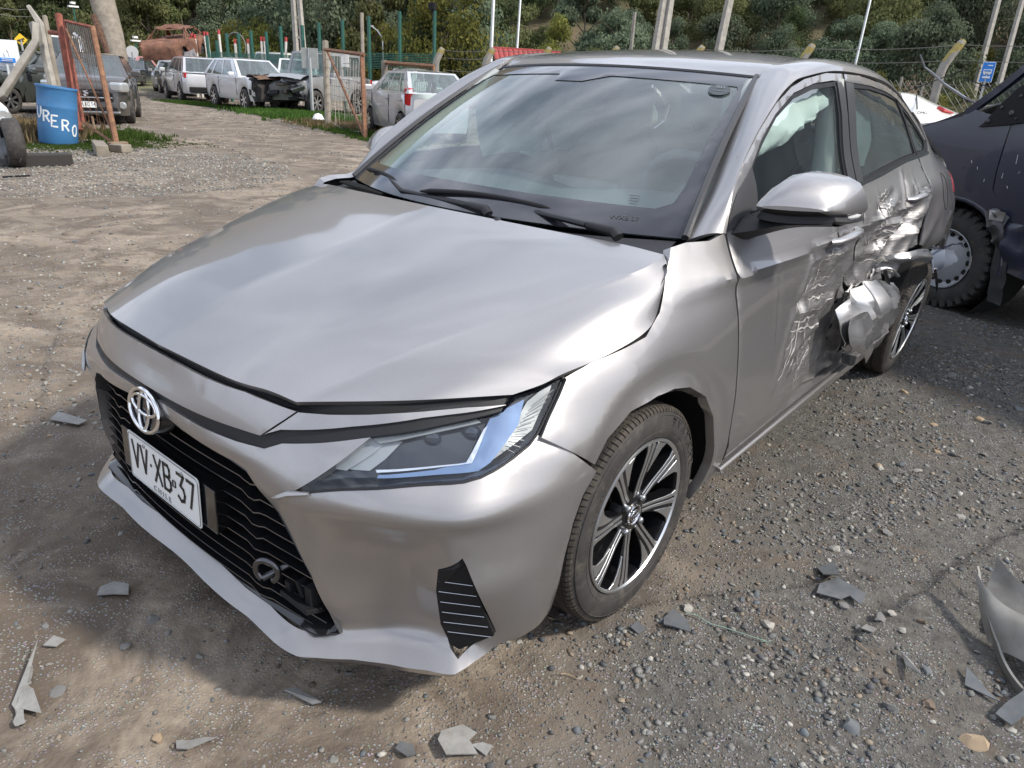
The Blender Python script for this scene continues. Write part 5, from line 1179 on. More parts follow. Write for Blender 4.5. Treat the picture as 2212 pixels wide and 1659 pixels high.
def scatter(name,xs,ys,sz,sub,pal,seed,sink=.25):
    rg=np.random.default_rng(seed); sh,F=rockshapes(sub,10,seed); n=len(xs); zs=gheight(xs,ys)
    k=rg.integers(0,10,n); S_=np.array(sh)[k]*sz[:,None,None]
    a=rg.uniform(0,6.283,n); c,s=np.cos(a),np.sin(a); tl=rg.normal(0,.25,n)
    X=S_[:,:,0]*c[:,None]-S_[:,:,1]*s[:,None]; Y=S_[:,:,0]*s[:,None]+S_[:,:,1]*c[:,None]; Zz=S_[:,:,2]+X*np.sin(tl)[:,None]
    P=np.stack([X+xs[:,None],Y+ys[:,None],Zz+(zs+sz*sink*.6)[:,None]],2); nv=P.shape[1]
    FF=(F[None]+(np.arange(n)*nv)[:,None,None]).reshape(-1,3)
    me=npmesh(name,P.reshape(-1,3),FF,smooth=False)
    ca=me.color_attributes.new('col','FLOAT_COLOR','POINT'); pc=PAL[pal]*rg.uniform(.75,1.2,(n,1)); cc=np.ones((n,nv,4)); cc[:,:,:3]=pc[:,None,:]
    ca.data.foreach_set('color',cc.astype(np.float32).ravel())
    o=mkobj(name,me,MT['stone']); tagit(o,kind='stuff'); return o
MT['stone']=stonemat('loose_stone')
rg=np.random.default_rng(11)
def clear(xs,ys):
    """keep stones off the tyre contact patches"""
    k=np.ones(len(xs),bool)
    for cx,cy in ((0,.74),(-2.6,.77),(0,-.74),(-2.6,-.74)): k&=~((abs(xs-cx)<.12)&(abs(ys-cy)<.12))
    return k
# gravel bed right of and in front of the car
def bed(n,x0,x1,y0,y1,dens):
    xs=rg.uniform(x0,x1,n);ys=rg.uniform(y0,y1,n); p=dens(xs,ys); k=rg.random(n)<p; k&=clear(xs,ys); return xs[k],ys[k]
gm=lambda x,y: np.clip((y-.25*x+ (fbm(x*.8,y*.8,3)-.5)*1.6-.45)/.7,0,1)
clump=lambda x,y: np.clip((fbm(x*3.5+9,y*3.5,3)-.38)*4,0.12,1)
xs,ys=bed(95000,-3.2,1.3,.2,2.1,lambda x,y:(.10+.9*gm(x,y))*clump(x,y)); sz=.0016+.0036*rg.random(len(xs))**2.2
scatter('gravel',xs,ys,sz,1,rg.choice(9,len(xs),p=[.2,.14,.12,.12,.1,.1,.1,.07,.05]),1)
xs,ys=bed(38000,-4.2,1.4,.1,2.4,lambda x,y:(.12+.88*gm(x,y))*clump(x+3,y)); sz=.0042+.0105*rg.random(len(xs))**2.6
scatter('gravel',xs,ys,sz,1,rg.choice(9,len(xs),p=[.22,.12,.12,.14,.08,.07,.1,.10,.05]),2)
# packed dirt on the left: sparser, tan, half sunk
xs,ys=bed(60000,-1.5,1.6,-3.5,.9,lambda x,y:.55*clump(x,y)); sz=.0018+.0034*rg.random(len(xs))**2.2
scatter('gravel',xs,ys,sz,1,rg.choice(9,len(xs),p=[.12,.05,.04,.17,.3,.14,.08,.07,.03]),3,sink=0)
xs,ys=bed(9500,-2.5,1.7,-4.5,.9,lambda x,y:.6*clump(x+5,y)); sz=.005+.008*rg.random(len(xs))**3
scatter('gravel',xs,ys,sz,2,rg.choice(9,len(xs),p=[.15,.06,.08,.17,.24,.08,.1,.08,.04]),4,sink=0)
# the track and the gravel by the gate, farther off
n=15000; dd=2.5+34*rg.random(n)**1.6; ee=dd*rg.uniform(-.85,-.02,n); xs=1.46+FH[0]*dd+RH[0]*ee; ys=1.6+FH[1]*dd+RH[1]*ee
p=np.clip((fbm(xs*.5,ys*.5,3)-.36)*4,.08,1)+((np.hypot(xs+2.6,ys+9.6)<2.6)*1.0); k=(rg.random(n)<p)&~((np.abs(ys)<1.)&(xs>-3.7)&(xs<1.0)); xs=xs[k];ys=ys[k]
sz=(.006+.0011*np.hypot(xs-1.46,ys-1.6))*(.5+1.3*rg.random(len(xs))**2); sz=np.minimum(sz,.04)
scatter('gravel',xs,ys,sz,1,rg.choice(9,len(xs),p=[.12,.04,.06,.3,.2,.06,.06,.08,.08]),6,sink=.1)
n=9000; a_=rg.uniform(0,6.28,n); r_=2.3*np.sqrt(rg.random(n)); xs=-2.5+r_*np.cos(a_)*1.1; ys=-9.2+r_*np.sin(a_)*1.2; sz=.010+.018*rg.random(n)**2
scatter('gravel',xs,ys,sz,1,rg.choice([0,3,6,7,8],n),7,sink=.2)
# the larger single stones
shp,FI=rockshapes(2,8,77); SM_=[]
for k in range(8):
    me=npmesh('stone',shp[k],FI,smooth=True); me.set_sharp_from_angle(angle=R(38)); SM_.append(me)
STM=[stonemat('stone_'+n_,False,c_) for n_,c_ in (('grey',(.19,.185,.175)),('blue_grey',(.155,.165,.17)),('dark',(.10,.10,.10)),('pale',(.38,.36,.32)),('tan',(.36,.27,.18)),('brown',(.19,.145,.11)))]
def stone(x,y,s,mi,label=None,group=None,rz=None,flat=1.0,k=None):
    o=bpy.data.objects.new('stone',SM_[rg.integers(0,8) if k is None else k]); COL.objects.link(o)
    if not o.data.materials: o.data.materials.append(STM[0])
    o.material_slots[0].link='OBJECT'; o.material_slots[0].material=STM[mi]
    o.location=(x,y,gz(x,y)+s*.18*flat); o.scale=(s,s,s*flat); o.rotation_euler=(rg.normal()*.15,rg.normal()*.15,rg.uniform(0,6.28) if rz is None else rz)
    tagit(o,label,'stone',group); return o
stone(1.059,.344,.019,4,'tan rounded stone lying alone in front of the bumper on pale dirt',flat=.9,k=0)
stone(1.149,.053,.019,0,'flat grey stone half sunk beside the torn metal strip',flat=.6,k=1)
stone(-.165,1.657,.034,4,'large orange-brown stone at the lower right corner of the gravel',flat=.8,k=2)
stone(-.207,1.558,.020,5,'smooth brown stone in the gravel left of the torn bumper piece',k=3)
stone(.985,.02,.016,0,'grey pebble on the shaded dirt under the front lip',k=4)
stone(.90,-.02,.020,0,'broad grey stone in the shade below the number plate',flat=.6,k=5)
stone(.625,.905,.011,2,'dark blue round pebble right of the torn grey plastic piece',flat=1.2,k=4)
G1='loose stones in the gravel right of the sedan'; G2='loose stones on the dirt left of the sedan'
LB=['grey stone lying loose in the gravel right of the sedan','bluish grey stone lying loose in the gravel right of the sedan','dark stone lying loose in the gravel right of the sedan','pale stone lying loose in the gravel right of the sedan','tan stone lying loose in the gravel right of the sedan','brown stone lying loose in the gravel right of the sedan']
n=0
LMK=[((0,.95),'beside the front tyre'),((-.10,1.06),'by the green rope'),((-.55,1.24),'by the pair of grey shards'),((-.31,1.49),'by the pointed sliver'),((-.6,1.65),'by the torn bumper piece'),((-.2,1.65),'by the large orange-brown stone'),((.6,.85),'by the slotted plastic scrap'),((.3,.95),'at the bottom centre of the gravel'),((.1,1.3),'at the bottom right of the gravel'),((-.9,1.05),'under the front door sill'),((-1.4,1.05),'beside the torn sill'),((-1.0,1.4),'in the open gravel right of the doors'),((-1.7,1.3),'in the gravel short of the rear tyre'),((-2.3,1.15),'beside the rear tyre'),((-2.6,1.5),'between the rear tyre and the navy van'),((-3.1,1.2),'in the shadow of the navy van'),((-1.9,1.7),'at the right edge below the navy van')]
LM2=[((1.2,.05),'by the torn metal strip'),((1.06,.35),'by the tan stone and curved scrap'),((.9,-.2),'in the shade under the plate'),((1.1,-.4),'left of the front lip'),((1.0,-.9),'at the left edge beside the bumper'),((.6,-1.4),'by the pale slab on the track'),((.3,-1.9),'on the track left of the bonnet'),((.8,.6),'below the bumper corner')]
def lab(x,y,s,mi,L_):
    nm=min(L_,key=lambda q:math.hypot(q[0][0]-x,q[0][1]-y))[1]; sz_='large' if s>.021 else ('small' if s<.0155 else 'medium')
    return sz_+' '+['grey','bluish grey','dark','pale','tan','brown'][mi]+' stone '+nm
while n<130:
    x=rg.uniform(-3.2,.75);y=rg.uniform(.95,1.85)
    if gm(np.array([x]),np.array([y]))[0]<rg.random()*.7: continue
    mi=int(rg.choice(6,p=[.34,.22,.12,.17,.07,.08])); s_=float(.012+.014*rg.random()**2); stone(x,y,s_,mi,lab(x,y,s_,mi,LMK),G1); n+=1
for k in range(45):
    x=rg.uniform(-.6,1.35);y=rg.uniform(-2.3,.55)
    if -3.4<x<.82 and y>-.86: continue
    mi=int(rg.choice([0,3,4,5])); s_=float(.009+.010*rg.random()**2); stone(x,y,s_,mi,lab(x,y,s_*1.4,mi,LM2),G2,flat=.7)
# ------------------------------------------------------------------ debris on the ground
def shard(name,pts,label,cat,mat,th=.003,lift=.006,bend=.0,group=None,tilt=(0,0)):
    mb=MB(); c=np.mean(np.array(pts),axis=0); n=len(pts)
    P=[(p[0],p[1],gz(p[0],p[1])+lift+tilt[0]*(p[0]-c[0])+tilt[1]*(p[1]-c[1])+(bend or rs.uniform(-3,4))*((p[0]-c[0])**2+(p[1]-c[1])**2)+rs.uniform(0,.003)) for p in pts]
    mb.add(P+[(a,b,z-th) for a,b,z in P],[tuple(range(n)),tuple(range(2*n-1,n-1,-1))]+[(i,i+n,(i+1)%n+n,(i+1)%n) for i in range(n)])
    o=mb.build(name,mat,smooth=20); tagit(o,label,cat,group); return o
MT['slate']=simple('broken_grey_plastic',(.12,.128,.135),.55,var=.2,vscale=25,dirt=.5)
MT['slate2']=simple('dusty_plastic',(.25,.245,.23),.7,var=.2,vscale=25,dirt=.6)
MT['dusty_panel']=simple('dusty_grey_panel',(.235,.225,.205),.5,.15,var=.3,vscale=6,dirt=.6)
pc='plastic shard'
shard('plastic_shard',[(-.625,1.20),(-.575,1.225),(-.505,1.245),(-.525,1.20),(-.575,1.165)],'grey plastic shard with a notched edge, upper of two lying together','plastic shard',MT['slate'],lift=.014,tilt=(.1,.1))
shard('plastic_shard',[(-.545,1.235),(-.50,1.325),(-.465,1.325),(-.475,1.29),(-.445,1.275),(-.42,1.215),(-.48,1.205)],'broad bluish grey plastic shard, lower of two lying together','plastic shard',MT['slate'],lift=.012,tilt=(-.05,.1))
shard('plastic_shard',[(-.055,.955),(-.045,1.005),(-.015,1.03),(.0,.985),(.012,.965),(-.018,.948)],'grey plastic shard on gravel below the front wheel near a green rope','plastic shard',MT['slate'],lift=.010)
shard('plastic_shard',[(.045,.905),(.052,.935),(.078,.93),(.072,.90)],'small dark plastic chip behind the front tyre on the gravel','plastic shard',MT['slate'],lift=.008)
shard('plastic_shard',[(-.345,1.462),(-.335,1.485),(-.262,1.525),(-.30,1.482)],'thin pointed grey plastic sliver in the middle of the gravel','plastic shard',MT['slate2'],lift=.012,tilt=(.2,0))
shard('plastic_shard',[(-.41,1.60),(-.355,1.655),(-.335,1.685),(-.345,1.61)],'dark triangular plastic piece in the shade of the torn bumper','plastic shard',MT['slate'],lift=.010)
shard('plastic_shard',[(1.035,.382),(1.015,.405),(.99,.412),(.978,.44),(1.0,.43),(1.03,.425),(1.045,.405)],'curved grey plastic scrap beside the tan stone','plastic shard',MT['slate2'],lift=.008,tilt=(.1,.1))
shard('plastic_shard',[(.665,.79),(.64,.775),(.60,.80),(.585,.83),(.615,.835),(.625,.87),(.655,.845),(.68,.83)],'large grey torn plastic scrap with slots at the bottom of the view','plastic shard',MT['slate2'],lift=.012,tilt=(.1,-.1))
shard('plastic_shard',[(.62,.845),(.60,.86),(.59,.88),(.615,.885)],'small grey chip touching the slotted plastic scrap','plastic shard',MT['slate2'],lift=.008)
shard('plastic_shard',[(.74,.74),(.72,.73),(.70,.75),(.715,.775),(.735,.77)],'narrow dark plastic chip standing left of the slotted scrap','plastic shard',MT['slate'],lift=.010,tilt=(.3,0))
shard('plastic_shard',[(.955,-.22),(.925,-.19),(.90,-.155),(.88,-.20),(.90,-.25),(.935,-.25)],'pale flat slab in the shade below the number plate','plastic shard',MT['slate2'],lift=.009,tilt=(.05,.1))
shard('plastic_shard',[(.80,.42),(.78,.50),(.765,.515),(.775,.43)],'grey broken strip lying in the shadow of the front lip','plastic shard',MT['slate2'],lift=.008)
shard('plastic_shard',[(1.09,-.135),(1.075,-.10),(1.10,-.09),(1.12,-.115)],'square greyish chip on the dirt left of the shadow','plastic shard',MT['slate2'],lift=.008)
shard('plastic_shard',[(.62,-1.42),(.56,-1.30),(.60,-1.28),(.66,-1.40)],'flat pale slab on the track left of the bonnet','plastic shard',MT['slate2'],lift=.010)
shard('plastic_shard',[(-.40,1.36),(-.385,1.39),(-.36,1.385),(-.365,1.355)],'tiny square plastic chip in front of the grey slabs','plastic shard',MT['slate2'],lift=.010)
crumple_strip=[[(1.160,-.060),(1.172,-.045),(1.186,-.034)],[(1.170,-.03),(1.184,-.018),(1.194,-.010)],[(1.190,.0),(1.20,.018),(1.20,.028)],[(1.215,.025),(1.226,.045),(1.215,.055)],[(1.228,.06),(1.236,.08),(1.226,.093)],[(1.245,.085),(1.245,.10),(1.230,.112)]]
o=crumple('torn_metal_strip',[[(a,b,gz(a,b)+.012) for a,b in r] for r in crumple_strip],MT['slate2'],None,amp=.006,sc=40,seed=3,nu=4,nv=4,thick=.002); tagit(o,'long torn pale metal strip on the dirt at lower left','metal strip')
# green rope end
pts=smoothline([(-.07,.985,.012),(-.085,1.01,.015),(-.088,1.04,.012),(-.105,1.075,.014),(-.115,1.11,.012),(-.125,1.15,.014),(-.14,1.185,.010)],.01)
mb=MB(); mb.tube([(a,b,gz(a,b)+c*.7) for a,b,c in pts],.0015,n=6)
for k in range(6): a=R(k*60-100); mb.tube([(-.14,1.185,gz(-.14,1.185)+.008),(-.14+.016*math.cos(a),1.185+.016*math.sin(a),gz(-.14,1.185)+.010)],.0008,n=4)
o=mb.build('rope',simple('green_rope',(.20,.28,.23),.9)); tagit(o,'thin pale green rope end lying on the gravel below the front wheel','rope')
def twig(x,y,l,a,label):
    mb=MB(); p=[]
    for k in range(5): p.append((x+l*k/4*math.cos(a)+rs.uniform(-.004,.004),y+l*k/4*math.sin(a)+rs.uniform(-.004,.004),gz(x+l*k/4*math.cos(a),y+l*k/4*math.sin(a))+.006))
    mb.tube(p,[.0018,.0018,.0015,.0012,.0006],n=5); tagit(mb.build('twig',simple('dry_twig',(.34,.25,.16),.9)),label,'twig')
twig(-.66,1.30,.05,.6,'thin straw-coloured twig near the two grey shards'); twig(-.30,1.36,.06,1.2,'dry twig on brown gravel left of the pointed sliver'); twig(.32,.86,.05,2.0,'short dry twig at the bottom centre of the gravel')
# torn bumper piece on the right edge
bpz=empty('torn_bumper_piece',(0,0,0),label='twisted dusty grey bumper piece lying at the right edge of the gravel',cat='bumper piece')
def Gp(x,y,h): return (x,y,gz(x,y)+h)
crumple('bent_panel',[[Gp(-.70,1.545,.10),Gp(-.64,1.60,.09),Gp(-.60,1.70,.10),Gp(-.62,1.85,.12)],[Gp(-.62,1.58,.055),Gp(-.56,1.64,.075),Gp(-.52,1.74,.11),Gp(-.52,1.88,.13)],[Gp(-.54,1.63,.02),Gp(-.48,1.69,.05),Gp(-.44,1.78,.08),Gp(-.42,1.90,.10)]],MT['dusty_panel'],bpz,amp=.010,sc=9,seed=2,nu=8,nv=6)
crumple('edge_flange',[[Gp(-.72,1.545,.115),Gp(-.62,1.592,.075),Gp(-.52,1.645,.045),Gp(-.42,1.71,.03),Gp(-.36,1.78,.02)],[Gp(-.705,1.55,.09),Gp(-.61,1.60,.05),Gp(-.51,1.655,.012),Gp(-.41,1.725,.0),Gp(-.35,1.79,.0)]],MT['dusty_panel'],bpz,amp=.004,sc=10,seed=6,nu=6,nv=4,thick=.006)
crumple('bent_bracket',[[Gp(-.84,1.575,.11),Gp(-.79,1.62,.10),Gp(-.765,1.665,.09)],[Gp(-.79,1.58,.07),Gp(-.745,1.63,.06),Gp(-.72,1.68,.05)],[Gp(-.72,1.58,.02),Gp(-.69,1.62,.02),Gp(-.67,1.67,.02)]],MT['dusty_panel'],bpz,amp=.006,sc=14,seed=4,nu=5,nv=5)
crumple('bracket_tongue',[[Gp(-.42,1.735,.04),Gp(-.40,1.77,.05)],[Gp(-.34,1.700,.02),Gp(-.32,1.74,.03)],[Gp(-.285,1.685,.012),Gp(-.27,1.715,.012)]],MT['slate'],bpz,amp=.004,sc=14,seed=5,nu=8,nv=6,thick=.005)
mb=MB(); mb.tube([Gp(-.70,1.615,.02),Gp(-.655,1.625,.03),Gp(-.61,1.64,.035)],.010,n=6,flat=.5); mb.build('stub',MT['dusty_panel'],bpz)
# ------------------------------------------------------------------ background vehicles
BM={}
def carpaint(n,c,metal=.3,dust_haze=.10):
    if n not in BM: BM[n]=paintmat('paint_'+n,c,metal=metal,rough=.35,dust_haze=dust_haze)
    return BM[n]
M_rust=simple('burnt_rusty_steel',(.17,.078,.048),.85,var=.55,vscale=4,dirt=.35,bump=.4,bscale=30)
M_ash=simple('grey_ash_steel',(.20,.19,.20),.8,var=.3,vscale=5,bump=.3,bscale=30)
M_char=simple('charred_metal',(.035,.03,.028),.9,var=.5,vscale=6,bump=.5,bscale=30)
M_burn=simple('scorched_bonnet',(.12,.07,.045),.8,var=.6,vscale=6,bump=.3)
M_win=glassmat('vehicle_window_glass',(.30,.36,.36),f0=.09,dust_haze=.10)
M_win2=glassmat('vehicle_clear_glass',(.55,.66,.64),f0=.08,dust_haze=.12)
M_dkin=simple('dark_vehicle_interior',(.03,.03,.032),.9)
M_headl=simple('clear_headlamp',(.55,.57,.58),.12,.5,coat=1)
def bg_wheel(parent,x,y,r,sg,w=.2,steel=False,spokes=7,rimr=.64):
    o=empty('wheel',(x,y*sg,r),parent=parent); o.rotation_euler=(0,0,0 if sg>0 else math.pi)
    mb=MB(); mb.lathe([(r*rimr,-w),(r*.9,-w),(r,-w*.85),(r,-w*.15),(r*.94,-.01),(r*.8,.004),(r*rimr,-.006)],28,'y'); t=mb.build('tyre',MT['rubber'],o,smooth=45)
    mb=MB(); mb.lathe([(r*rimr,-.006),(r*rimr*.94,-.012),(r*rimr*.90,-.05),(r*rimr*.88,-w)],28,'y'); mb.lathe([(0,-.10),(r*rimr*.9,-.10)],20,'y'); mb.build('rim',MT['alloy_black'] if not steel else MT['steel'],o,smooth=40)
    mb=MB()
    for k in range(spokes):
        a=2*math.pi*k/spokes; c,s=math.cos(a),math.sin(a); p=(-s,c); R0=r*rimr*.15;R1=r*rimr*.96;w0=.022;w1=.03
        vs=[(c*R0+p[0]*w0,-.015,s*R0+p[1]*w0),(c*R0-p[0]*w0,-.015,s*R0-p[1]*w0),(c*R1-p[0]*w1,-.008,s*R1-p[1]*w1),(c*R1+p[0]*w1,-.008,s*R1+p[1]*w1)]
        mb.add(vs,[(0,1,2,3)])
    mb.lathe([(0,-.008),(r*rimr*.22,-.012),(r*rimr*.25,-.03)],14,'y'); mb.build('rim_spokes' if False else 'rim_face',MT['alloy'],o)
    return o
def bg_car(name,label,cat,x,y,head,sp,paint,grp=None,z=0,tiltx=0,tilty=0,parts=True,win=None,wreck=None,wheels=True,jit=0,seed=0):
    """sp: L,W,H,wb,fo,r, hood,belt,tail heights and cabin stations (cowl,rf,rr,rb) measured from the front axle, rearwards negative"""
    o=empty(name,(x,y,z+gz(x,y)),R(head),label,cat,grp); o.rotation_euler=(R(tiltx),R(tilty),R(head))
    L,W,H,wb,fo,r=[sp[k] for k in('L','W','H','wb','fo','r')]; hw=W/2; xf=wb/2+fo; xr=xf-L; ax=(wb/2,-wb/2)
    hood,belt,tail=sp['hood'],sp['belt'],sp['tail']; cowl,rf,rr_,rb=[wb/2+q for q in sp['cab']]
    sill=sp.get('sill',.24); win=win or M_win; rnd=random.Random(seed)
    J=lambda p,a=1:(p[0]+rnd.uniform(-jit,jit)*a,p[1]+rnd.uniform(-jit,jit)*a,p[2]+rnd.uniform(-jit,jit)*a)
    # lower body
    st=sorted(set([xr,xr+.04,xr+.14,xr+.35,rb,(rb+rr_)/2,rf,cowl,cowl+.25,xf-.45,xf-.25,xf-.1,xf-.03,xf]+[a+q*r*1.22 for a in ax for q in(-1.01,-.98,-.8,-.5,-.2,.2,.5,.8,.98,1.01)]))
    def top(x_):
        pts=[(xr,tail-.16),(xr+.04,tail-.06),(xr+.14,tail),(rb,belt+.0),(cowl,belt-.01),(cowl+.02,belt-.02),((cowl+xf)/2,(belt-.02+hood)/2+.02),(xf-.25,hood-.02),(xf-.1,hood-.07),(xf-.03,hood-.15),(xf,hood-.24)]
        return float(np.interp(x_,[p[0] for p in pts],[p[1] for p in pts]))
    def halfw(x_): return hw*float(np.interp(x_,[xr,xr+.06,xr+.3,0,xf-.45,xf-.12,xf],[.80,.90,.97,1,.97,.86,.72]))
    rows=[]
    for x_ in st:
        zb=sill
        for a in ax:
            d=abs(x_-a)
            if d<=r*1.22: zb=max(zb,r+math.sqrt(max(0,(r*1.2)**2-d*d)) if d<r*1.2 else r*.9)
        if x_>xf-.1: zb=sill+.02
        zt=top(x_); w_=halfw(x_); zt=max(zt,zb+.08)
        mid=zb+(zt-zb)*.55
        rows.append([J((x_,w_*.93,zb)),J((x_,w_*.985,zb+(mid-zb)*.5)),J((x_,w_,mid)),J((x_,w_*.975,zt-.06*(zt-zb))),J((x_,w_*.93,zt)),J((x_,w_*.5,zt+.02)),J((x_,0,zt+.028),1.5)])
    mb=MB(); full=[r_+[(p[0],-p[1],p[2]) for p in r_[-2::-1]] for r_ in rows]; mb.grid(full)
    n=len(full[0]); mb.add(full[0],[tuple(range(n))]); mb.add(full[-1],[tuple(range(n))[::-1]])
    mb.build('body',paint,o,smooth=48,merge=.001)
    mb=MB(); mb.box(((xf+xr)/2,0,sill+.25),(L-.5,W*.80,.5)); mb.box(((cowl+rb)/2,0,(belt+sill)/2+.05),(abs(cowl-rb)*.9,W*.84,belt-sill-.15)); mb.build('underbody',M_dkin,o)
    if wreck=='front':
        bo=[ch for ch in bpy.data.objects if ch.parent==o and ch.name.startswith('body')][0]
        for v in bo.data.vertices:
            if v.co.x>xf-.55:
                q=(v.co.x-(xf-.55))/.55; v.co+=Vector((-.22*q*abs(noise.noise(v.co*3.1))*2-.06*q,.10*q*noise.noise(v.co*4+Vector((3,1,seed))),-.10*q*abs(noise.noise(v.co*2.3+Vector((7,seed,2))))))
        bo.data.set_sharp_from_angle(angle=R(22))
    if sp.get('burn'):
        bo=o.children[0] if o.children else None
        for ch in bpy.data.objects:
            if ch.parent==o and ch.name.startswith('body'): bo=ch
        bo.data.materials.append(sp['burn'][1]); thr=xf-sp['burn'][0]
        for p_ in bo.data.polygons:
            if p_.center.x>thr+rnd.uniform(-.08,.08): p_.material_index=1
    # cabin
    wb_,wr=hw*.93,hw*sp.get('rw',.70)
    A=(cowl,wb_,belt-.02);B=(rf,wr,H-.045);Cc=(rr_,wr,H-.045);D=(rb,wb_,belt)
    def lerp(p,q,t): return tuple(p[i]+(q[i]-p[i])*t for i in range(3))
    def side(u,v,off=0):
        p=lerp(lerp(A,D,u),lerp(B,Cc,u),v); b=.035*math.sin(math.pi*v*.9); return (p[0],p[1]+b*.6+off,p[2]+off*.2)
    mb=MB()
    for sg in (1,-1):
        g=[[J((lambda q:(q[0],q[1]*sg,q[2]))(side(u/8,v/4))) for v in range(5)] for u in range(9)]
        wins=sp['wins']
        # painted pillars only: skip cells that are glass by building the frame as strips
        for (a,b) in [(0,wins[0][0])]+[(wins[i][1],wins[i+1][0]) for i in range(len(wins)-1)]+[(wins[-1][1],1)]:
            q=lambda u,v:(lambda s:(s[0],s[1]*sg,s[2]))(side(u,v))
            rowsp=[[J(q(u,v)) for v in (0,.25,.5,.75,1)] for u in (a,(a+b)/2,b)]; mb.grid(rowsp)
        q=lambda u,v:(lambda s:(s[0],s[1]*sg,s[2]))(side(u,v))
        mb.grid([[q(u/8,.90),q(u/8,1)] for u in range(9)]); mb.grid([[q(u/8,0),q(u/8,.06)] for u in range(9)])
    K=7
    roof_=[]
    for i in range(K+1):
        t=i/K; x_=B[0]+(Cc[0]-B[0])*t; cz=H-.045+.055*math.sin(math.pi*(.12+.76*t)); zz=[B[2],cz-.012,cz,cz-.012,B[2]]
        roof_.append([J((x_,wr,B[2]),1.5),J((x_,wr*.8,zz[1]),2),J((x_,0,zz[2]),2),J((x_,-wr*.8,zz[3]),2),J((x_,-wr,B[2]),1.5)])
    mb.grid(roof_)
    # screen and tailgate surrounds
    def face(P,Q,u,v,bow): # P bottom(y half,x,z), Q top
        yb=P[1]+(Q[1]-P[1])*v; c=1-(2*u-1)**2
        return (P[0]+(Q[0]-P[0])*v+bow*c,yb*(1-2*u),P[2]+(Q[2]-P[2])*v+.0*c)
    for (P,Q,bow) in ((A,B,.10),(D,Cc,-.06)):
        for (u0,u1,v0,v1) in ((0,.06,0,1),(.94,1,0,1),(.06,.94,.93,1),(.06,.94,0,.07)):
            mb.grid([[J(face(P,Q,u0+(u1-u0)*i/4,v0+(v1-v0)*j/2,bow)) for j in range(3)] for i in range(5)])
    mb.build('cabin',paint,o,smooth=50,merge=.002)
    if win!='none':
        for (P,Q,bow,nm) in ((A,B,.10,'windscreen'),(D,Cc,-.06,'rear_window')):
            mb=MB(); mb.grid([[face(P,Q,.05+.90*i/6,.05+.89*j/3,bow*.96) for j in range(4)] for i in range(7)]); mb.build(nm,win,o,smooth=60)
        for sg in (1,-1):
            for (a,b) in sp['wins']:
                q=lambda u,v:(lambda s:(s[0],s[1]*sg,s[2]))(side(u,v,-.008)); mb=MB(); mb.grid([[q(a+(b-a)*i/3,.05+.86*j/3) for j in range(4)] for i in range(4)]); mb.build('side_window',win,o,smooth=60)
    if wheels:
        for a in ax:
            for sg in (1,-1): bg_wheel(o,a,hw*.985,r,sg)
    if parts:
        T=lambda s_: s_
        for sg in (1,-1):
            for xx in sp.get('doors',[cowl-.15,(cowl+rb)/2-.1,rb+.25]):
                mb=MB(); w_=halfw(xx); mb.box((xx,sg*w_*.996,(sill+belt)/2+.05),(.010,.012,(belt-sill)*.78)); mb.build('door_gap',M_dkin,o)
            for xx in sp.get('handles',[(cowl+rb)/2-.0,rb+.45]):
                mb=MB(); mb.box((xx+.02,sg*hw*.995,belt-.14),(.15,.03,.03)); mb.build('door_handle',paint,o,bevel=.008)
            mb=MB(); mb.box((cowl-.22,sg*(hw+.10),belt+.05),(.12,.20,.14)); mb.build('side_mirror',paint if not isinstance(paint,str) else M_dkin,o,bevel=.03)
            if wreck!='front':
                mb=MB(); mb.box((xf-.16,sg*hw*.66,hood-.17),(.20,hw*.40,.13),Matrix.Rotation(R(-22*sg),3,'Z')); mb.build('headlight',M_headl,o,bevel=.03)
            mb=MB(); mb.box((xr+.13,sg*hw*.82,tail-.12),(.20,.15,sp.get('lampz',.20)),Matrix.Rotation(R(14*sg),3,'Z')); mb.build('tail_lamp',MT['red'],o,bevel=.03)
        if wreck!='front':
            mb=MB(); mb.box((xf-.015,0,hood-.30),(.05,hw*.95,.12)); mb.build('grille',MT['gloss_black'],o,bevel=.01)
            mb=MB(); mb.box((xf-.03,0,sill+.12),(.10,hw*1.35,.13)); mb.build('front_bumper',MT['matt_black'],o,bevel=.03)
        mb=MB(); mb.box((xr+.0,0,sill+.14),(.10,hw*1.5,.20)); mb.build('rear_bumper',sp.get('bump',MT['matt_black']),o,bevel=.03)
    if wreck=='front':
        for k in range(9):
            mb=MB(); mb.box((xf-.12+rnd.uniform(-.2,.12),rnd.uniform(-.7,.7)*hw,rnd.uniform(sill+.05,hood-.12)),(rnd.uniform(.1,.35),rnd.uniform(.1,.5),rnd.uniform(.03,.16)),Matrix.Rotation(rnd.uniform(-.6,.6),3,'Y')@Matrix.Rotation(rnd.uniform(-.8,.8),3,'Z')); mb.build('broken_front_piece',[M_char,MT['steel'],M_dkin,MT['matt_black']][k%4],o,bevel=.01)
        crumple('crumpled_bonnet',[[(xf-.05,-hw*.8,hood-.02),(xf+.02,0,hood+.02),(xf-.05,hw*.8,hood-.04)],[(xf-.35,-hw*.85,hood+.10),(xf-.3,0,hood+.14),(xf-.35,hw*.85,hood+.09)],[(cowl+.1,-hw*.85,belt+.02),(cowl+.1,0,belt+.06),(cowl+.1,hw*.85,belt+.02)]],sp.get('bonnet',paint),o,amp=.07,sc=4,seed=seed+2,nu=6,nv=5)
    return o
SUV=dict(L=4.46,W=1.82,H=1.64,wb=2.64,fo=.93,r=.345,hood=1.02,belt=1.06,tail=1.08,cab=(-.36,-1.20,-2.85,-3.50),wins=[(.13,.44),(.47,.74),(.78,.92)],sill=.33)
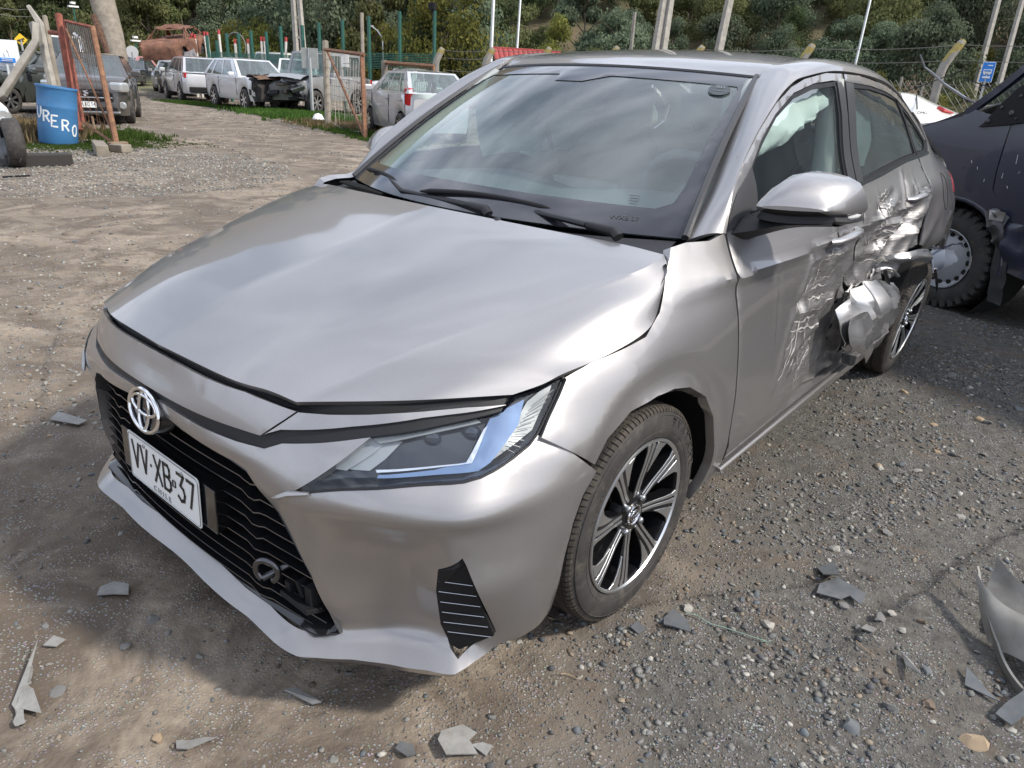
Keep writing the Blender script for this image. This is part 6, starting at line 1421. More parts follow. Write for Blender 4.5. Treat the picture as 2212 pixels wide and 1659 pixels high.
HATCH=dict(L=3.6,W=1.6,H=1.48,wb=2.385,fo=.70,r=.29,hood=.95,belt=1.0,tail=1.05,cab=(-.22,-1.0,-2.35,-2.98),wins=[(.15,.46),(.49,.76),(.79,.90)],sill=.22,lampz=.36,bump=None)
SEDAN=dict(L=4.5,W=1.74,H=1.43,wb=2.65,fo=.88,r=.31,hood=.88,belt=.93,tail=1.0,cab=(-.40,-1.15,-2.35,-3.1),wins=[(.15,.46),(.49,.80),(.83,.93)],sill=.24)
WAGON=dict(L=4.5,W=1.70,H=1.45,wb=2.6,fo=.85,r=.31,hood=.90,belt=.92,tail=.95,cab=(-.40,-1.1,-3.05,-3.45),wins=[(.13,.40),(.43,.68),(.71,.92)],sill=.26)
JEEP=dict(L=4.1,W=1.70,H=1.95,wb=2.4,fo=.65,r=.37,hood=1.10,belt=1.18,tail=1.15,cab=(-.55,-.82,-2.7,-2.9),wins=[(.10,.38),(.42,.93)],sill=.42,rw=.84)
PICK=dict(L=5.0,W=1.78,H=1.72,wb=3.0,fo=.85,r=.36,hood=1.06,belt=1.10,tail=1.08,cab=(-.45,-1.1,-2.3,-2.7),wins=[(.15,.47),(.51,.88)],sill=.38)
VAN=dict(L=4.8,W=1.80,H=2.05,wb=2.7,fo=.7,r=.34,hood=1.15,belt=1.25,tail=1.30,cab=(-.1,-.65,-3.3,-3.5),wins=[(.10,.30),(.34,.62),(.66,.92)],sill=.3,rw=.86)
SWIFT=dict(L=3.84,W=1.735,H=1.50,wb=2.45,fo=.82,r=.30,hood=.99,belt=1.03,tail=1.05,cab=(-.30,-1.05,-2.5,-2.95),wins=[(.15,.48),(.52,.86)],sill=.2)
G3='wrecked and parked vehicles along the far side of the track'
silver=carpaint('silver',(.50,.50,.52)); pearl=carpaint('pale_pearl',(.62,.64,.68)); white=carpaint('white',(.72,.72,.70),0); dgrey=carpaint('bronze_grey',(.10,.088,.08),.6); red=carpaint('red',(.50,.02,.025),.1)
navy=carpaint('navy',(.004,.012,.050),0,.01); navy.node_tree.nodes['Principled BSDF'].inputs['Coat Weight'].default_value=.55; green=carpaint('dark_green',(.045,.06,.05),.2); maroon=carpaint('maroon',(.14,.03,.04),.2); cream=carpaint('cream',(.66,.64,.52),0); grey=carpaint('grey',(.30,.31,.32)); dblue=carpaint('dark_blue',(.03,.045,.075),.3)
HATCH['bump']=silver
hatch=bg_car('parked_hatchback','small silver hatchback seen from behind beside the nearest rusty gate frame','hatchback',-10.95,-12.1,-113,HATCH,silver,G3,win=M_win2)
wsuv=bg_car('wrecked_suv','white suv with a burnt black engine bay and charred bonnet','suv',-13.35,-23.1,82,dict(SUV,bonnet=M_burn,burn=(.40,M_char)),pearl,G3,wreck='front',seed=4)
ssuv=bg_car('parked_suv','silver suv seen from behind with a large red tail lamp','suv',-14.1,-28.6,-105,SUV,silver,G3)
swift=bg_car('parked_hatchback','dark bronze hatchback facing the camera behind the leaning rusty gate','hatchback',-6.35,-18.45,63,SWIFT,dgrey,G3)
ww=bg_car('wrecked_van','small white van with a crushed front between the burnt suv and the grey jeep','van',-15.9,-23.9,48,dict(VAN,L=4.0,H=1.75,wb=2.3,W=1.55,hood=1.0,belt=1.1,cab=(-.25,-.7,-2.6,-2.8)),white,G3,wreck='front',seed=9,win=M_win2)
jeep=bg_car('wrecked_jeep','dusty grey boxy jeep with a crushed front and open bonnet','jeep',-14.6,-21.0,18,JEEP,grey,G3,wreck='front',seed=12,jit=.012,win=M_win2)
cvan=bg_car('parked_van','cream van whose rounded roof shows above the burnt suv','van',*at(608,150,33)[:2],20,VAN,cream,G3)
gwag=bg_car('wrecked_wagon','dark green wagon seen from behind under the rusty burnt car','wagon',-16.6,-34.6,-105,WAGON,green,G3,jit=.02,seed=3)
gsil=bg_car('wrecked_sedan','silver grey wrecked sedan left of the dark green wagon','sedan',-18.2,-38.8,60,SEDAN,grey,G3,jit=.05,seed=6,wreck='front')
bsed=bg_car('parked_sedan','dark blue sedan standing in front of the red pickup','sedan',-20.4,-48.0,48,SEDAN,dblue,G3)
rpick=bg_car('parked_pickup','bright red double cab pickup far back on the left','pickup',-23.6,-55.2,25,PICK,red,G3)
rcar=bg_car('parked_car','maroon red hatchback behind the bronze hatchback','car',*at(213,150,40)[:2],60,HATCH,maroon,G3)
wpick=bg_car('parked_pickup','white pickup behind the round white sign','pickup',*at(238,140,60)[:2],10,PICK,white,G3)
wv=bg_car('parked_van','tall white van standing behind the leaning gate posts','van',*at(150,170,34)[:2],65,dict(VAN,H=2.3),white,G3)
mcar=bg_car('parked_car','dark red car partly hidden behind the blue sign','car',*at(45,170,30)[:2],30,SEDAN,maroon,G3)
gwr=bg_car('wrecked_car','dark green wreck behind the concrete posts and the blue barrel','car',*at(78,215,19)[:2],20,dict(SEDAN),green,G3,jit=.05,seed=8,wreck='front')
wcar=bg_car('parked_pickup','white vehicle far back seen through the wire fence','pickup',*at(885,182,36)[:2],15,PICK,white,G3)
wh=empty('cream_car',(0,0,0),0,'cream car boot with a slim red lamp showing behind the navy van bonnet','car')
c_=lambda x,y,d: tuple(at((1860+.31646*x)/1.15732,(.31646*y)/1.15732,d))
loftobj('boot_panel',[[c_(1180,730,7.9),c_(1240,738,7.6),c_(1270,900,7.2),c_(1280,1100,7.0)],[c_(1320,742,7.9),c_(1360,755,7.5),c_(1370,900,7.1),c_(1380,1100,6.9)],[c_(1440,790,7.8),c_(1480,812,7.4),c_(1490,930,7.1),c_(1500,1100,6.9)],[c_(1560,845,7.7),c_(1600,860,7.4),c_(1600,950,7.1),c_(1600,1100,6.9)],[c_(1720,900,7.6),c_(1740,920,7.3),c_(1740,980,7.1),c_(1740,1100,6.9)]],cream,wh,nu=4,nv=4,rim=.05)
mb=MB(); mb.tube([c_(1535,858,7.3),c_(1580,875,7.25),c_(1650,893,7.25)],[.035,.028,.012],n=6,flat=.8); mb.build('tail_lamp',MT['red'],wh,smooth=40)
mb=MB(); mb.tube([c_(1362,752,7.45),c_(1366,800,7.3),c_(1368,860,7.1)],.006,n=4); mb.build('panel_gap',M_dkin,wh)
p_=c_(1408,892,7.0); mb=MB(); textobj('badge_text','DMG',.035,M_dkin,wh,frame(p_,tuple(RH)+(0,),(0,0,1)),.002,1.2)
for k in range(3):
    mb=MB(); mb.box((1.62+.12*k,-.80+.03*k,.72),(.22,.10,.34),Matrix.Rotation(.3*k,3,'Y')); o=mb.build('charred_wing',M_char,wsuv,bevel=.04)
for k in range(16):
    rk=random.Random(k); mb=MB(); mb.tube([(1.25+rk.uniform(0,.8),rk.uniform(-.75,.75),1.08+rk.uniform(-.05,.08)) for _ in range(4)],.03,n=5); mb.build('melted_cable',M_char,wsuv)
# front of the bronze hatchback: lamps, fog lamps, wide grille with a chrome badge
for sg in (1,-1):
    mb=MB(); mb.box((1.93,sg*.66,.80),(.34,.30,.20),Matrix.Rotation(R(-28*sg),3,'Z')); mb.build('headlight',M_headl,swift,bevel=.05)
    mb=MB(); mb.lathe([(0,.05),(.06,.05),(.085,.0)],16,'x',(1.98,sg*.68,.42)); mb.build('fog_lamp',M_headl,swift,smooth=40)
mb=MB(); mb.box((2.055,0,.60),(.06,1.05,.22)); mb.build('grille_mesh',MT['gloss_black'],swift,bevel=.04)
mb=MB(); mb.box((2.075,0,.575),(.05,1.02,.025)); mb.build('grille_bar',MT['chrome'],swift,bevel=.01)
mb=MB()
for p,q_ in (((-.05,.035),(.05,.055)),((-.05,.035),(.05,-.005)),((-.05,-.03),(.05,-.005)),((-.05,-.03),(.0,-.055))): mb.tube([(2.095,p[0],.66+p[1]),(2.095,q_[0],.66+q_[1])],.012,n=5)
mb.build('badge',MT['chrome'],swift)
mb=MB(); mb.box((2.03,0,.27),(.10,1.25,.05)); mb.build('lower_lip',MT['steel'],swift,bevel=.015)
# burnt car stacked on the wagon
burnt=bg_car('burnt_car','burnt rusty car shell stacked on top of the dark green wagon','car',-15.0,-31.6,45,dict(SEDAN,H=1.38,L=4.0,wb=2.4,fo=.75),M_rust,None,z=1.38,tiltx=4,tilty=6,parts=False,win='none',wheels=False,jit=.045,seed=5)
crumple('loose_panel',[[(.2,.85,.55),(.9,.90,.5),(1.6,.86,.5)],[(.2,.93,.2),(.9,.96,.2),(1.6,.92,.15)]],M_ash,burnt,amp=.05,sc=4,seed=3)
for k,(px_,py_) in enumerate(((395,85),(510,100))):
    c=at(px_,py_,31.5); mb=MB(); a0=[(c[0]+.42*math.cos(t)*RH[0],c[1]+.42*math.cos(t)*RH[1],c[2]+.55*math.sin(t)) for t in [2*math.pi*j/18 for j in range(19)]]
    mb.tube(a0,.022,n=5,cap=False); o=mb.build('bare_door_frame',M_ash); tagit(o,['bare burnt door frame ring standing on the left of the rusty car','bare burnt door frame ring standing on the right of the rusty car'][k],'door frame')
# wreck at the left edge: only its front corner is in view
lw=empty('wrecked_car',(0,0,0),label='crashed white car corner cut off by the left edge of the view',cat='car')
def Lp(px_,py_,d): return tuple(at(px_,py_,d))
crumple('crushed_fender',[[Lp(-60,205,9.2),Lp(-15,212,9.2),Lp(14,232,9.2)],[Lp(-60,235,9.1),Lp(-10,240,9.1),Lp(26,255,9.1)],[Lp(-60,262,9.1),Lp(-10,268,9.1),Lp(24,276,9.1)]],white,lw,amp=.03,sc=6,seed=2)
c=at(8,252,9.0); mb=MB(); mb.lathe([(0,.0),(.07,.01),(.10,-.03)],16,'y',tuple(c)); mb.build('headlight',M_headl,lw,smooth=40)
crumple('inner_fender',[[Lp(-60,268,9.3),Lp(-10,275,9.3),Lp(28,300,9.2)],[Lp(-60,320,9.2),Lp(0,330,9.2),Lp(46,345,9.1)],[Lp(-60,352,9.3),Lp(0,355,9.3),Lp(30,358,9.3)]],MT['slate'],lw,amp=.05,sc=7,seed=4,nu=7,nv=6)
crumple('inner_fender',[[Lp(-60,268,9.6),Lp(20,275,9.6),Lp(40,300,9.6)],[Lp(-60,360,9.6),Lp(0,362,9.6),Lp(40,350,9.6)]],M_dkin,lw,amp=.02,sc=7,seed=5)
w_=bg_wheel(lw,-1.85,-9.45,.30,1); w_.rotation_euler=(0,0,R(80))
# white wreck with the blue board above it
mb=MB()
# ------------------------------------------------------------------ navy van on the right
vn=empty('navy_van',(-4.30,.70,0),R(-116),'dark navy van with big off-road tyre close behind the sedan on the right','van')
NV=navy
def sidepoly(name,pts,y,mat,th=.02,res=.06,bul=0,parent=vn,smooth=38,holes=[]):
    def ev(x,z): return (x,y+bul*(1-((z-.95)/.6)**2)-.10*max(0,x-.45)**2,z)
    V,F=panelmesh(pts,ev,res=res,thick=th,holes=holes,out=(0,1,0)); return meshobj(name,V,F,mat,parent,smooth)
cx=.05
arc=[(cx+.425*math.cos(R(a)),.33+.425*math.sin(R(a))) for a in range(-8,189,9)]
hs_=[(1.02,.98),(.90,1.10),(.70,1.145),(.447,1.175),(.30,1.225),(.17,1.262),(.11,1.315),(.02,1.29),(-.10,1.28),(-.172,1.237),(-.168,1.12),(-.17,.95),(-.182,.84),(-.26,.76),(-.36,.66)]
fen=[(1.05,.55)]+hs_+[(-.375,.28)]+arc[::-1]+[(.52,.27),(.98,.30)]
sidepoly('front_fender',fen,.0,NV,bul=.035,res=.05)
mb=MB(); mb.tube([(p[0],.012,p[1]) for p in arc],.022,n=8); mb.build('arch_flare',NV,vn,smooth=60)
# bonnet: from side edge inwards
loftobj('bonnet',[[(1.02,.0,1.0),(1.06,-.5,1.03),(1.02,-1.7,1.0)],[(.85,-.0,1.12),(.88,-.5,1.16),(.85,-1.75,1.12)],[(.447,.01,1.19),(.45,-.5,1.25),(.447,-1.8,1.19)],[(.15,.0,1.305),(.14,-.5,1.37),(.15,-1.8,1.305)]],NV,vn,nu=5,nv=5)
sidepoly('bonnet_edge',[(1.0,.99),(.86,1.115),(.447,1.18),(.30,1.232),(.165,1.27),(.12,1.33),(.12,1.315),(.155,1.255),(.30,1.214),(.447,1.164),(.86,1.098),(.98,.985)],.022,M_dkin,th=.01)
door=[(-.178,1.237),(-.178,.95),(-.19,.838),(-.31,.70),(-.40,.64),(-.40,.36),(-1.15,.36),(-1.20,1.25),(-.24,1.25)]
sidepoly('front_door',door,.0,NV,bul=.035,res=.05)
sidepoly('rear_side',[(-1.21,.36),(-1.21,1.25),(-3.6,1.25),(-3.6,.4)],.0,NV,bul=.035,res=.15)
sidepoly('door_frame',[(-1.2,1.26),(-.62,2.0),(-3.6,2.0),(-3.6,1.26)],-.10,NV,th=.05,res=.2)
sidepoly('side_glass',[(-.28,1.27),(-.26,1.42),(-.58,1.9),(-1.15,1.9),(-1.15,1.27)],-.06,M_win,th=0,res=.2)
sidepoly('mirror_mount',[(.02,1.205),(-.01,1.235),(-.075,1.34),(-.17,1.45),(-.255,1.50),(-.25,1.25),(-.17,1.232)],.048,MT['matt_black'],th=.02)
for (x_,z_,r_) in ((-.035,1.245,.022),(-.10,1.33,.018),(-.17,1.30,.028),(-.20,1.40,.016),(-.21,1.27,.012)):
    mb=MB(); r_*=.6; mb.lathe([(0,.010),(r_*.6,.010),(r_,.004),(r_*1.1,0)],14,'y',(x_,.05,z_)); mb.build('mirror_mount_boss',MT['trim'],vn,smooth=30)
loftobj('windscreen_pillar',[[(.16,.03,1.30),(.12,-.04,1.35)],[(-.06,.02,1.50),(-.10,-.06,1.56)],[(-.42,-.04,1.90),(-.46,-.12,1.95)],[(-.55,-.06,2.0),(-.6,-.14,2.05)]],NV,vn,nu=3,nv=4,rim=.04)
loftobj('windscreen',[[(.12,-.05,1.34),(.20,-.9,1.36),(.12,-1.75,1.34)],[(-.50,-.13,1.97),(-.42,-.9,2.0),(-.50,-1.67,1.97)]],glassmat('cracked_windscreen',(.75,.85,.82),f0=.10,dust_haze=.35),vn,nu=5,nv=4,rim=0)
mb=MB(); mb.box((-2.1,-.9,2.03),(3.1,1.5,.08)); mb.build('roof_panel',NV,vn,bevel=.03)
mb=MB(); mb.box((-1.3,-.95,.75),(3.6,1.4,.8)); mb.box((.62,-.95,.65),(.7,1.4,.5)); mb.build('underbody',M_dkin,vn)
mb=MB(); mb.lathe([(.41,-.02),(.40,-.35),(.1,-.36)],24,'y',(cx,0,.33)); mb.build('wheel_arch_liner',MT['void'],vn,smooth=40)
# torn liner flaps behind the wheel
crumple('torn_liner',[[(-.16,.03,.70),(-.26,.04,.73),(-.34,.03,.69)],[(-.25,.06,.60),(-.31,.07,.60),(-.36,.05,.58)],[(-.31,.03,.50),(-.35,.04,.48),(-.39,.03,.46)]],MT['trim'],vn,amp=.03,sc=8,seed=3)
crumple('mud_flap',[[(-.31,.02,.50),(-.40,.02,.50)],[(-.33,.03,.33),(-.43,.03,.32)],[(-.36,.02,.15),(-.45,.02,.14)]],MT['trim'],vn,amp=.012,sc=8,seed=4,nu=4,nv=5)
crumple('torn_sill_skin',[[(-.34,.02,.66),(-.6,.04,.66),(-1.1,.02,.64)],[(-.36,.05,.50),(-.6,.03,.50),(-1.1,.04,.48)],[(-.40,.02,.36),(-.6,.05,.34),(-1.1,.02,.33)]],NV,vn,amp=.03,sc=6,seed=5,nu=7,nv=6)
crumple('bracket',[[(-.22,.05,.72),(-.33,.06,.72)],[(-.24,.06,.66),(-.33,.06,.66)]],MT['steel'],vn,amp=.01,sc=9,seed=7)
# scuffs on the door and wing
rs2=random.Random(8)
for k in range(26):
    x_=rs2.uniform(-.8,.10); z_=rs2.uniform(.75,1.18); l=rs2.uniform(.01,.06); mb=MB(); yv=.037-.035*((z_-.95)/.6)**2
    mb.tube([(x_,yv,z_),(x_+rs2.uniform(-.01,.01),yv,z_-l)],.0014,n=4); mb.build('scratch',MT['white'] if k%3 else MT['steel'],vn)
# off-road wheel
tw=empty('wheel',(cx,-.01,.338),parent=vn); tr=.34
mb=MB(); mb.lathe([(.20,-.24),(.30,-.25),(tr-.012,-.225),(tr-.012,-.03),(.315,-.005),(.28,.008),(.23,.006),(.205,-.005)],56,'y'); tt=mb.build('tyre',simple('navy_van_tyre_rubber',(.04,.038,.036),.8,bump=.1,bscale=90,var=.3,vscale=9,dirt=.3),tw,smooth=42)
for k in range(34):
    a=2*math.pi*k/34; mb=MB(); m3=Matrix.Rotation(-a,3,'Y')
    for (yy,da,w2,h2) in ((-.035,0,.055,.020),(-.095,.09,.045,.012),(-.16,.0,.045,.012),(-.215,.09,.05,.018)):
        m4=Matrix.Rotation(-(a+da),3,'Y'); c=m4@Vector((tr-.004,yy,0)); mb.box(c,(h2*.7,w2,.034),m4)
    c=m3@Vector((tr-.028,-.004,0)); mb.box(c,(.05,.016,.034),m3); o=mb.build('tread_lug',tt.data.materials[0],tt)
mb=MB(); mb.lathe([(.203,-.004),(.206,.006),(.200,.008),(.193,-.01),(.185,-.03),(.165,-.036),(.150,-.03),(.10,-.012),(.06,-.008),(.05,.004),(.0,.006)],56,'y'); rim=mb.build('rim',simple('pale_grey_steel_rim',(.36,.37,.39),.45,.2,var=.1),tw,smooth=35)
for k in range(16):
    a=2*math.pi*k/16; mb=MB(); c=(.163*math.cos(a),-.030,.163*math.sin(a)); mb.lathe([(0,.0),(.017,.0),(.019,-.004)],12,'y',c); mb.build('rim_hole',MT['void'],rim)
# bent wiper arm sticking up from the cowl
mb=MB(); P=[at(1988,192-75,5.6),at(1995,150-12,5.5),at(2020,160,5.4),at(2055,185,5.2),at(2090,205,5.0),at(2118,226,4.8)]
P=[at(1988,118,5.3),at(1998,146,5.25),at(2012,156,5.2),at(2040,182,5.1),at(2085,212,4.95),at(2118,226,4.85)]
mb.tube(P,[.008,.010,.012,.016,.018,.020],n=6,flat=.5); o=mb.build('wiper_arm',MT['gloss_black']); tagit(o,'bent black wiper arm sticking up in front of the navy van windscreen','wiper arm')
# ------------------------------------------------------------------ posts, gates, signs, barrel
MT['wood']=simple('weathered_grey_wood',(.23,.20,.16),.9,bump=.5,bscale=40,var=.3,vscale=5)
MT['woodb']=simple('brown_weathered_wood',(.22,.15,.095),.9,bump=.5,bscale=40,var=.3,vscale=6)
MT['conc']=simple('lichened_concrete',(.30,.28,.245),.95,bump=.6,bscale=45,var=.25,vscale=6)
MT['lichen']=simple('lichen_patch',(.34,.27,.09),.95,bump=.5,bscale=60,var=.4,vscale=20)
MT['rust']=simple('rusty_painted_steel',(.22,.065,.04),.8,var=.5,vscale=9,bump=.3,bscale=50)
MT['rust2']=simple('bare_rust',(.20,.10,.055),.9,var=.4,vscale=12,bump=.4,bscale=60)
MT['green_post']=simple('green_painted_steel',(.02,.10,.075),.45,var=.15)
MT['galv']=simple('galvanised_steel',(.42,.44,.44),.45,.4,var=.1)
MT['wire']=simple('old_fence_wire',(.23,.22,.20),.6,.6)
MT['white_wood']=simple('peeling_white_paint',(.62,.60,.56),.8,var=.2,vscale=15,dirt=.4)
MT['red_tip']=simple('faded_red_paint',(.42,.05,.05),.7,var=.3,vscale=20)
def down(px,py,depth):
    p=at(px,py,depth); return (float(p[0]),float(p[1])),gz(p[0],p[1]),float(p[2])
def post(name,label,cat,px,py,depth,r,mat,grp=None,lean=(0,0),n=10,sq=False,taper=1.,zmin=None):
    (x,y),z0,z1=down(px,py,depth)
    if zmin is not None: z0=zmin
    o=empty(name,(x,y,z0),0,label,cat,grp) if False else None
    mb=MB(); h=z1-z0; k=6
    pts=[(lean[0]*(1-i/k)*-1,lean[1]*(1-i/k)*-1,h*i/k) for i in range(k+1)]
    mb.tube(pts,[r*(taper+(1-taper)*i/k) for i in range(k+1)],n=4 if sq else n)
    ob=mb.build(name,mat,smooth=35 if not sq else 20); ob.location=(x,y,z0-.1); tagit(ob,label,cat,grp); return ob
# tall green steel fence posts
GP='tall green steel fence posts beyond the scrap cars'
gp=[(22*0+500*0+0,0)]
gpx=[(588+0,92),(605,82),(691,42),(739,36),(803,27),(866,17),(935,10),(506,66),(541,60),(474,70),(446,78)]
for i,(px_,py_) in enumerate([(446,70),(467,82),(488,66),(514,66),(541,60),(574,62),(605,50),(652,48),(688,42),(739,36),(796,28),(863,18),(939,10)]):
    o=post('green_post','green steel post '+{446:'nearest the rusty burnt car',467:'second right of the rusty burnt car',488:'third right of the rusty burnt car',514:'left of the twin red tipped stakes',541:'behind the twin red tipped stakes',574:'behind the second twin stakes',605:'just left of the leaning stake',652:'touching the twin leg concrete pole',688:'right of the twin leg concrete pole',739:'above the crushed jeep cabin',796:'beside the tall wooden stake',863:'right of the curved street lamp',939:''}[px_] if px_<930 else 'tallest green steel post with a floodlight on its head','fence post',px_,py_,30-.35*i if px_<640 else 27-.25*(i-7),.065,MT['green_post'],GP if px_<930 else None,n=8)
fl=at(934,14,25.3); mb=MB(); mb.box(tuple(fl),(.30,.22,.24),.5); mb.tube([tuple(fl),tuple(fl+np.array([0,0,-.25]))],.04); o=mb.build('floodlight',MT['matt_black'],bevel=.03); tagit(o,'black floodlight on top of the tallest green steel post','floodlight')
for i,(px_,py_) in enumerate([(3,97),(26,99),(283,100),(292,95),(342,97),(354,97),(325,105)]):
    post('green_post','short green steel post far back near the treeline','fence post',px_,py_,52,.07,MT['green_post'],'short green posts near the treeline',n=6)
# green mesh between the tall posts
for d_,x0,x1,ya,yb in ((28.5,455,650,120,138),(26.5,650,950,118,150)):
    mb=MB()
    for k in range(10):
        t=k/9; a=at(x0,ya+(yb-ya)*t-8,d_);b=at(x1,ya+(yb-ya)*t,d_-1.4); mb.tube([tuple(a),tuple((a+b)/2+np.array([0,0,-.02])),tuple(b)],.010,n=4,cap=False)
    for k in range(46):
        t=k/45; a=at(x0+(x1-x0)*t,ya-8+8*t,d_-1.4*t); b=at(x0+(x1-x0)*t,yb-8+8*t,d_-1.4*t); mb.tube([tuple(a),tuple(b)],.006,n=3,cap=False)
    o=mb.build('wire_mesh_fence',MT['green_post']); tagit(o,['green welded wire fence low behind the burnt cars','green welded wire fence low behind the grey jeep'][x0>600],'wire fence',kind=None)
# red tipped white stakes
WS_='white stakes with red tips behind the scrap cars'
stk=[(441,68,-.03,0),(447,69,-.03,0),(472,64,-.02,1),(507,84,-.0,1),(535,84,0,0),(543,84,0,0),(564,79,0,0),(571,79,0,0),(617,80,.12,1),(414,72,-.05,0),(420,74,-.05,0),(410,80,-.05,0)]
for px_,py_,ln,fd in stk:
    (x,y),z0,z1=down(px_,py_,31.); o=empty('painted_stake',(x,y,z0),0,'white wooden stake with a '+('faded ' if fd else '')+'red tip '+{441:'left of a close pair by the burnt car',447:'right of a close pair by the burnt car',472:'tallest of all, right of the burnt car',507:'standing alone left of the twin stakes',535:'left of the first twin stakes',543:'right of the first twin stakes',564:'left of the second twin stakes',571:'right of the second twin stakes',617:'leaning beside the concrete pole',414:'left of the pair before the burnt car',420:'right of the pair before the burnt car',410:'low behind the burnt car roof'}[px_],'stake',WS_); h=z1-z0
    lx,ly=float(RH[0])*ln*h*.6,float(RH[1])*ln*h*.6
    mb=MB(); mb.tube([(-lx,-ly,0),(0,0,h-.18)],.055,n=4); mb.build('stake',MT['white_wood'],o); mb=MB(); mb.tube([(0,0,h-.18),(lx*.08,ly*.08,h)],.056,n=4); mb.build('red_tip',MT['red_tip'],o)
# bent-topped concrete posts with barbed wire
CP='concrete fence posts with bent tops'
cps=[(2081,88,11.0,'thick lichen covered concrete post with a bent top beside the navy van',.075),(1757,97,13.3,'lichen covered concrete post tip just above the sedan roof at right',.085),(1519,100,15.4,'rounded concrete post tip above the middle of the roof',.09),(1335,101,17.3,'rounded concrete post tip above the windscreen centre',.09),(1189,103,19.2,'lichened concrete post in front of the red tiled roof',.10),(1066,104,21.0,'bent concrete post left of the red tiled roof',.12),(957,104,22.6,'bent concrete post behind the silver hatchback roof',.12)]
tops=[]
for px_,py_,dp,lb,r_ in cps:
    p=at(px_,py_,dp); z0=gz(p[0],p[1]); h=p[2]-z0; o=empty('concrete_post',(float(p[0]-RH[0]*.22),float(p[1]-RH[1]*.22),z0),0,lb,'concrete post',CP)
    R0=Vector((float(RH[0]),float(RH[1]),0)); base=Vector((0,0,-.1)); kn=Vector((0,0,h-.34)); tp=R0*.22+Vector((0,0,h))
    mb=MB(); mb.tube([base,kn-Vector((0,0,.12)),kn+R0*.03,tp-R0*.03-Vector((0,0,.04)),tp],[r_*1.05,r_*1.0,r_,r_*.92,r_*.75],n=8,flat=.85); mb.build('post_body',MT['conc'],o,smooth=40,bevel=.01)
    mb=MB(); mb.tube([kn+R0*.015+Vector((-.0,0,.03)),tp-R0*.05-Vector((0,0,.08)),tp+Vector((0,0,.004))],[r_*.7,r_*1.02,r_*.74],n=8,flat=.86); mb.build('lichen_cap',MT['lichen'],o,smooth=40)
    tops.append([np.array([p[0],p[1],z]) for z in (p[2]-.06,p[2]-.27,p[2]-.62,p[2]-.95)])
e0=tops[0]; ext=[[a+(tops[0][j]-tops[1][j])*1.0 for j,a in enumerate(tops[0])]]
T_=ext+tops; 
for j in range(4):
    for i in range(len(T_)-1):
        a,b=T_[i][j],T_[i+1][j]; pts=[tuple(a+(b-a)*t+np.array([0,0,-.04*4*t*(1-t)])) for t in [k/8 for k in range(9)]]
        mb=MB(); mb.tube(pts,.004+.0012*i*.5,n=4,cap=False)
        for k in range(1,24):
            t=k/24; c=a+(b-a)*t+np.array([0,0,-.04*4*t*(1-t)])
            if j<3: mb.tube([tuple(c+np.array([.012,.0,.018])),tuple(c-np.array([.012,.0,.018]))],.003,n=3,cap=False)
        o=mb.build('barbed_wire',MT['wire']); tagit(o,['top strand','second strand','third strand','lowest strand'][j]+' of barbed wire '+['right of the lichened post by the van','between the two rightmost concrete posts','across the right end of the roof','above the middle of the sedan roof','above the windscreen','beside the red tiled roof','right of the silver hatchback','left'][i],'wire',CP+' wires')
# chain link below the barbed wire, right side
for i in range(3):
    a,b=T_[i],T_[i+1]; mb=MB(); n=26
    for k in range(-12,n):
        for sgn in (1,-1):
            pts=[]
            for q in range(0,7):
                v=q/6; u=(k+ (v*12 if sgn>0 else (12-v*12)))/n
                if 0<=u<=1: p=a[2]+(b[2]-a[2])*u; p=p+np.array([0,0,.05-v*1.35]); pts.append(tuple(p))
            if len(pts)>1: mb.tube(pts,.0035,n=3,cap=False)
    o=mb.build('chain_link_panel',MT['wire']); tagit(o,['chain link panel right of the lichened post behind the van','chain link panel between the lichened post and the sedan roof','chain link panel mostly hidden behind the sedan roof'][i],'chain link fence')
mb=MB(); p0=at(1880,215,16);p1=at(1965,195,11);p2=at(2083,150,10.9); mb.tube([tuple(p0),tuple(p1),tuple(p2)],.008,n=4); o=mb.build('stay_cable',MT['matt_black']); tagit(o,'black cable sagging from the lichened post towards the sedan','cable')
mb=MB(); p0=at(2083,170,10.9);p1=at(2150,192,10.0);p2=at(2225,198,9.5); mb.tube([tuple(p0),tuple(p1),tuple(p2)],.008,n=4); o=mb.build('stay_cable',MT['matt_black']); tagit(o,'black cable sagging from the lichened post towards the van','cable')
# small far fence posts on the verge
for px_,py_,dp in ((1950,160,30),(2024,162,29),(1905,178,36),(1915,176,34),(1938,225,24),(2050,232,22),(1996,176,33)):
    post('verge_post','thin grey post in the grass verge behind the sedan','fence post',px_,py_,dp,.05,MT['conc'],'thin posts in the grass verge',n=6,zmin=gz(*down(px_,py_,dp)[0]))
# utility and lamp poles
def pole(label,top,bot,depth,r,mat,name='utility_pole',cat='pole',sq=False,extra=None):
    b=at(bot[0],bot[1],depth); t=at(top[0],top[1],depth); d=(t-b); x0,y0=float(b[0]),float(b[1]); z0=gz(x0,y0); s=(z0-.2-b[2])/d[2]; B=b+d*s; T=b+d*((9.5-b[2])/d[2])
    mb=MB(); o=empty(name,tuple(B),0,label,cat); L_=T-B
    if extra=='twin':
        for sg in (-1,1):
            off=np.array([RH[0]*.14*sg,RH[1]*.14*sg,0]); mb=MB(); mb.tube([tuple(off*1.25),tuple(L_*.5+off*.9),tuple(L_+off*.5)],[r*.62,r*.5,r*.38],n=4); mb.build('pole_leg',mat,o)
        mb=MB()
        for k in range(12): mb.box(tuple(L_*(.05+.08*k)),(.10,.30,.10),math.atan2(RH[1],RH[0])+math.pi/2)
        mb.build('pole_web',mat,o)
    else: mb.tube([(0,0,0),tuple(L_*.5),tuple(L_)],[r,r*.85,r*.7],n=4 if sq else 12); mb.build('pole_shaft',mat,o,smooth=35)
    return o
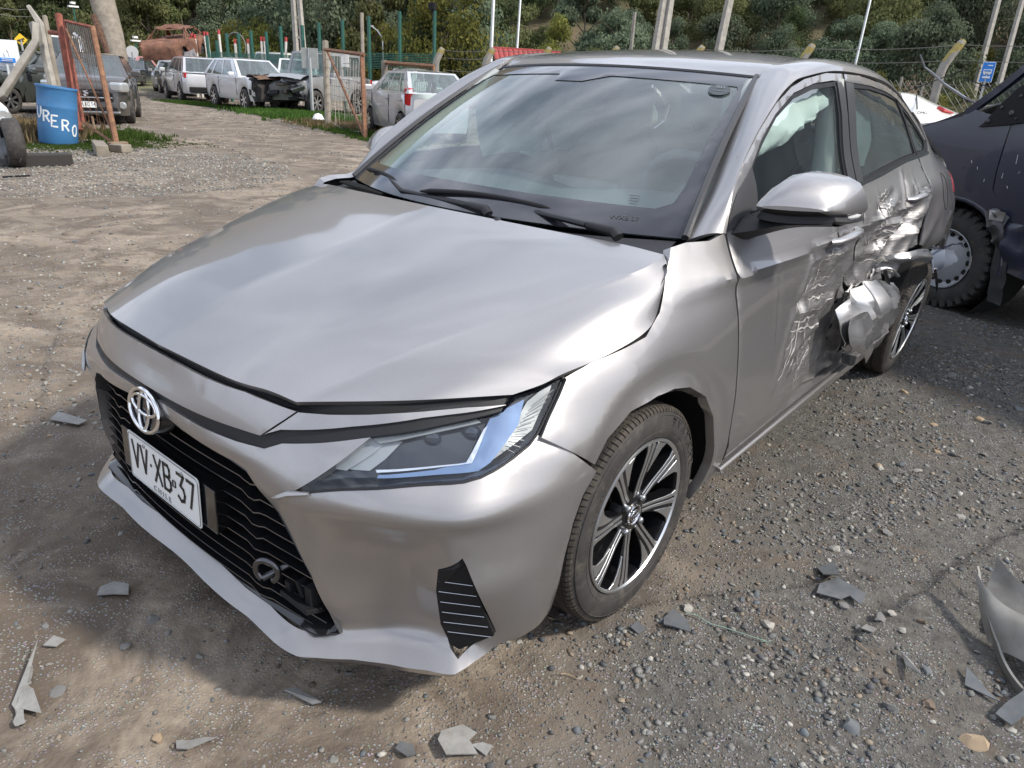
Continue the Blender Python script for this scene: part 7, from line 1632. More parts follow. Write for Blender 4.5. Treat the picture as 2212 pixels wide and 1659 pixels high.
pole('twin leg concrete utility pole above the centre right of the sedan roof',(1441,0),(1424,108),28,.30,MT['conc'],extra='twin')
pole('single square concrete pole right of the twin leg pole',(1576,0),(1553,108),29,.20,MT['conc'],sq=True)
pole('grey concrete pole rising behind the jeep between green posts',(640,0),(650,135),31,.22,MT['conc'],extra='twin')
pole('thin pale steel lamp pole left of the red tiled roof',(1066,0),(1060,140),27,.075,MT['galv'],'lamp_pole')
pole('very thin pale pole above the red tiled roof',(1124,0),(1117,105),29,.055,MT['galv'],'lamp_pole')
pole('leaning thin galvanised pole right of the sedan roof',(1880,0),(1848,137),30,.06,MT['galv'],'lamp_pole')
pole('left of two leaning concrete poles above the navy van',(2157,0),(2115,157),38,.17,MT['conc'],sq=True)
pole('right of two leaning concrete poles above the navy van',(2209,0),(2156,190),36,.15,MT['conc'],sq=True)
post('short_pole','short pale pole standing before the trees above the roof','pole',1372,20,30,.075,MT['conc'],n=8)
post('thin_stake','tall thin pale wooden stake rising from the nearest gate frame','stake',905-95+0,28,19,.04,MT['wood'],n=6) if False else None
# curved street lamp among the green posts
lp=at(826,82,38); mb=MB(); b=at(828,120,38); mb.tube([tuple(b-np.array([0,0,3])),tuple(b),tuple(lp),tuple(at(815,66,38)),tuple(at(803,57,38))],.035,n=6); mb.box(tuple(at(801,56,38)),(.3,.12,.07)); o=mb.build('street_lamp',MT['galv']); tagit(o,'small curved street lamp among the green posts','street lamp')
for px_,py_,lb in ((158,14,'distant floodlight cluster on a green pole before the trees'),(293,88,'small flat lamp on a green pole left of the round white sign')):
    p=at(px_,py_,56); mb=MB(); mb.tube([(p[0],p[1],-.2),tuple(p)],.07,n=6); o=empty('flood_lamp_mast',(0,0,0),0,lb,'lamp mast'); mb.build('mast',MT['green_post'],o)
    mb=MB(); mb.box(tuple(p),(.7,.3,.12)); mb.box(tuple(p+np.array([0,0,.25])),(.3,.3,.15)); mb.build('lamp_head',MT['white'],o)
# the leaning weathered trunk with peeling bark
tb=at(262,150,30); tt_=at(215,-20,30); tb=tb+(tb-tt_)*((gz(tb[0],tb[1])-.1-tb[2])/(tb[2]-tt_[2])); o=empty('dead_trunk',tuple(tb),0,'thick leaning dead grey tree trunk with dark peeling bark','tree trunk')
L_=tt_-tb; mb=MB(); mb.tube([(0,0,0),tuple(L_*.35),tuple(L_*.6),tuple(L_*1.3)],[.30,.36,.46,.52],n=14,flat=.9); mb.build('trunk',MT['wood'],o,smooth=45)
c0=L_*.42-RH.tolist()[0]*0; offs=np.array([-RH[0]*.20,-RH[1]*.20,0])+np.array([.22,.17,0]); mb=MB(); mb.tube([tuple(L_*.40+offs),tuple(L_*.6+offs*1.3),tuple(L_*.76+offs*1.5)],[.12,.20,.12],n=9); mb.build('bark_strip',simple('dark_peeling_bark',(.10,.055,.035),.95,bump=1,bscale=18,var=.6,vscale=10),o,smooth=30)
# left gate: concrete and timber posts, leaning rusty gate
def beam(label,pts,r,mat,name,cat,grp=None,sq=True,flat=1.,rr=None,holes=0):
    mb=MB(); mb.tube([tuple(p) for p in pts],rr or r,n=4 if sq else 10,flat=flat); o=mb.build(name,mat,bevel=.008 if sq else 0,smooth=35); tagit(o,label,cat,grp); return o
zq=lambda x,y:(x*640/2212/K_,y*640/2212/K_)
K_=1.15732
def z1(x,y,d): return at(*zq(x,y),d)
def gnd(p): return np.array([p[0],p[1],gz(p[0],p[1])-.05])
o=empty('concrete_post',(0,0,0),0,'concrete post with bent arm carrying two wires by the leaning gate','concrete post')
P=[z1(455,760,13.4),z1(385,440,13.4),z1(345,200,13.4),z1(245,50,13.4)]; P=[P[0]+(P[0]-P[1])*1.2]+P
mb=MB(); mb.tube([tuple(p) for p in P],[.085,.08,.075,.07,.05],n=4,flat=.8); mb.build('post_body',MT['conc'],o,bevel=.01)
beam('tilted concrete post with bolt holes leaning across the wreck at left',[z1(-60,880,13.0),z1(20,820,13.0),z1(310,360,13.2),z1(290,200,13.2)],.085,MT['conc'],'concrete_brace','concrete post',rr=[.085,.085,.08,.085])
beam('rough round timber post leaning right beside the concrete post',[z1(500,760,13.5)+np.array([0,0,-.7]),z1(500,760,13.5),z1(430,400,13.5),z1(385,140,13.5)],.06,MT['wood'],'timber_post','timber post',sq=False,rr=[.065,.06,.055,.045])
for k,(y0_,y1_) in enumerate(((68,85),(125,145))):
    a=z1(-40,y0_-5,13.4); b=z1(250+30*k,y1_,13.4); mb=MB(); mb.tube([tuple(a),tuple((a+b)/2-np.array([0,0,.02])),tuple(b)],.006,n=4); tagit(mb.build('fence_wire',MT['wire']),['upper','lower'][k]+' wire running left from the bent concrete post','wire')
beam('thick red painted steel post leaning at the gate hinge',[z1(690,1130,12.9),z1(640,900,12.9),z1(505,125,12.9)],.06,MT['rust'],'steel_post','steel post',sq=False,rr=[.065,.06,.06])
mb=MB(); mb.tube([tuple(z1(430,280,13.2)),tuple(z1(520,290,12.95))],.04,n=8); tagit(mb.build('steel_crossbar',MT['rust']),'short red steel bar joining the hinge post','steel bar')
gt=empty('rusty_gate',(0,0,0),0,'leaning rusty steel mesh gate standing open at the left','gate')
gA=z1(560,180,12.8);gB=z1(800,235,12.3);gC=z1(1010,1255,11.75);gD=z1(715,1055,12.7)
def rod(nm,a,b,r,mat=None,par=gt,n=6,mid=None):
    mb=MB(); mb.tube([tuple(a)]+([tuple(mid)] if mid is not None else [])+[tuple(b)],r,n=n); return mb.build(nm,mat or MT['rust'],par,smooth=40)
rod('gate_stile',gA,gD,.035,n=4);rod('gate_stile',gB,gC,.045,MT['rust2'],n=8);rod('gate_rail',gA,gB,.028,n=4);rod('gate_rail',gD,gC,.03,MT['rust2'],n=4)
rod('gate_brace',z1(570,250,12.6),z1(990,1180,11.8),.018,MT['rust2'])
mb=MB()
for k in range(1,14):
    t=k/14; u=gA+(gB-gA)*t; v=u+(gD+(gC-gD)*t-u)*.36; mb.tube([tuple(u),tuple(v)],.011,n=4,cap=False)
mb.build('slat_infill',MT['wood'],gt)['kind']='stuff'
mb=MB(); rw=random.Random(3)
for k in range(1,10):
    t=k/10; u=gA+(gD-gA)*t; v=gB+(gC-gB)*t; mb.tube([tuple(u),tuple((u+v)/2+np.array([rw.uniform(-.05,.05),0,rw.uniform(-.05,.05)])),tuple(v)],.004,n=3,cap=False)
for k in range(1,8):
    t=k/8; u=gA+(gB-gA)*t; v=gD+(gC-gD)*t; mb.tube([tuple(u),tuple((u+v)/2+np.array([rw.uniform(-.06,.06),0,0])),tuple(v)],.004,n=3,cap=False)
mb.build('gate_wire',MT['rust2'],gt)['kind']='stuff'
rod('hanging_rag',z1(640,290,12.6),z1(720,430,12.5),.03,MT['white'],mid=z1(700,340,12.6))
o=rod('leaning_stick',z1(795,1010,12.6),z1(820,1130,12.5),.02,MT['woodb'],par=None); tagit(o,'short weathered stick leaning on the bottom rail of the gate','stick')
# barrel
bx=empty('blue_barrel',(-3.255,-12.36,gz(-3.25,-12.36)),R(0),'blue plastic barrel hand painted with white letters and leaning slightly','barrel'); bx.rotation_euler=(R(-2),R(-7),0)
MB_=simple('faded_blue_plastic',(.045,.17,.36),.5,var=.12,vscale=4,dirt=.15)
mb=MB(); mb.lathe([(0,0),(.27,0),(.285,.03),(.290,.30),(.287,.56),(.293,.58),(.287,.60),(.285,.84),(.295,.86),(.300,.885),(.293,.90),(.28,.90),(.275,.84),(.27,.10),(0,.08)],40,'z'); mb.build('barrel_body',MB_,bx,smooth=35)
mb=MB(); mb.lathe([(.286,.868),(.304,.870),(.304,.895),(.286,.897)],40,'z'); mb.build('rim_band',MB_,bx,smooth=35)
vdir=math.atan2(1.6+12.36,1.46+3.255)
PW=simple('hand_painted_white',(.72,.74,.74),.6)
GL={'U':[[(0,1),(.05,.3),(.3,0),(.65,0),(.95,.35),(.95,1)]],'R':[[(0,0),(0,1),(.7,.95),(.9,.75),(.6,.5),(0,.48)],[(.4,.48),(.95,0)]],'E':[[(.9,1),(0,1),(0,0),(.9,0)],[(0,.52),(.7,.52)]],'O':[[(.5,1),(.1,.8),(0,.45),(.2,.05),(.6,0),(.9,.25),(.95,.65),(.75,.95),(.5,1)]],'D':[[(0,0),(0,1),(.6,.9),(.9,.5),(.6,.1),(0,0)]]}
for i,(ch,a,zb) in enumerate(zip('URERO',(62,33,8,-22,-53),(.40,.345,.285,.235,.165))):
    for st in GL[ch]:
        mb=MB(); pts=[]
        dens=[]
        for p,q in zip(st[:-1],st[1:]):
            for k in range(4): dens.append((p[0]+(q[0]-p[0])*k/4,p[1]+(q[1]-p[1])*k/4))
        dens.append(st[-1])
        ww=R(20)
        for (u,v) in dens:
            th=vdir+R(-a)*1.0+ (u-.5)*ww; pts.append((.2895*math.cos(th),.2895*math.sin(th),zb+v*.17))
        L=[];F=[]
        mb.tube(pts,[.015]*len(pts),n=6,flat=.99); 
        mb.v=[(x_*(1 if math.hypot(x_,y_)<.2915 else .2915/math.hypot(x_,y_)),y_*(1 if math.hypot(x_,y_)<.2915 else .2915/math.hypot(x_,y_)),z_) for x_,y_,z_ in mb.v]
        mb.build('painted_letter',PW,bx)
# blocks of timber
def block(label,c,d,rz,mat,name='timber_block',tilt=(0,0)):
    mb=MB(); mb.box((0,0,d[2]/2),d); o=mb.build(name,mat,bevel=.012); o.location=(c[0],c[1],gz(c[0],c[1])+ (c[2] if len(c)>2 else 0)); o.rotation_euler=(R(tilt[0]),R(tilt[1]),R(rz)); tagit(o,label,'timber'); return o
block('square brown timber block lying end on below the rusty gate',(-3.28,-10.75),(.85,.17,.16),72,MT['wood'])
block('short cut log end lying right of the timber block',(-3.62,-10.85),(.20,.26,.12),20,MT['wood'])
block('reddish timber offcut under the foot of the gate',(-3.75,-11.25),(.30,.12,.12),10,MT['woodb'])
block('black tarred sleeper lying beside the wrecked tyre at the left edge',(-2.02,-9.52),(.75,.26,.15),-8,simple('tarred_wood',(.035,.03,.028),.8,bump=.4,bscale=40),tilt=(0,0))
mb=MB(); mb.box((0,0,.01),(.28,.04,.02)); o=mb.build('dark_stick',MT['matt_black']); o.location=(-1.45,-8.55,gz(-1.45,-8.55)); tagit(o,'flat black strip on the pale gravel in front of the sleeper','strip')
# middle gate
g2=empty('rusty_gate',(0,0,0),0,'rusty wire gate standing open between the jeep and the silver hatchback','gate')
def z2(x,y,d): return at((500+x*.33454)/K_,(y*.33454)/K_,d)
a=gnd(z2(955,900,19.4)); A=z2(935,310,19.6); B=z2(1210,405,16.6); b=gnd(z2(1235,1000,15.9))
rod('gate_post',a,A,.085,MT['wood'],g2,n=8); rod('gate_stile',b,B,.055,MT['rust2'],g2,n=6); rod('gate_rail',z2(930,370,19.4),z2(1225,408,16.5),.045,MT['rust2'],g2,n=4); rod('gate_brace',z2(950,380,19.3),z2(1225,1010,16.1),.035,MT['rust2'],g2,n=6); rod('gate_rail',a,b,.025,MT['rust2'],g2,n=4)
mb=MB()
for k in range(1,9):
    t=k/9; u=a+(A-a)*t*.9; v=b+(B-b)*t; mb.tube([tuple(u),tuple((u+v)/2+np.array([0,0,rw.uniform(-.12,.05)])),tuple(v)],.007,n=3,cap=False)
for k in range(1,14):
    t=k/14; u=a+(b-a)*t; v=A+(B-A)*t-np.array([0,0,.2]); mb.tube([tuple(u+(v-u)*rw.uniform(0,.2)),tuple((u+v)/2+np.array([rw.uniform(-.1,.1),0,0])),tuple(v)],.005,n=3,cap=False)
mb.build('gate_wire',MT['wire'],g2)['kind']='stuff'
for k,(xx,yy) in enumerate(((1068,450),(1098,455))):
    c=z2(xx,yy,18); mb=MB(); mb.box(tuple(c),(.02,.11,.30),math.atan2(FH[1],FH[0])); tagit(mb.build('white_tag',MT['white'],bevel=.008),['left','right'][k]+' of two white plastic tags hung on the middle gate','tag')
rodp=rod('tall_stake',gnd(z2(1225,800,17.5)),z2(1208,98,17.5),.045,MT['wood'],None,n=6); tagit(rodp,'tall pale wooden stake behind the stile of the middle gate','stake')
g3_=empty('rusty_gate',(0,0,0),0,'low rusty wire frame behind the silver hatchback roof','gate')
rod('frame_post',gnd(z2(1380,600,19)),z2(1378,452,19),.085,MT['wood'],g3_,n=8); rod('frame_rail',z2(1385,468,19),z2(1745,495,17.5),.05,MT['rust2'],g3_,n=4); rod('frame_stile',gnd(z2(1745,700,17.5)),z2(1745,495,17.5),.04,MT['rust2'],g3_,n=4)
mb=MB()
for k in range(1,22):
    t=k/22; u=z2(1385,470,19)*(1-t)+z2(1745,497,17.5)*t; mb.tube([tuple(u),tuple(u-np.array([0,0,1.2]))],.006,n=3,cap=False)
mb.build('frame_wire',MT['rust2'],g3_)['kind']='stuff'
c=z2(820,435,23); sb=empty('notice_board',(0,0,0),0,'back of a pale rectangular sign on a post behind the jeep','sign'); mb=MB(); mb.box(tuple(c),(.04,.52,.60),math.atan2(FH[1],FH[0])); mb.build('board',simple('sign_back',(.36,.37,.35),.6,var=.15),sb); rod('board_post',c,gnd(c),.06,MT['galv'],sb); rod('board_rib',c+np.array([.04,0,.3]),c-np.array([-.04,0,.3]),.015,MT['galv'],sb)
mb=MB(); c=z2(885,915,20.3); mb.lathe([(0,.0),(.13,.03),(.17,.12),(.10,.25),(0,.28)],10,'z',(float(c[0]),float(c[1]),gz(c[0],c[1]))); tagit(mb.build('plastic_bag',MT['white'],smooth=50),'small white plastic bag in the green weeds by the jeep','bag')
# signs
def face_cam(p): return math.atan2(1.6-p[1],1.46-p[0])
def sgn(p,w,h,mat,par,off=0,name='board',rz=None):
    rz=face_cam(p) if rz is None else rz; mb=MB(); mb.box((0,0,0),(.02,w,h)); o=mb.build(name,mat,par,bevel=.006); o.location=(p[0]+off*math.cos(rz),p[1]+off*math.sin(rz),p[2]); o.rotation_euler=(0,0,rz); return o
MBL=simple('sign_blue',(.02,.20,.62),.4); MWH=simple('sign_white',(.75,.76,.76),.4)
p=z1(62,460,16.5); s1=empty('safety_sign',(0,0,0),0,'white board with a round blue pictogram sign at the left edge','sign'); sgn(p,.46,.56,MWH,s1)
rz=face_cam(p)
def disc(p,r,mat,par,off,name='disc',n=32,hor=0):
    mb=MB(); mb.lathe([(0,0),(r,0)],n,'x'); o=mb.build(name,mat,par); o.location=(p[0]+off*math.cos(rz)-hor*math.sin(rz),p[1]+off*math.sin(rz)+hor*math.cos(rz),p[2]); o.rotation_euler=(0,0,rz); return o
pc_=z1(55,450,16.5); disc(pc_,.15,MBL,s1,.02)
def onface(c,u,v): return (c[0]+.03*math.cos(rz)-u*math.sin(rz),c[1]+.03*math.sin(rz)+u*math.cos(rz),c[2]+v)
for nm,seg,r_ in (('figure',[(-.10,-.20),(-.09,.02),(-.03,.12)],.04),('figure',[(-.03,.10),(.06,.0),(.10,-.02)],.022),('bin',[(.10,-.20),(.12,-.05)],.055)):
    mb=MB(); mb.tube([onface(pc_,-u,v) for u,v in [(a*.42,b*.42) for a,b in seg]],r_*.42,n=6,flat=.2); mb.build('pictogram_'+nm,MWH,s1)
disc(np.array(pc_)+np.array([0,0,.085]),.022,MWH,s1,.03,'pictogram_head',12)
pl_=z1(62,520,16.5); sgn(pl_,.32,.10,MBL,s1,.02,'text_panel')
for k in range(2):
    q=onface((pl_[0],pl_[1],pl_[2]+.02-.035*k),0,0); sgn(q,.22,.012,MWH,s1,.01,'text_line')
mb=MB(); mb.tube([tuple(z1(62,560,16.5)),tuple(z1(90,700,16.4))],.03,n=6); mb.build('sign_stay',MT['galv'],s1)
p=z1(180,342,30); s2=empty('warning_sign',(0,0,0),0,'yellow diamond traffic sign behind the concrete posts','sign'); o=sgn(p,.34,.34,simple('sign_yellow',(.75,.50,.02),.5),s2); o.rotation_euler=(R(45),0,face_cam(p)); o=sgn(p,.28,.05,simple('sign_black',(.02,.02,.02),.5),s2,.02,'arrow_bar'); o.rotation_euler=(R(20),0,face_cam(p)); o=sgn(np.array(p)+np.array([0,0,-.05]),.18,.05,simple('sign_black2',(.02,.02,.02),.5),s2,.02,'arrow_bar'); rod('sign_post',p,gnd(p),.04,MT['galv'],s2)
p=z1(1142,448,46); s3=empty('round_sign',(0,0,0),0,'round white sign on a post above the red pickup','sign'); rz=face_cam(p); disc(p,.36,simple('sign_back_white',(.5,.5,.5),.5),s3,0); rod('sign_post',p,gnd(p),.05,MT['galv'],s3)
p=at((1860+.31646*1922)/K_,(.31646*570)/K_,24); rz=face_cam(p); s4=empty('bus_stop_sign',(0,0,0),0,'blue bus stop sign on a thin post left of the navy van','sign'); sgn(p,.38,.62,MWH,s4,0); sgn(p,.35,.59,MBL,s4,.015,'blue_face')
sgn(onface(p,0,.02),.24,.13,MWH,s4,.01,'pictogram_bus'); sgn(onface(p,0,.04),.19,.04,MBL,s4,.03,'pictogram_window'); sgn(onface(p,.04,.20),.14,.03,MWH,s4,.01,'text_line'); sgn(onface(p,0,-.16),.22,.06,MWH,s4,.01,'text_line')
for u in (-.07,.07): disc(np.array(onface(p,u,-.06)),.025,MWH,s4,.02,'pictogram_wheel',10)
rod('sign_post',p,gnd(p),.035,MT['galv'],s4)
# little shelter with a red tiled roof
hs0=at(1145,128,29); hh=empty('shelter',(float(hs0[0]),float(hs0[1]),gz(hs0[0],hs0[1])),math.atan2(FH[1],FH[0])+R(12),'low shelter with a red corrugated tile roof behind the sedan','shelter')
zt=at(1145,110,29)[2]-hh.location.z; zb=at(1105,145,28)[2]-hh.location.z
MTL=simple('red_tile',(.33,.055,.05),.7,var=.2,vscale=6)
for r_ in range(5):
    for c_ in range(14):
        u=-1.30+c_*.2; x_=-.75+.19*r_; z_=zb+(zt-zb)*(r_+.0)/5; mb=MB(); w=.2*(1-.0*r_)
        pts=[]
        for q in range(5): a=math.pi*q/4; pts.append((u+.1-.095*math.cos(a),.045*math.sin(a)))
        x0_,x1_=x_,x_+.22; z0_,z1_=z_,z_+(zt-zb)/5+.02
        mb.add([(x0_,p_[0],z0_+p_[1]) for p_ in pts]+[(x1_,p_[0],z1_+p_[1]) for p_ in pts],[(i,i+1,i+6,i+5) for i in range(4)]); mb.build('roof_tile',MTL,hh,recalc=False,smooth=60)
mb=MB(); mb.box((.25,.1,zt+.03),(.14,2.8,.10)); mb.build('ridge_cap',MTL,hh,bevel=.02)
mb=MB(); mb.box((.1,.1,zb/2),(1.1,2.4,zb)); mb.build('shelter_wall',simple('shelter_board',(.25,.2,.15),.9),hh)
# ------------------------------------------------------------------ trees
def leafmat(name,c1,c2):
    m=bpy.data.materials.new(name); m.use_nodes=True; nt=m.node_tree; nt.nodes.clear(); L=nt.links
    o=N(nt,'ShaderNodeOutputMaterial'); a=N(nt,'ShaderNodeAttribute',attribute_name='leaf'); oi=N(nt,'ShaderNodeObjectInfo')
    r=N(nt,'ShaderNodeMix',data_type='RGBA'); L.new(a.outputs['Fac'],r.inputs[0]); r.inputs[6].default_value=(*c1,1); r.inputs[7].default_value=(*c2,1)
    h=N(nt,'ShaderNodeHueSaturation'); mr=N(nt,'ShaderNodeMapRange'); mr.inputs[3].default_value=.485; mr.inputs[4].default_value=.515; L.new(oi.outputs['Random'],mr.inputs[0]); L.new(mr.outputs[0],h.inputs['Hue'])
    mv=N(nt,'ShaderNodeMapRange'); mv.inputs[3].default_value=.7; mv.inputs[4].default_value=1.3; L.new(oi.outputs['Random'],mv.inputs[0]); L.new(mv.outputs[0],h.inputs['Value']); L.new(r.outputs[2],h.inputs['Color'])
    d=N(nt,'ShaderNodeBsdfDiffuse'); t=N(nt,'ShaderNodeBsdfTranslucent'); L.new(h.outputs[0],d.inputs[0]); L.new(h.outputs[0],t.inputs[0])
    mx=N(nt,'ShaderNodeMixShader'); mx.inputs[0].default_value=.4; L.new(d.outputs[0],mx.inputs[1]); L.new(t.outputs[0],mx.inputs[2]); L.new(mx.outputs[0],o.inputs[0]); return m
LM=[leafmat('dark_evergreen_leaves',(.045,.068,.032),(.15,.18,.085)),leafmat('olive_leaves',(.08,.098,.04),(.23,.24,.11)),leafmat('grey_green_leaves',(.075,.10,.065),(.22,.26,.17)),leafmat('yellow_green_leaves',(.10,.11,.03),(.28,.27,.08))]
MT['bark']=simple('tree_bark',(.12,.095,.07),.95,bump=.5,bscale=20)
def crownmesh(seed,n,h,w,size,kind):
    rg=np.random.default_rng(seed); P=[];Nn=[];Bv=[]
    nb=26 if kind!=1 else 14
    for b in range(nb):
        z=h*((.03 if kind else .10)+.93*rg.random()); rad=w*(math.sin(math.pi*min(.96,(z/h)**.8*.85+.12)))*rg.uniform(.2,.75); a=rg.uniform(0,6.283); c=np.array([rad*math.cos(a),rad*math.sin(a),z]); r=w*rg.uniform(.26,.46)*(1.1-.45*z/h)
        m=int(n/nb); d=rg.normal(size=(m,3)); d/=np.linalg.norm(d,axis=1)[:,None]; rr=r*(rg.random(m)**.25)*rg.uniform(.75,1.15,m); p=c+d*rr[:,None]*np.array([1,1,.8]); P.append(p);Nn.append(d); Bv.append(np.full(m,rg.uniform(0,.45)))
    P=np.concatenate(P);D=np.concatenate(Nn);B=np.concatenate(Bv); m=len(P)
    D=D+rg.normal(size=(m,3))*.6; D/=np.linalg.norm(D,axis=1)[:,None]
    up=np.tile([0,0,1.],(m,1))+rg.normal(size=(m,3))*.5; T=np.cross(D,up); T/=np.linalg.norm(T,axis=1)[:,None]+1e-6; U=np.cross(T,D); s=size*rg.uniform(.5,1.4,m)[:,None]
    asp=rg.uniform(.35,.7,m)[:,None]
    V=np.stack([P-T*s*asp,P-U*s*.9+T*s*.1*0,P+T*s*asp,P+U*s],1).reshape(-1,3); F=np.arange(4*m).reshape(-1,4)
    me=npmesh('crown',V,F,smooth=False); at_=me.attributes.new('leaf','FLOAT','POINT'); at_.data.foreach_set('value',np.repeat(np.clip(B+rg.random(m)*.6,0,1),4).astype(np.float32)); return me
CR={}
for kind,(h,w,n,size) in enumerate(((8.5,3.2,15000,.125),(6.5,2.7,13000,.11),(5.0,2.8,14000,.085),(2.6,1.9,9000,.055))):
    CR[kind]=[crownmesh(100*kind+k,n,h,w,size,kind) for k in range(3)]
def trunkmesh(h,r,seed):
    rt=random.Random(seed); mb=MB(); pts=[(0,0,-.5)]+[(rt.uniform(-.15,.15)*k*.3,rt.uniform(-.15,.15)*k*.3,h*k/5) for k in range(1,6)]; mb.tube(pts,[r,r*.85,r*.7,r*.5,r*.35,r*.12],n=7)
    for k in range(7):
        p=Vector(pts[2+k%3]); a=rt.uniform(0,6.28); q=p+Vector((math.cos(a)*h*.22,math.sin(a)*h*.22,h*.18)); mb.tube([p,(p+q)/2+Vector((0,0,.1)),q],[r*.4,r*.25,r*.08],n=5)
    me=bpy.data.meshes.new('trunk'); me.from_pydata(mb.v,[],mb.f); me.shade_smooth(); me.materials.append(MT['bark']); return me
TR=[trunkmesh(8,.20,1),trunkmesh(6,.15,2),trunkmesh(4.6,.13,3),trunkmesh(2.2,.06,4)]
TN=['tall dark evergreen tree on the slope behind the yard','olive green tree on the slope behind the yard','bushy grey green tree on the slope behind the yard','low yellow green bush at the foot of the slope']
def tree(x,y,kind,s,seed,mat=None,label=None,grp='trees and bushes covering the slope behind the yard'):
    r_=random.Random(seed); o=empty(['evergreen_tree','olive_tree','bushy_tree','bush'][kind],(x,y,gz(x,y)),r_.uniform(0,6.28),label or TN[kind],'tree' if kind<3 else 'bush',None if label else grp); o.scale=(s,s,s*r_.uniform(.85,1.2))
    c=bpy.data.objects.new('crown',CR[kind][seed%3]); COL.objects.link(c); c.parent=o
    if not c.data.materials: c.data.materials.append(LM[kind])
    c.material_slots[0].link='OBJECT'; c.material_slots[0].material=LM[mat if mat is not None else kind]
    t=bpy.data.objects.new('trunk',TR[kind]); COL.objects.link(t); t.parent=o; return o
rt_=random.Random(21)
LND=[(30,'above the blue sign'),(110,'above the blue barrel'),(190,'above the leaning gate'),(250,'by the dead trunk'),(330,'above the red pickup'),(400,'above the rusty burnt car'),(480,'behind the red tipped stakes'),(570,'behind the burnt suv'),(650,'behind the grey concrete pole'),(740,'behind the jeep'),(830,'behind the curved street lamp'),(930,'behind the floodlight post'),(1010,'left of the lamp pole'),(1100,'above the red tiled roof'),(1190,'right of the red tiled roof'),(1280,'above the windscreen'),(1370,'behind the short pole'),(1440,'behind the twin leg pole'),(1530,'left of the square concrete pole'),(1620,'right of the square concrete pole'),(1720,'by the bare bank'),(1820,'left of the leaning thin pole'),(1900,'right of the leaning thin pole'),(1990,'above the rear window'),(2080,'behind the lichened post'),(2160,'behind the two leaning poles'),(2250,'at the right edge')]
def tlab(px,depth,kind):
    row='front row' if depth<42 else 'second row' if depth<47 else 'third row' if depth<52 else 'middle row' if depth<58 else 'upper row' if depth<66 else 'high row' if depth<74 else 'top row' if depth<84 else 'farthest row'
    return ['tall dark evergreen tree','olive green tree','bushy grey green tree','low leafy bush'][kind]+' in the '+row+' '+min(LND,key=lambda q:abs(q[0]-px))[1]
def tv(px,depth,kind,s,seed,mat=None,label=None):
    lb_=tlab(px,depth,kind) if label is None else None
    p=at(px,200,depth); o=tree(float(p[0]),float(p[1]),kind,s,seed,mat,label)
    if lb_: o['label']=lb_
    return o
sd_=0
for depth,step,kinds in ((63,3.6,(0,1,2)),(69,3.8,(0,0,1)),(77,4.2,(0,0,1)),(88,4.8,(0,0,0,1))):
    lat=-depth*.80
    while lat<depth*.30:
        px_=1106+1562.36*lat/depth; sd_+=1; tv(px_+rt_.uniform(-15,15),depth+rt_.uniform(-2.5,2.5),rt_.choice(kinds),rt_.uniform(.8,1.2),sd_,rt_.choice([None,None,1,0])); lat+=step*rt_.uniform(.8,1.2)
for depth,step,kinds,l0,l1 in ((40,2.8,(2,2,3),-.12,.85),(44,3.0,(2,1,2),-.20,.88),(49,3.2,(0,1,2),-.25,.9),(55,3.6,(0,1,2),-.3,.9),(62,3.8,(0,0,1),-.3,.95),(70,4.2,(0,0,2,1),-.1,.95),(80,4.8,(0,0,1),.1,.95)):
    lat=depth*l0
    while lat<depth*l1:
        px_=1106+1562.36*lat/depth; sd_+=1
        bare=(1690<px_<1880 and rt_.random()<(.75 if depth<58 else .3))
        if not bare: tv(px_+rt_.uniform(-12,12),depth+rt_.uniform(-1.5,1.5),rt_.choice(kinds),rt_.uniform(.7,1.1),sd_,rt_.choice([None,None,1,2,0]))
        lat+=step*rt_.uniform(.8,1.25)
# low scrub at the foot of the slope
for px_ in range(520,1060,52): sd_+=1; tv(px_,rt_.uniform(48,56),3 if px_%3 else 2,rt_.uniform(1.1,1.7),sd_)
for px_ in range(1080,1700,48): sd_+=1; tv(px_,rt_.uniform(35,38),3,rt_.uniform(.8,1.15),sd_,rt_.choice([3,1,2]))
tv(965,38,3,2.0,301,3,'large rounded yellow green bush between the two bent concrete posts'); tv(1195,36,2,.75,303,3,'broad pale green bush behind the red tiled roof')
for px_ in range(1840,2260,40): sd_+=1; tv(px_,rt_.uniform(26,31),3,rt_.uniform(.45,.75),sd_,rt_.choice([3,1]))
for k in range(34):
    sd_+=1; q_=rt_.uniform(1640,1920); d_=rt_.uniform(36,62); o=tv(q_,d_,3,rt_.uniform(.5,.95),sd_,rt_.choice([0,1,2])); o['label']='small dark shrub '+('low' if d_<44 else 'midway up' if d_<53 else 'high')+' on the bare brown bank '+('just right of the square pole' if q_<1710 else 'above the rear of the roof' if q_<1780 else 'left of the leaning thin pole' if q_<1850 else 'right of the leaning thin pole')
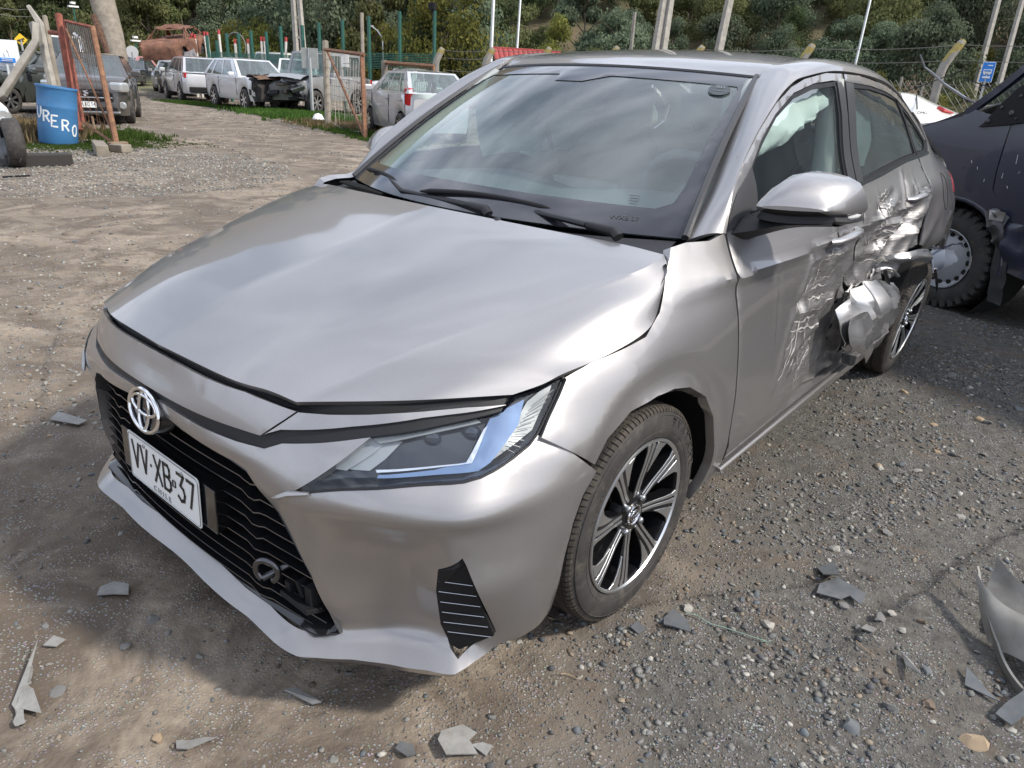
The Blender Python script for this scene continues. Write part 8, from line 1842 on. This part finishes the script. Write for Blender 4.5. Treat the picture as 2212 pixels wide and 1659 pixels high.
# weeds along the verge and dry grass
def tufts(name,pts,hgt,mat,seed,label=None,n=14):
    rg=np.random.default_rng(seed); V=[];F=[]
    X=np.array([p[0] for p in pts]);Y=np.array([p[1] for p in pts]);Z=gheight(X,Y); m=len(X)*n
    bx=np.repeat(X,n)+rg.normal(size=m)*hgt*.35; by=np.repeat(Y,n)+rg.normal(size=m)*hgt*.35; bz=np.repeat(Z,n); a=rg.uniform(0,6.283,m); h=hgt*rg.uniform(.4,1.1,m); w=hgt*.09*rg.uniform(.6,1.5,m); l=h*rg.uniform(.1,.7,m); b=rg.uniform(0,6.28,m)
    c,s=np.cos(a),np.sin(a); P0=np.stack([bx-c*w,by-s*w,bz],1);P1=np.stack([bx+c*w,by+s*w,bz],1);P2=np.stack([bx+c*w*.7+np.cos(b)*l*.4,by+s*w*.7+np.sin(b)*l*.4,bz+h*.6],1);P3=np.stack([bx+np.cos(b)*l,by+np.sin(b)*l,bz+h],1)
    me=npmesh(name,np.stack([P0,P1,P2,P3],1).reshape(-1,3),np.arange(4*m).reshape(-1,4),smooth=False); at_=me.attributes.new('leaf','FLOAT','POINT'); at_.data.foreach_set('value',np.repeat(rg.random(m),4).astype(np.float32)); o=mkobj(name,me,mat); tagit(o,kind='stuff'); return o
LW=leafmat('fresh_weeds',(.04,.085,.018),(.11,.18,.045)); LD=leafmat('dry_grass',(.16,.12,.06),(.34,.27,.15))
def region(n,fn,seed):
    rg=np.random.default_rng(seed); out=[]
    for _ in range(n): out.append(fn(rg))
    return out
def edge_line(rg):
    t=rg.random(); A=np.array([-8.7,-10.8]);B=np.array([-12.2,-20.2]);C_=np.array([-12.0,-27.5]); p=A+(B-A)*t*1.6 if t<.62 else B+(C_-B)*(t-.62)/.38; return (p[0]-abs(rg.normal())*.7-.1,p[1]+rg.normal()*.5)
tufts('weeds',region(4200,edge_line,1),.085,LW,2)
tufts('weeds',region(1500,lambda rg:(-12.7+rg.normal()*.6,-18.8+rg.normal()*1.3),3),.17,LW,4)
tufts('weeds',region(1800,lambda rg:(-3.5+rg.normal()*.75,-11.9+rg.normal()*.40),5),.03,LW,6)
tufts('dry_grass',region(400,lambda rg:(-2.6+rg.normal()*.6,-13.6+rg.normal()*.4),7),.30,LD,8)
tufts('weeds',region(400,lambda rg:(-4.5+rg.normal()*.35,-13.6+rg.normal()*.6),9),.10,LW,10)
tufts('dry_grass',region(500,lambda rg:(-11.4+rg.normal()*.5,-14.6+rg.normal()*1.0),11),.16,LD,12)
vg=np.random.default_rng(3); pts=[]
for _ in range(4500):
    d=vg.uniform(24,38); px_=vg.uniform(1300,2300); p=at(px_,200,d); pts.append((float(p[0]),float(p[1])))
tufts('verge_grass',pts,.35,leafmat('verge_grass_blades',(.10,.12,.04),(.28,.25,.12)),14,n=8)
# green moss patch by the barrel is a thin sheet of turf
# plate of the bronze hatchback and its badge
hd_=R(63); sx_,sy_=-6.35+math.cos(hd_)*2.12,-18.45+math.sin(hd_)*2.12
plate(None,frame((sx_,sy_,gz(sx_,sy_)+.43),(-math.sin(hd_),math.cos(hd_),0),(0,0,1)),'RK','KC','14',False)
# last: parent loose plate to its car, hide nothing
for o in list(bpy.data.objects):
    if o.name.startswith('number_plate') and o.parent is None:
        o.parent=swift; o.matrix_parent_inverse=Matrix.LocRotScale(swift.location,swift.rotation_euler,None).inverted()
    if o.get('category') is None and 'kind' not in o and o.parent is None and o.type in('MESH','EMPTY'): print('UNTAGGED',o.name)
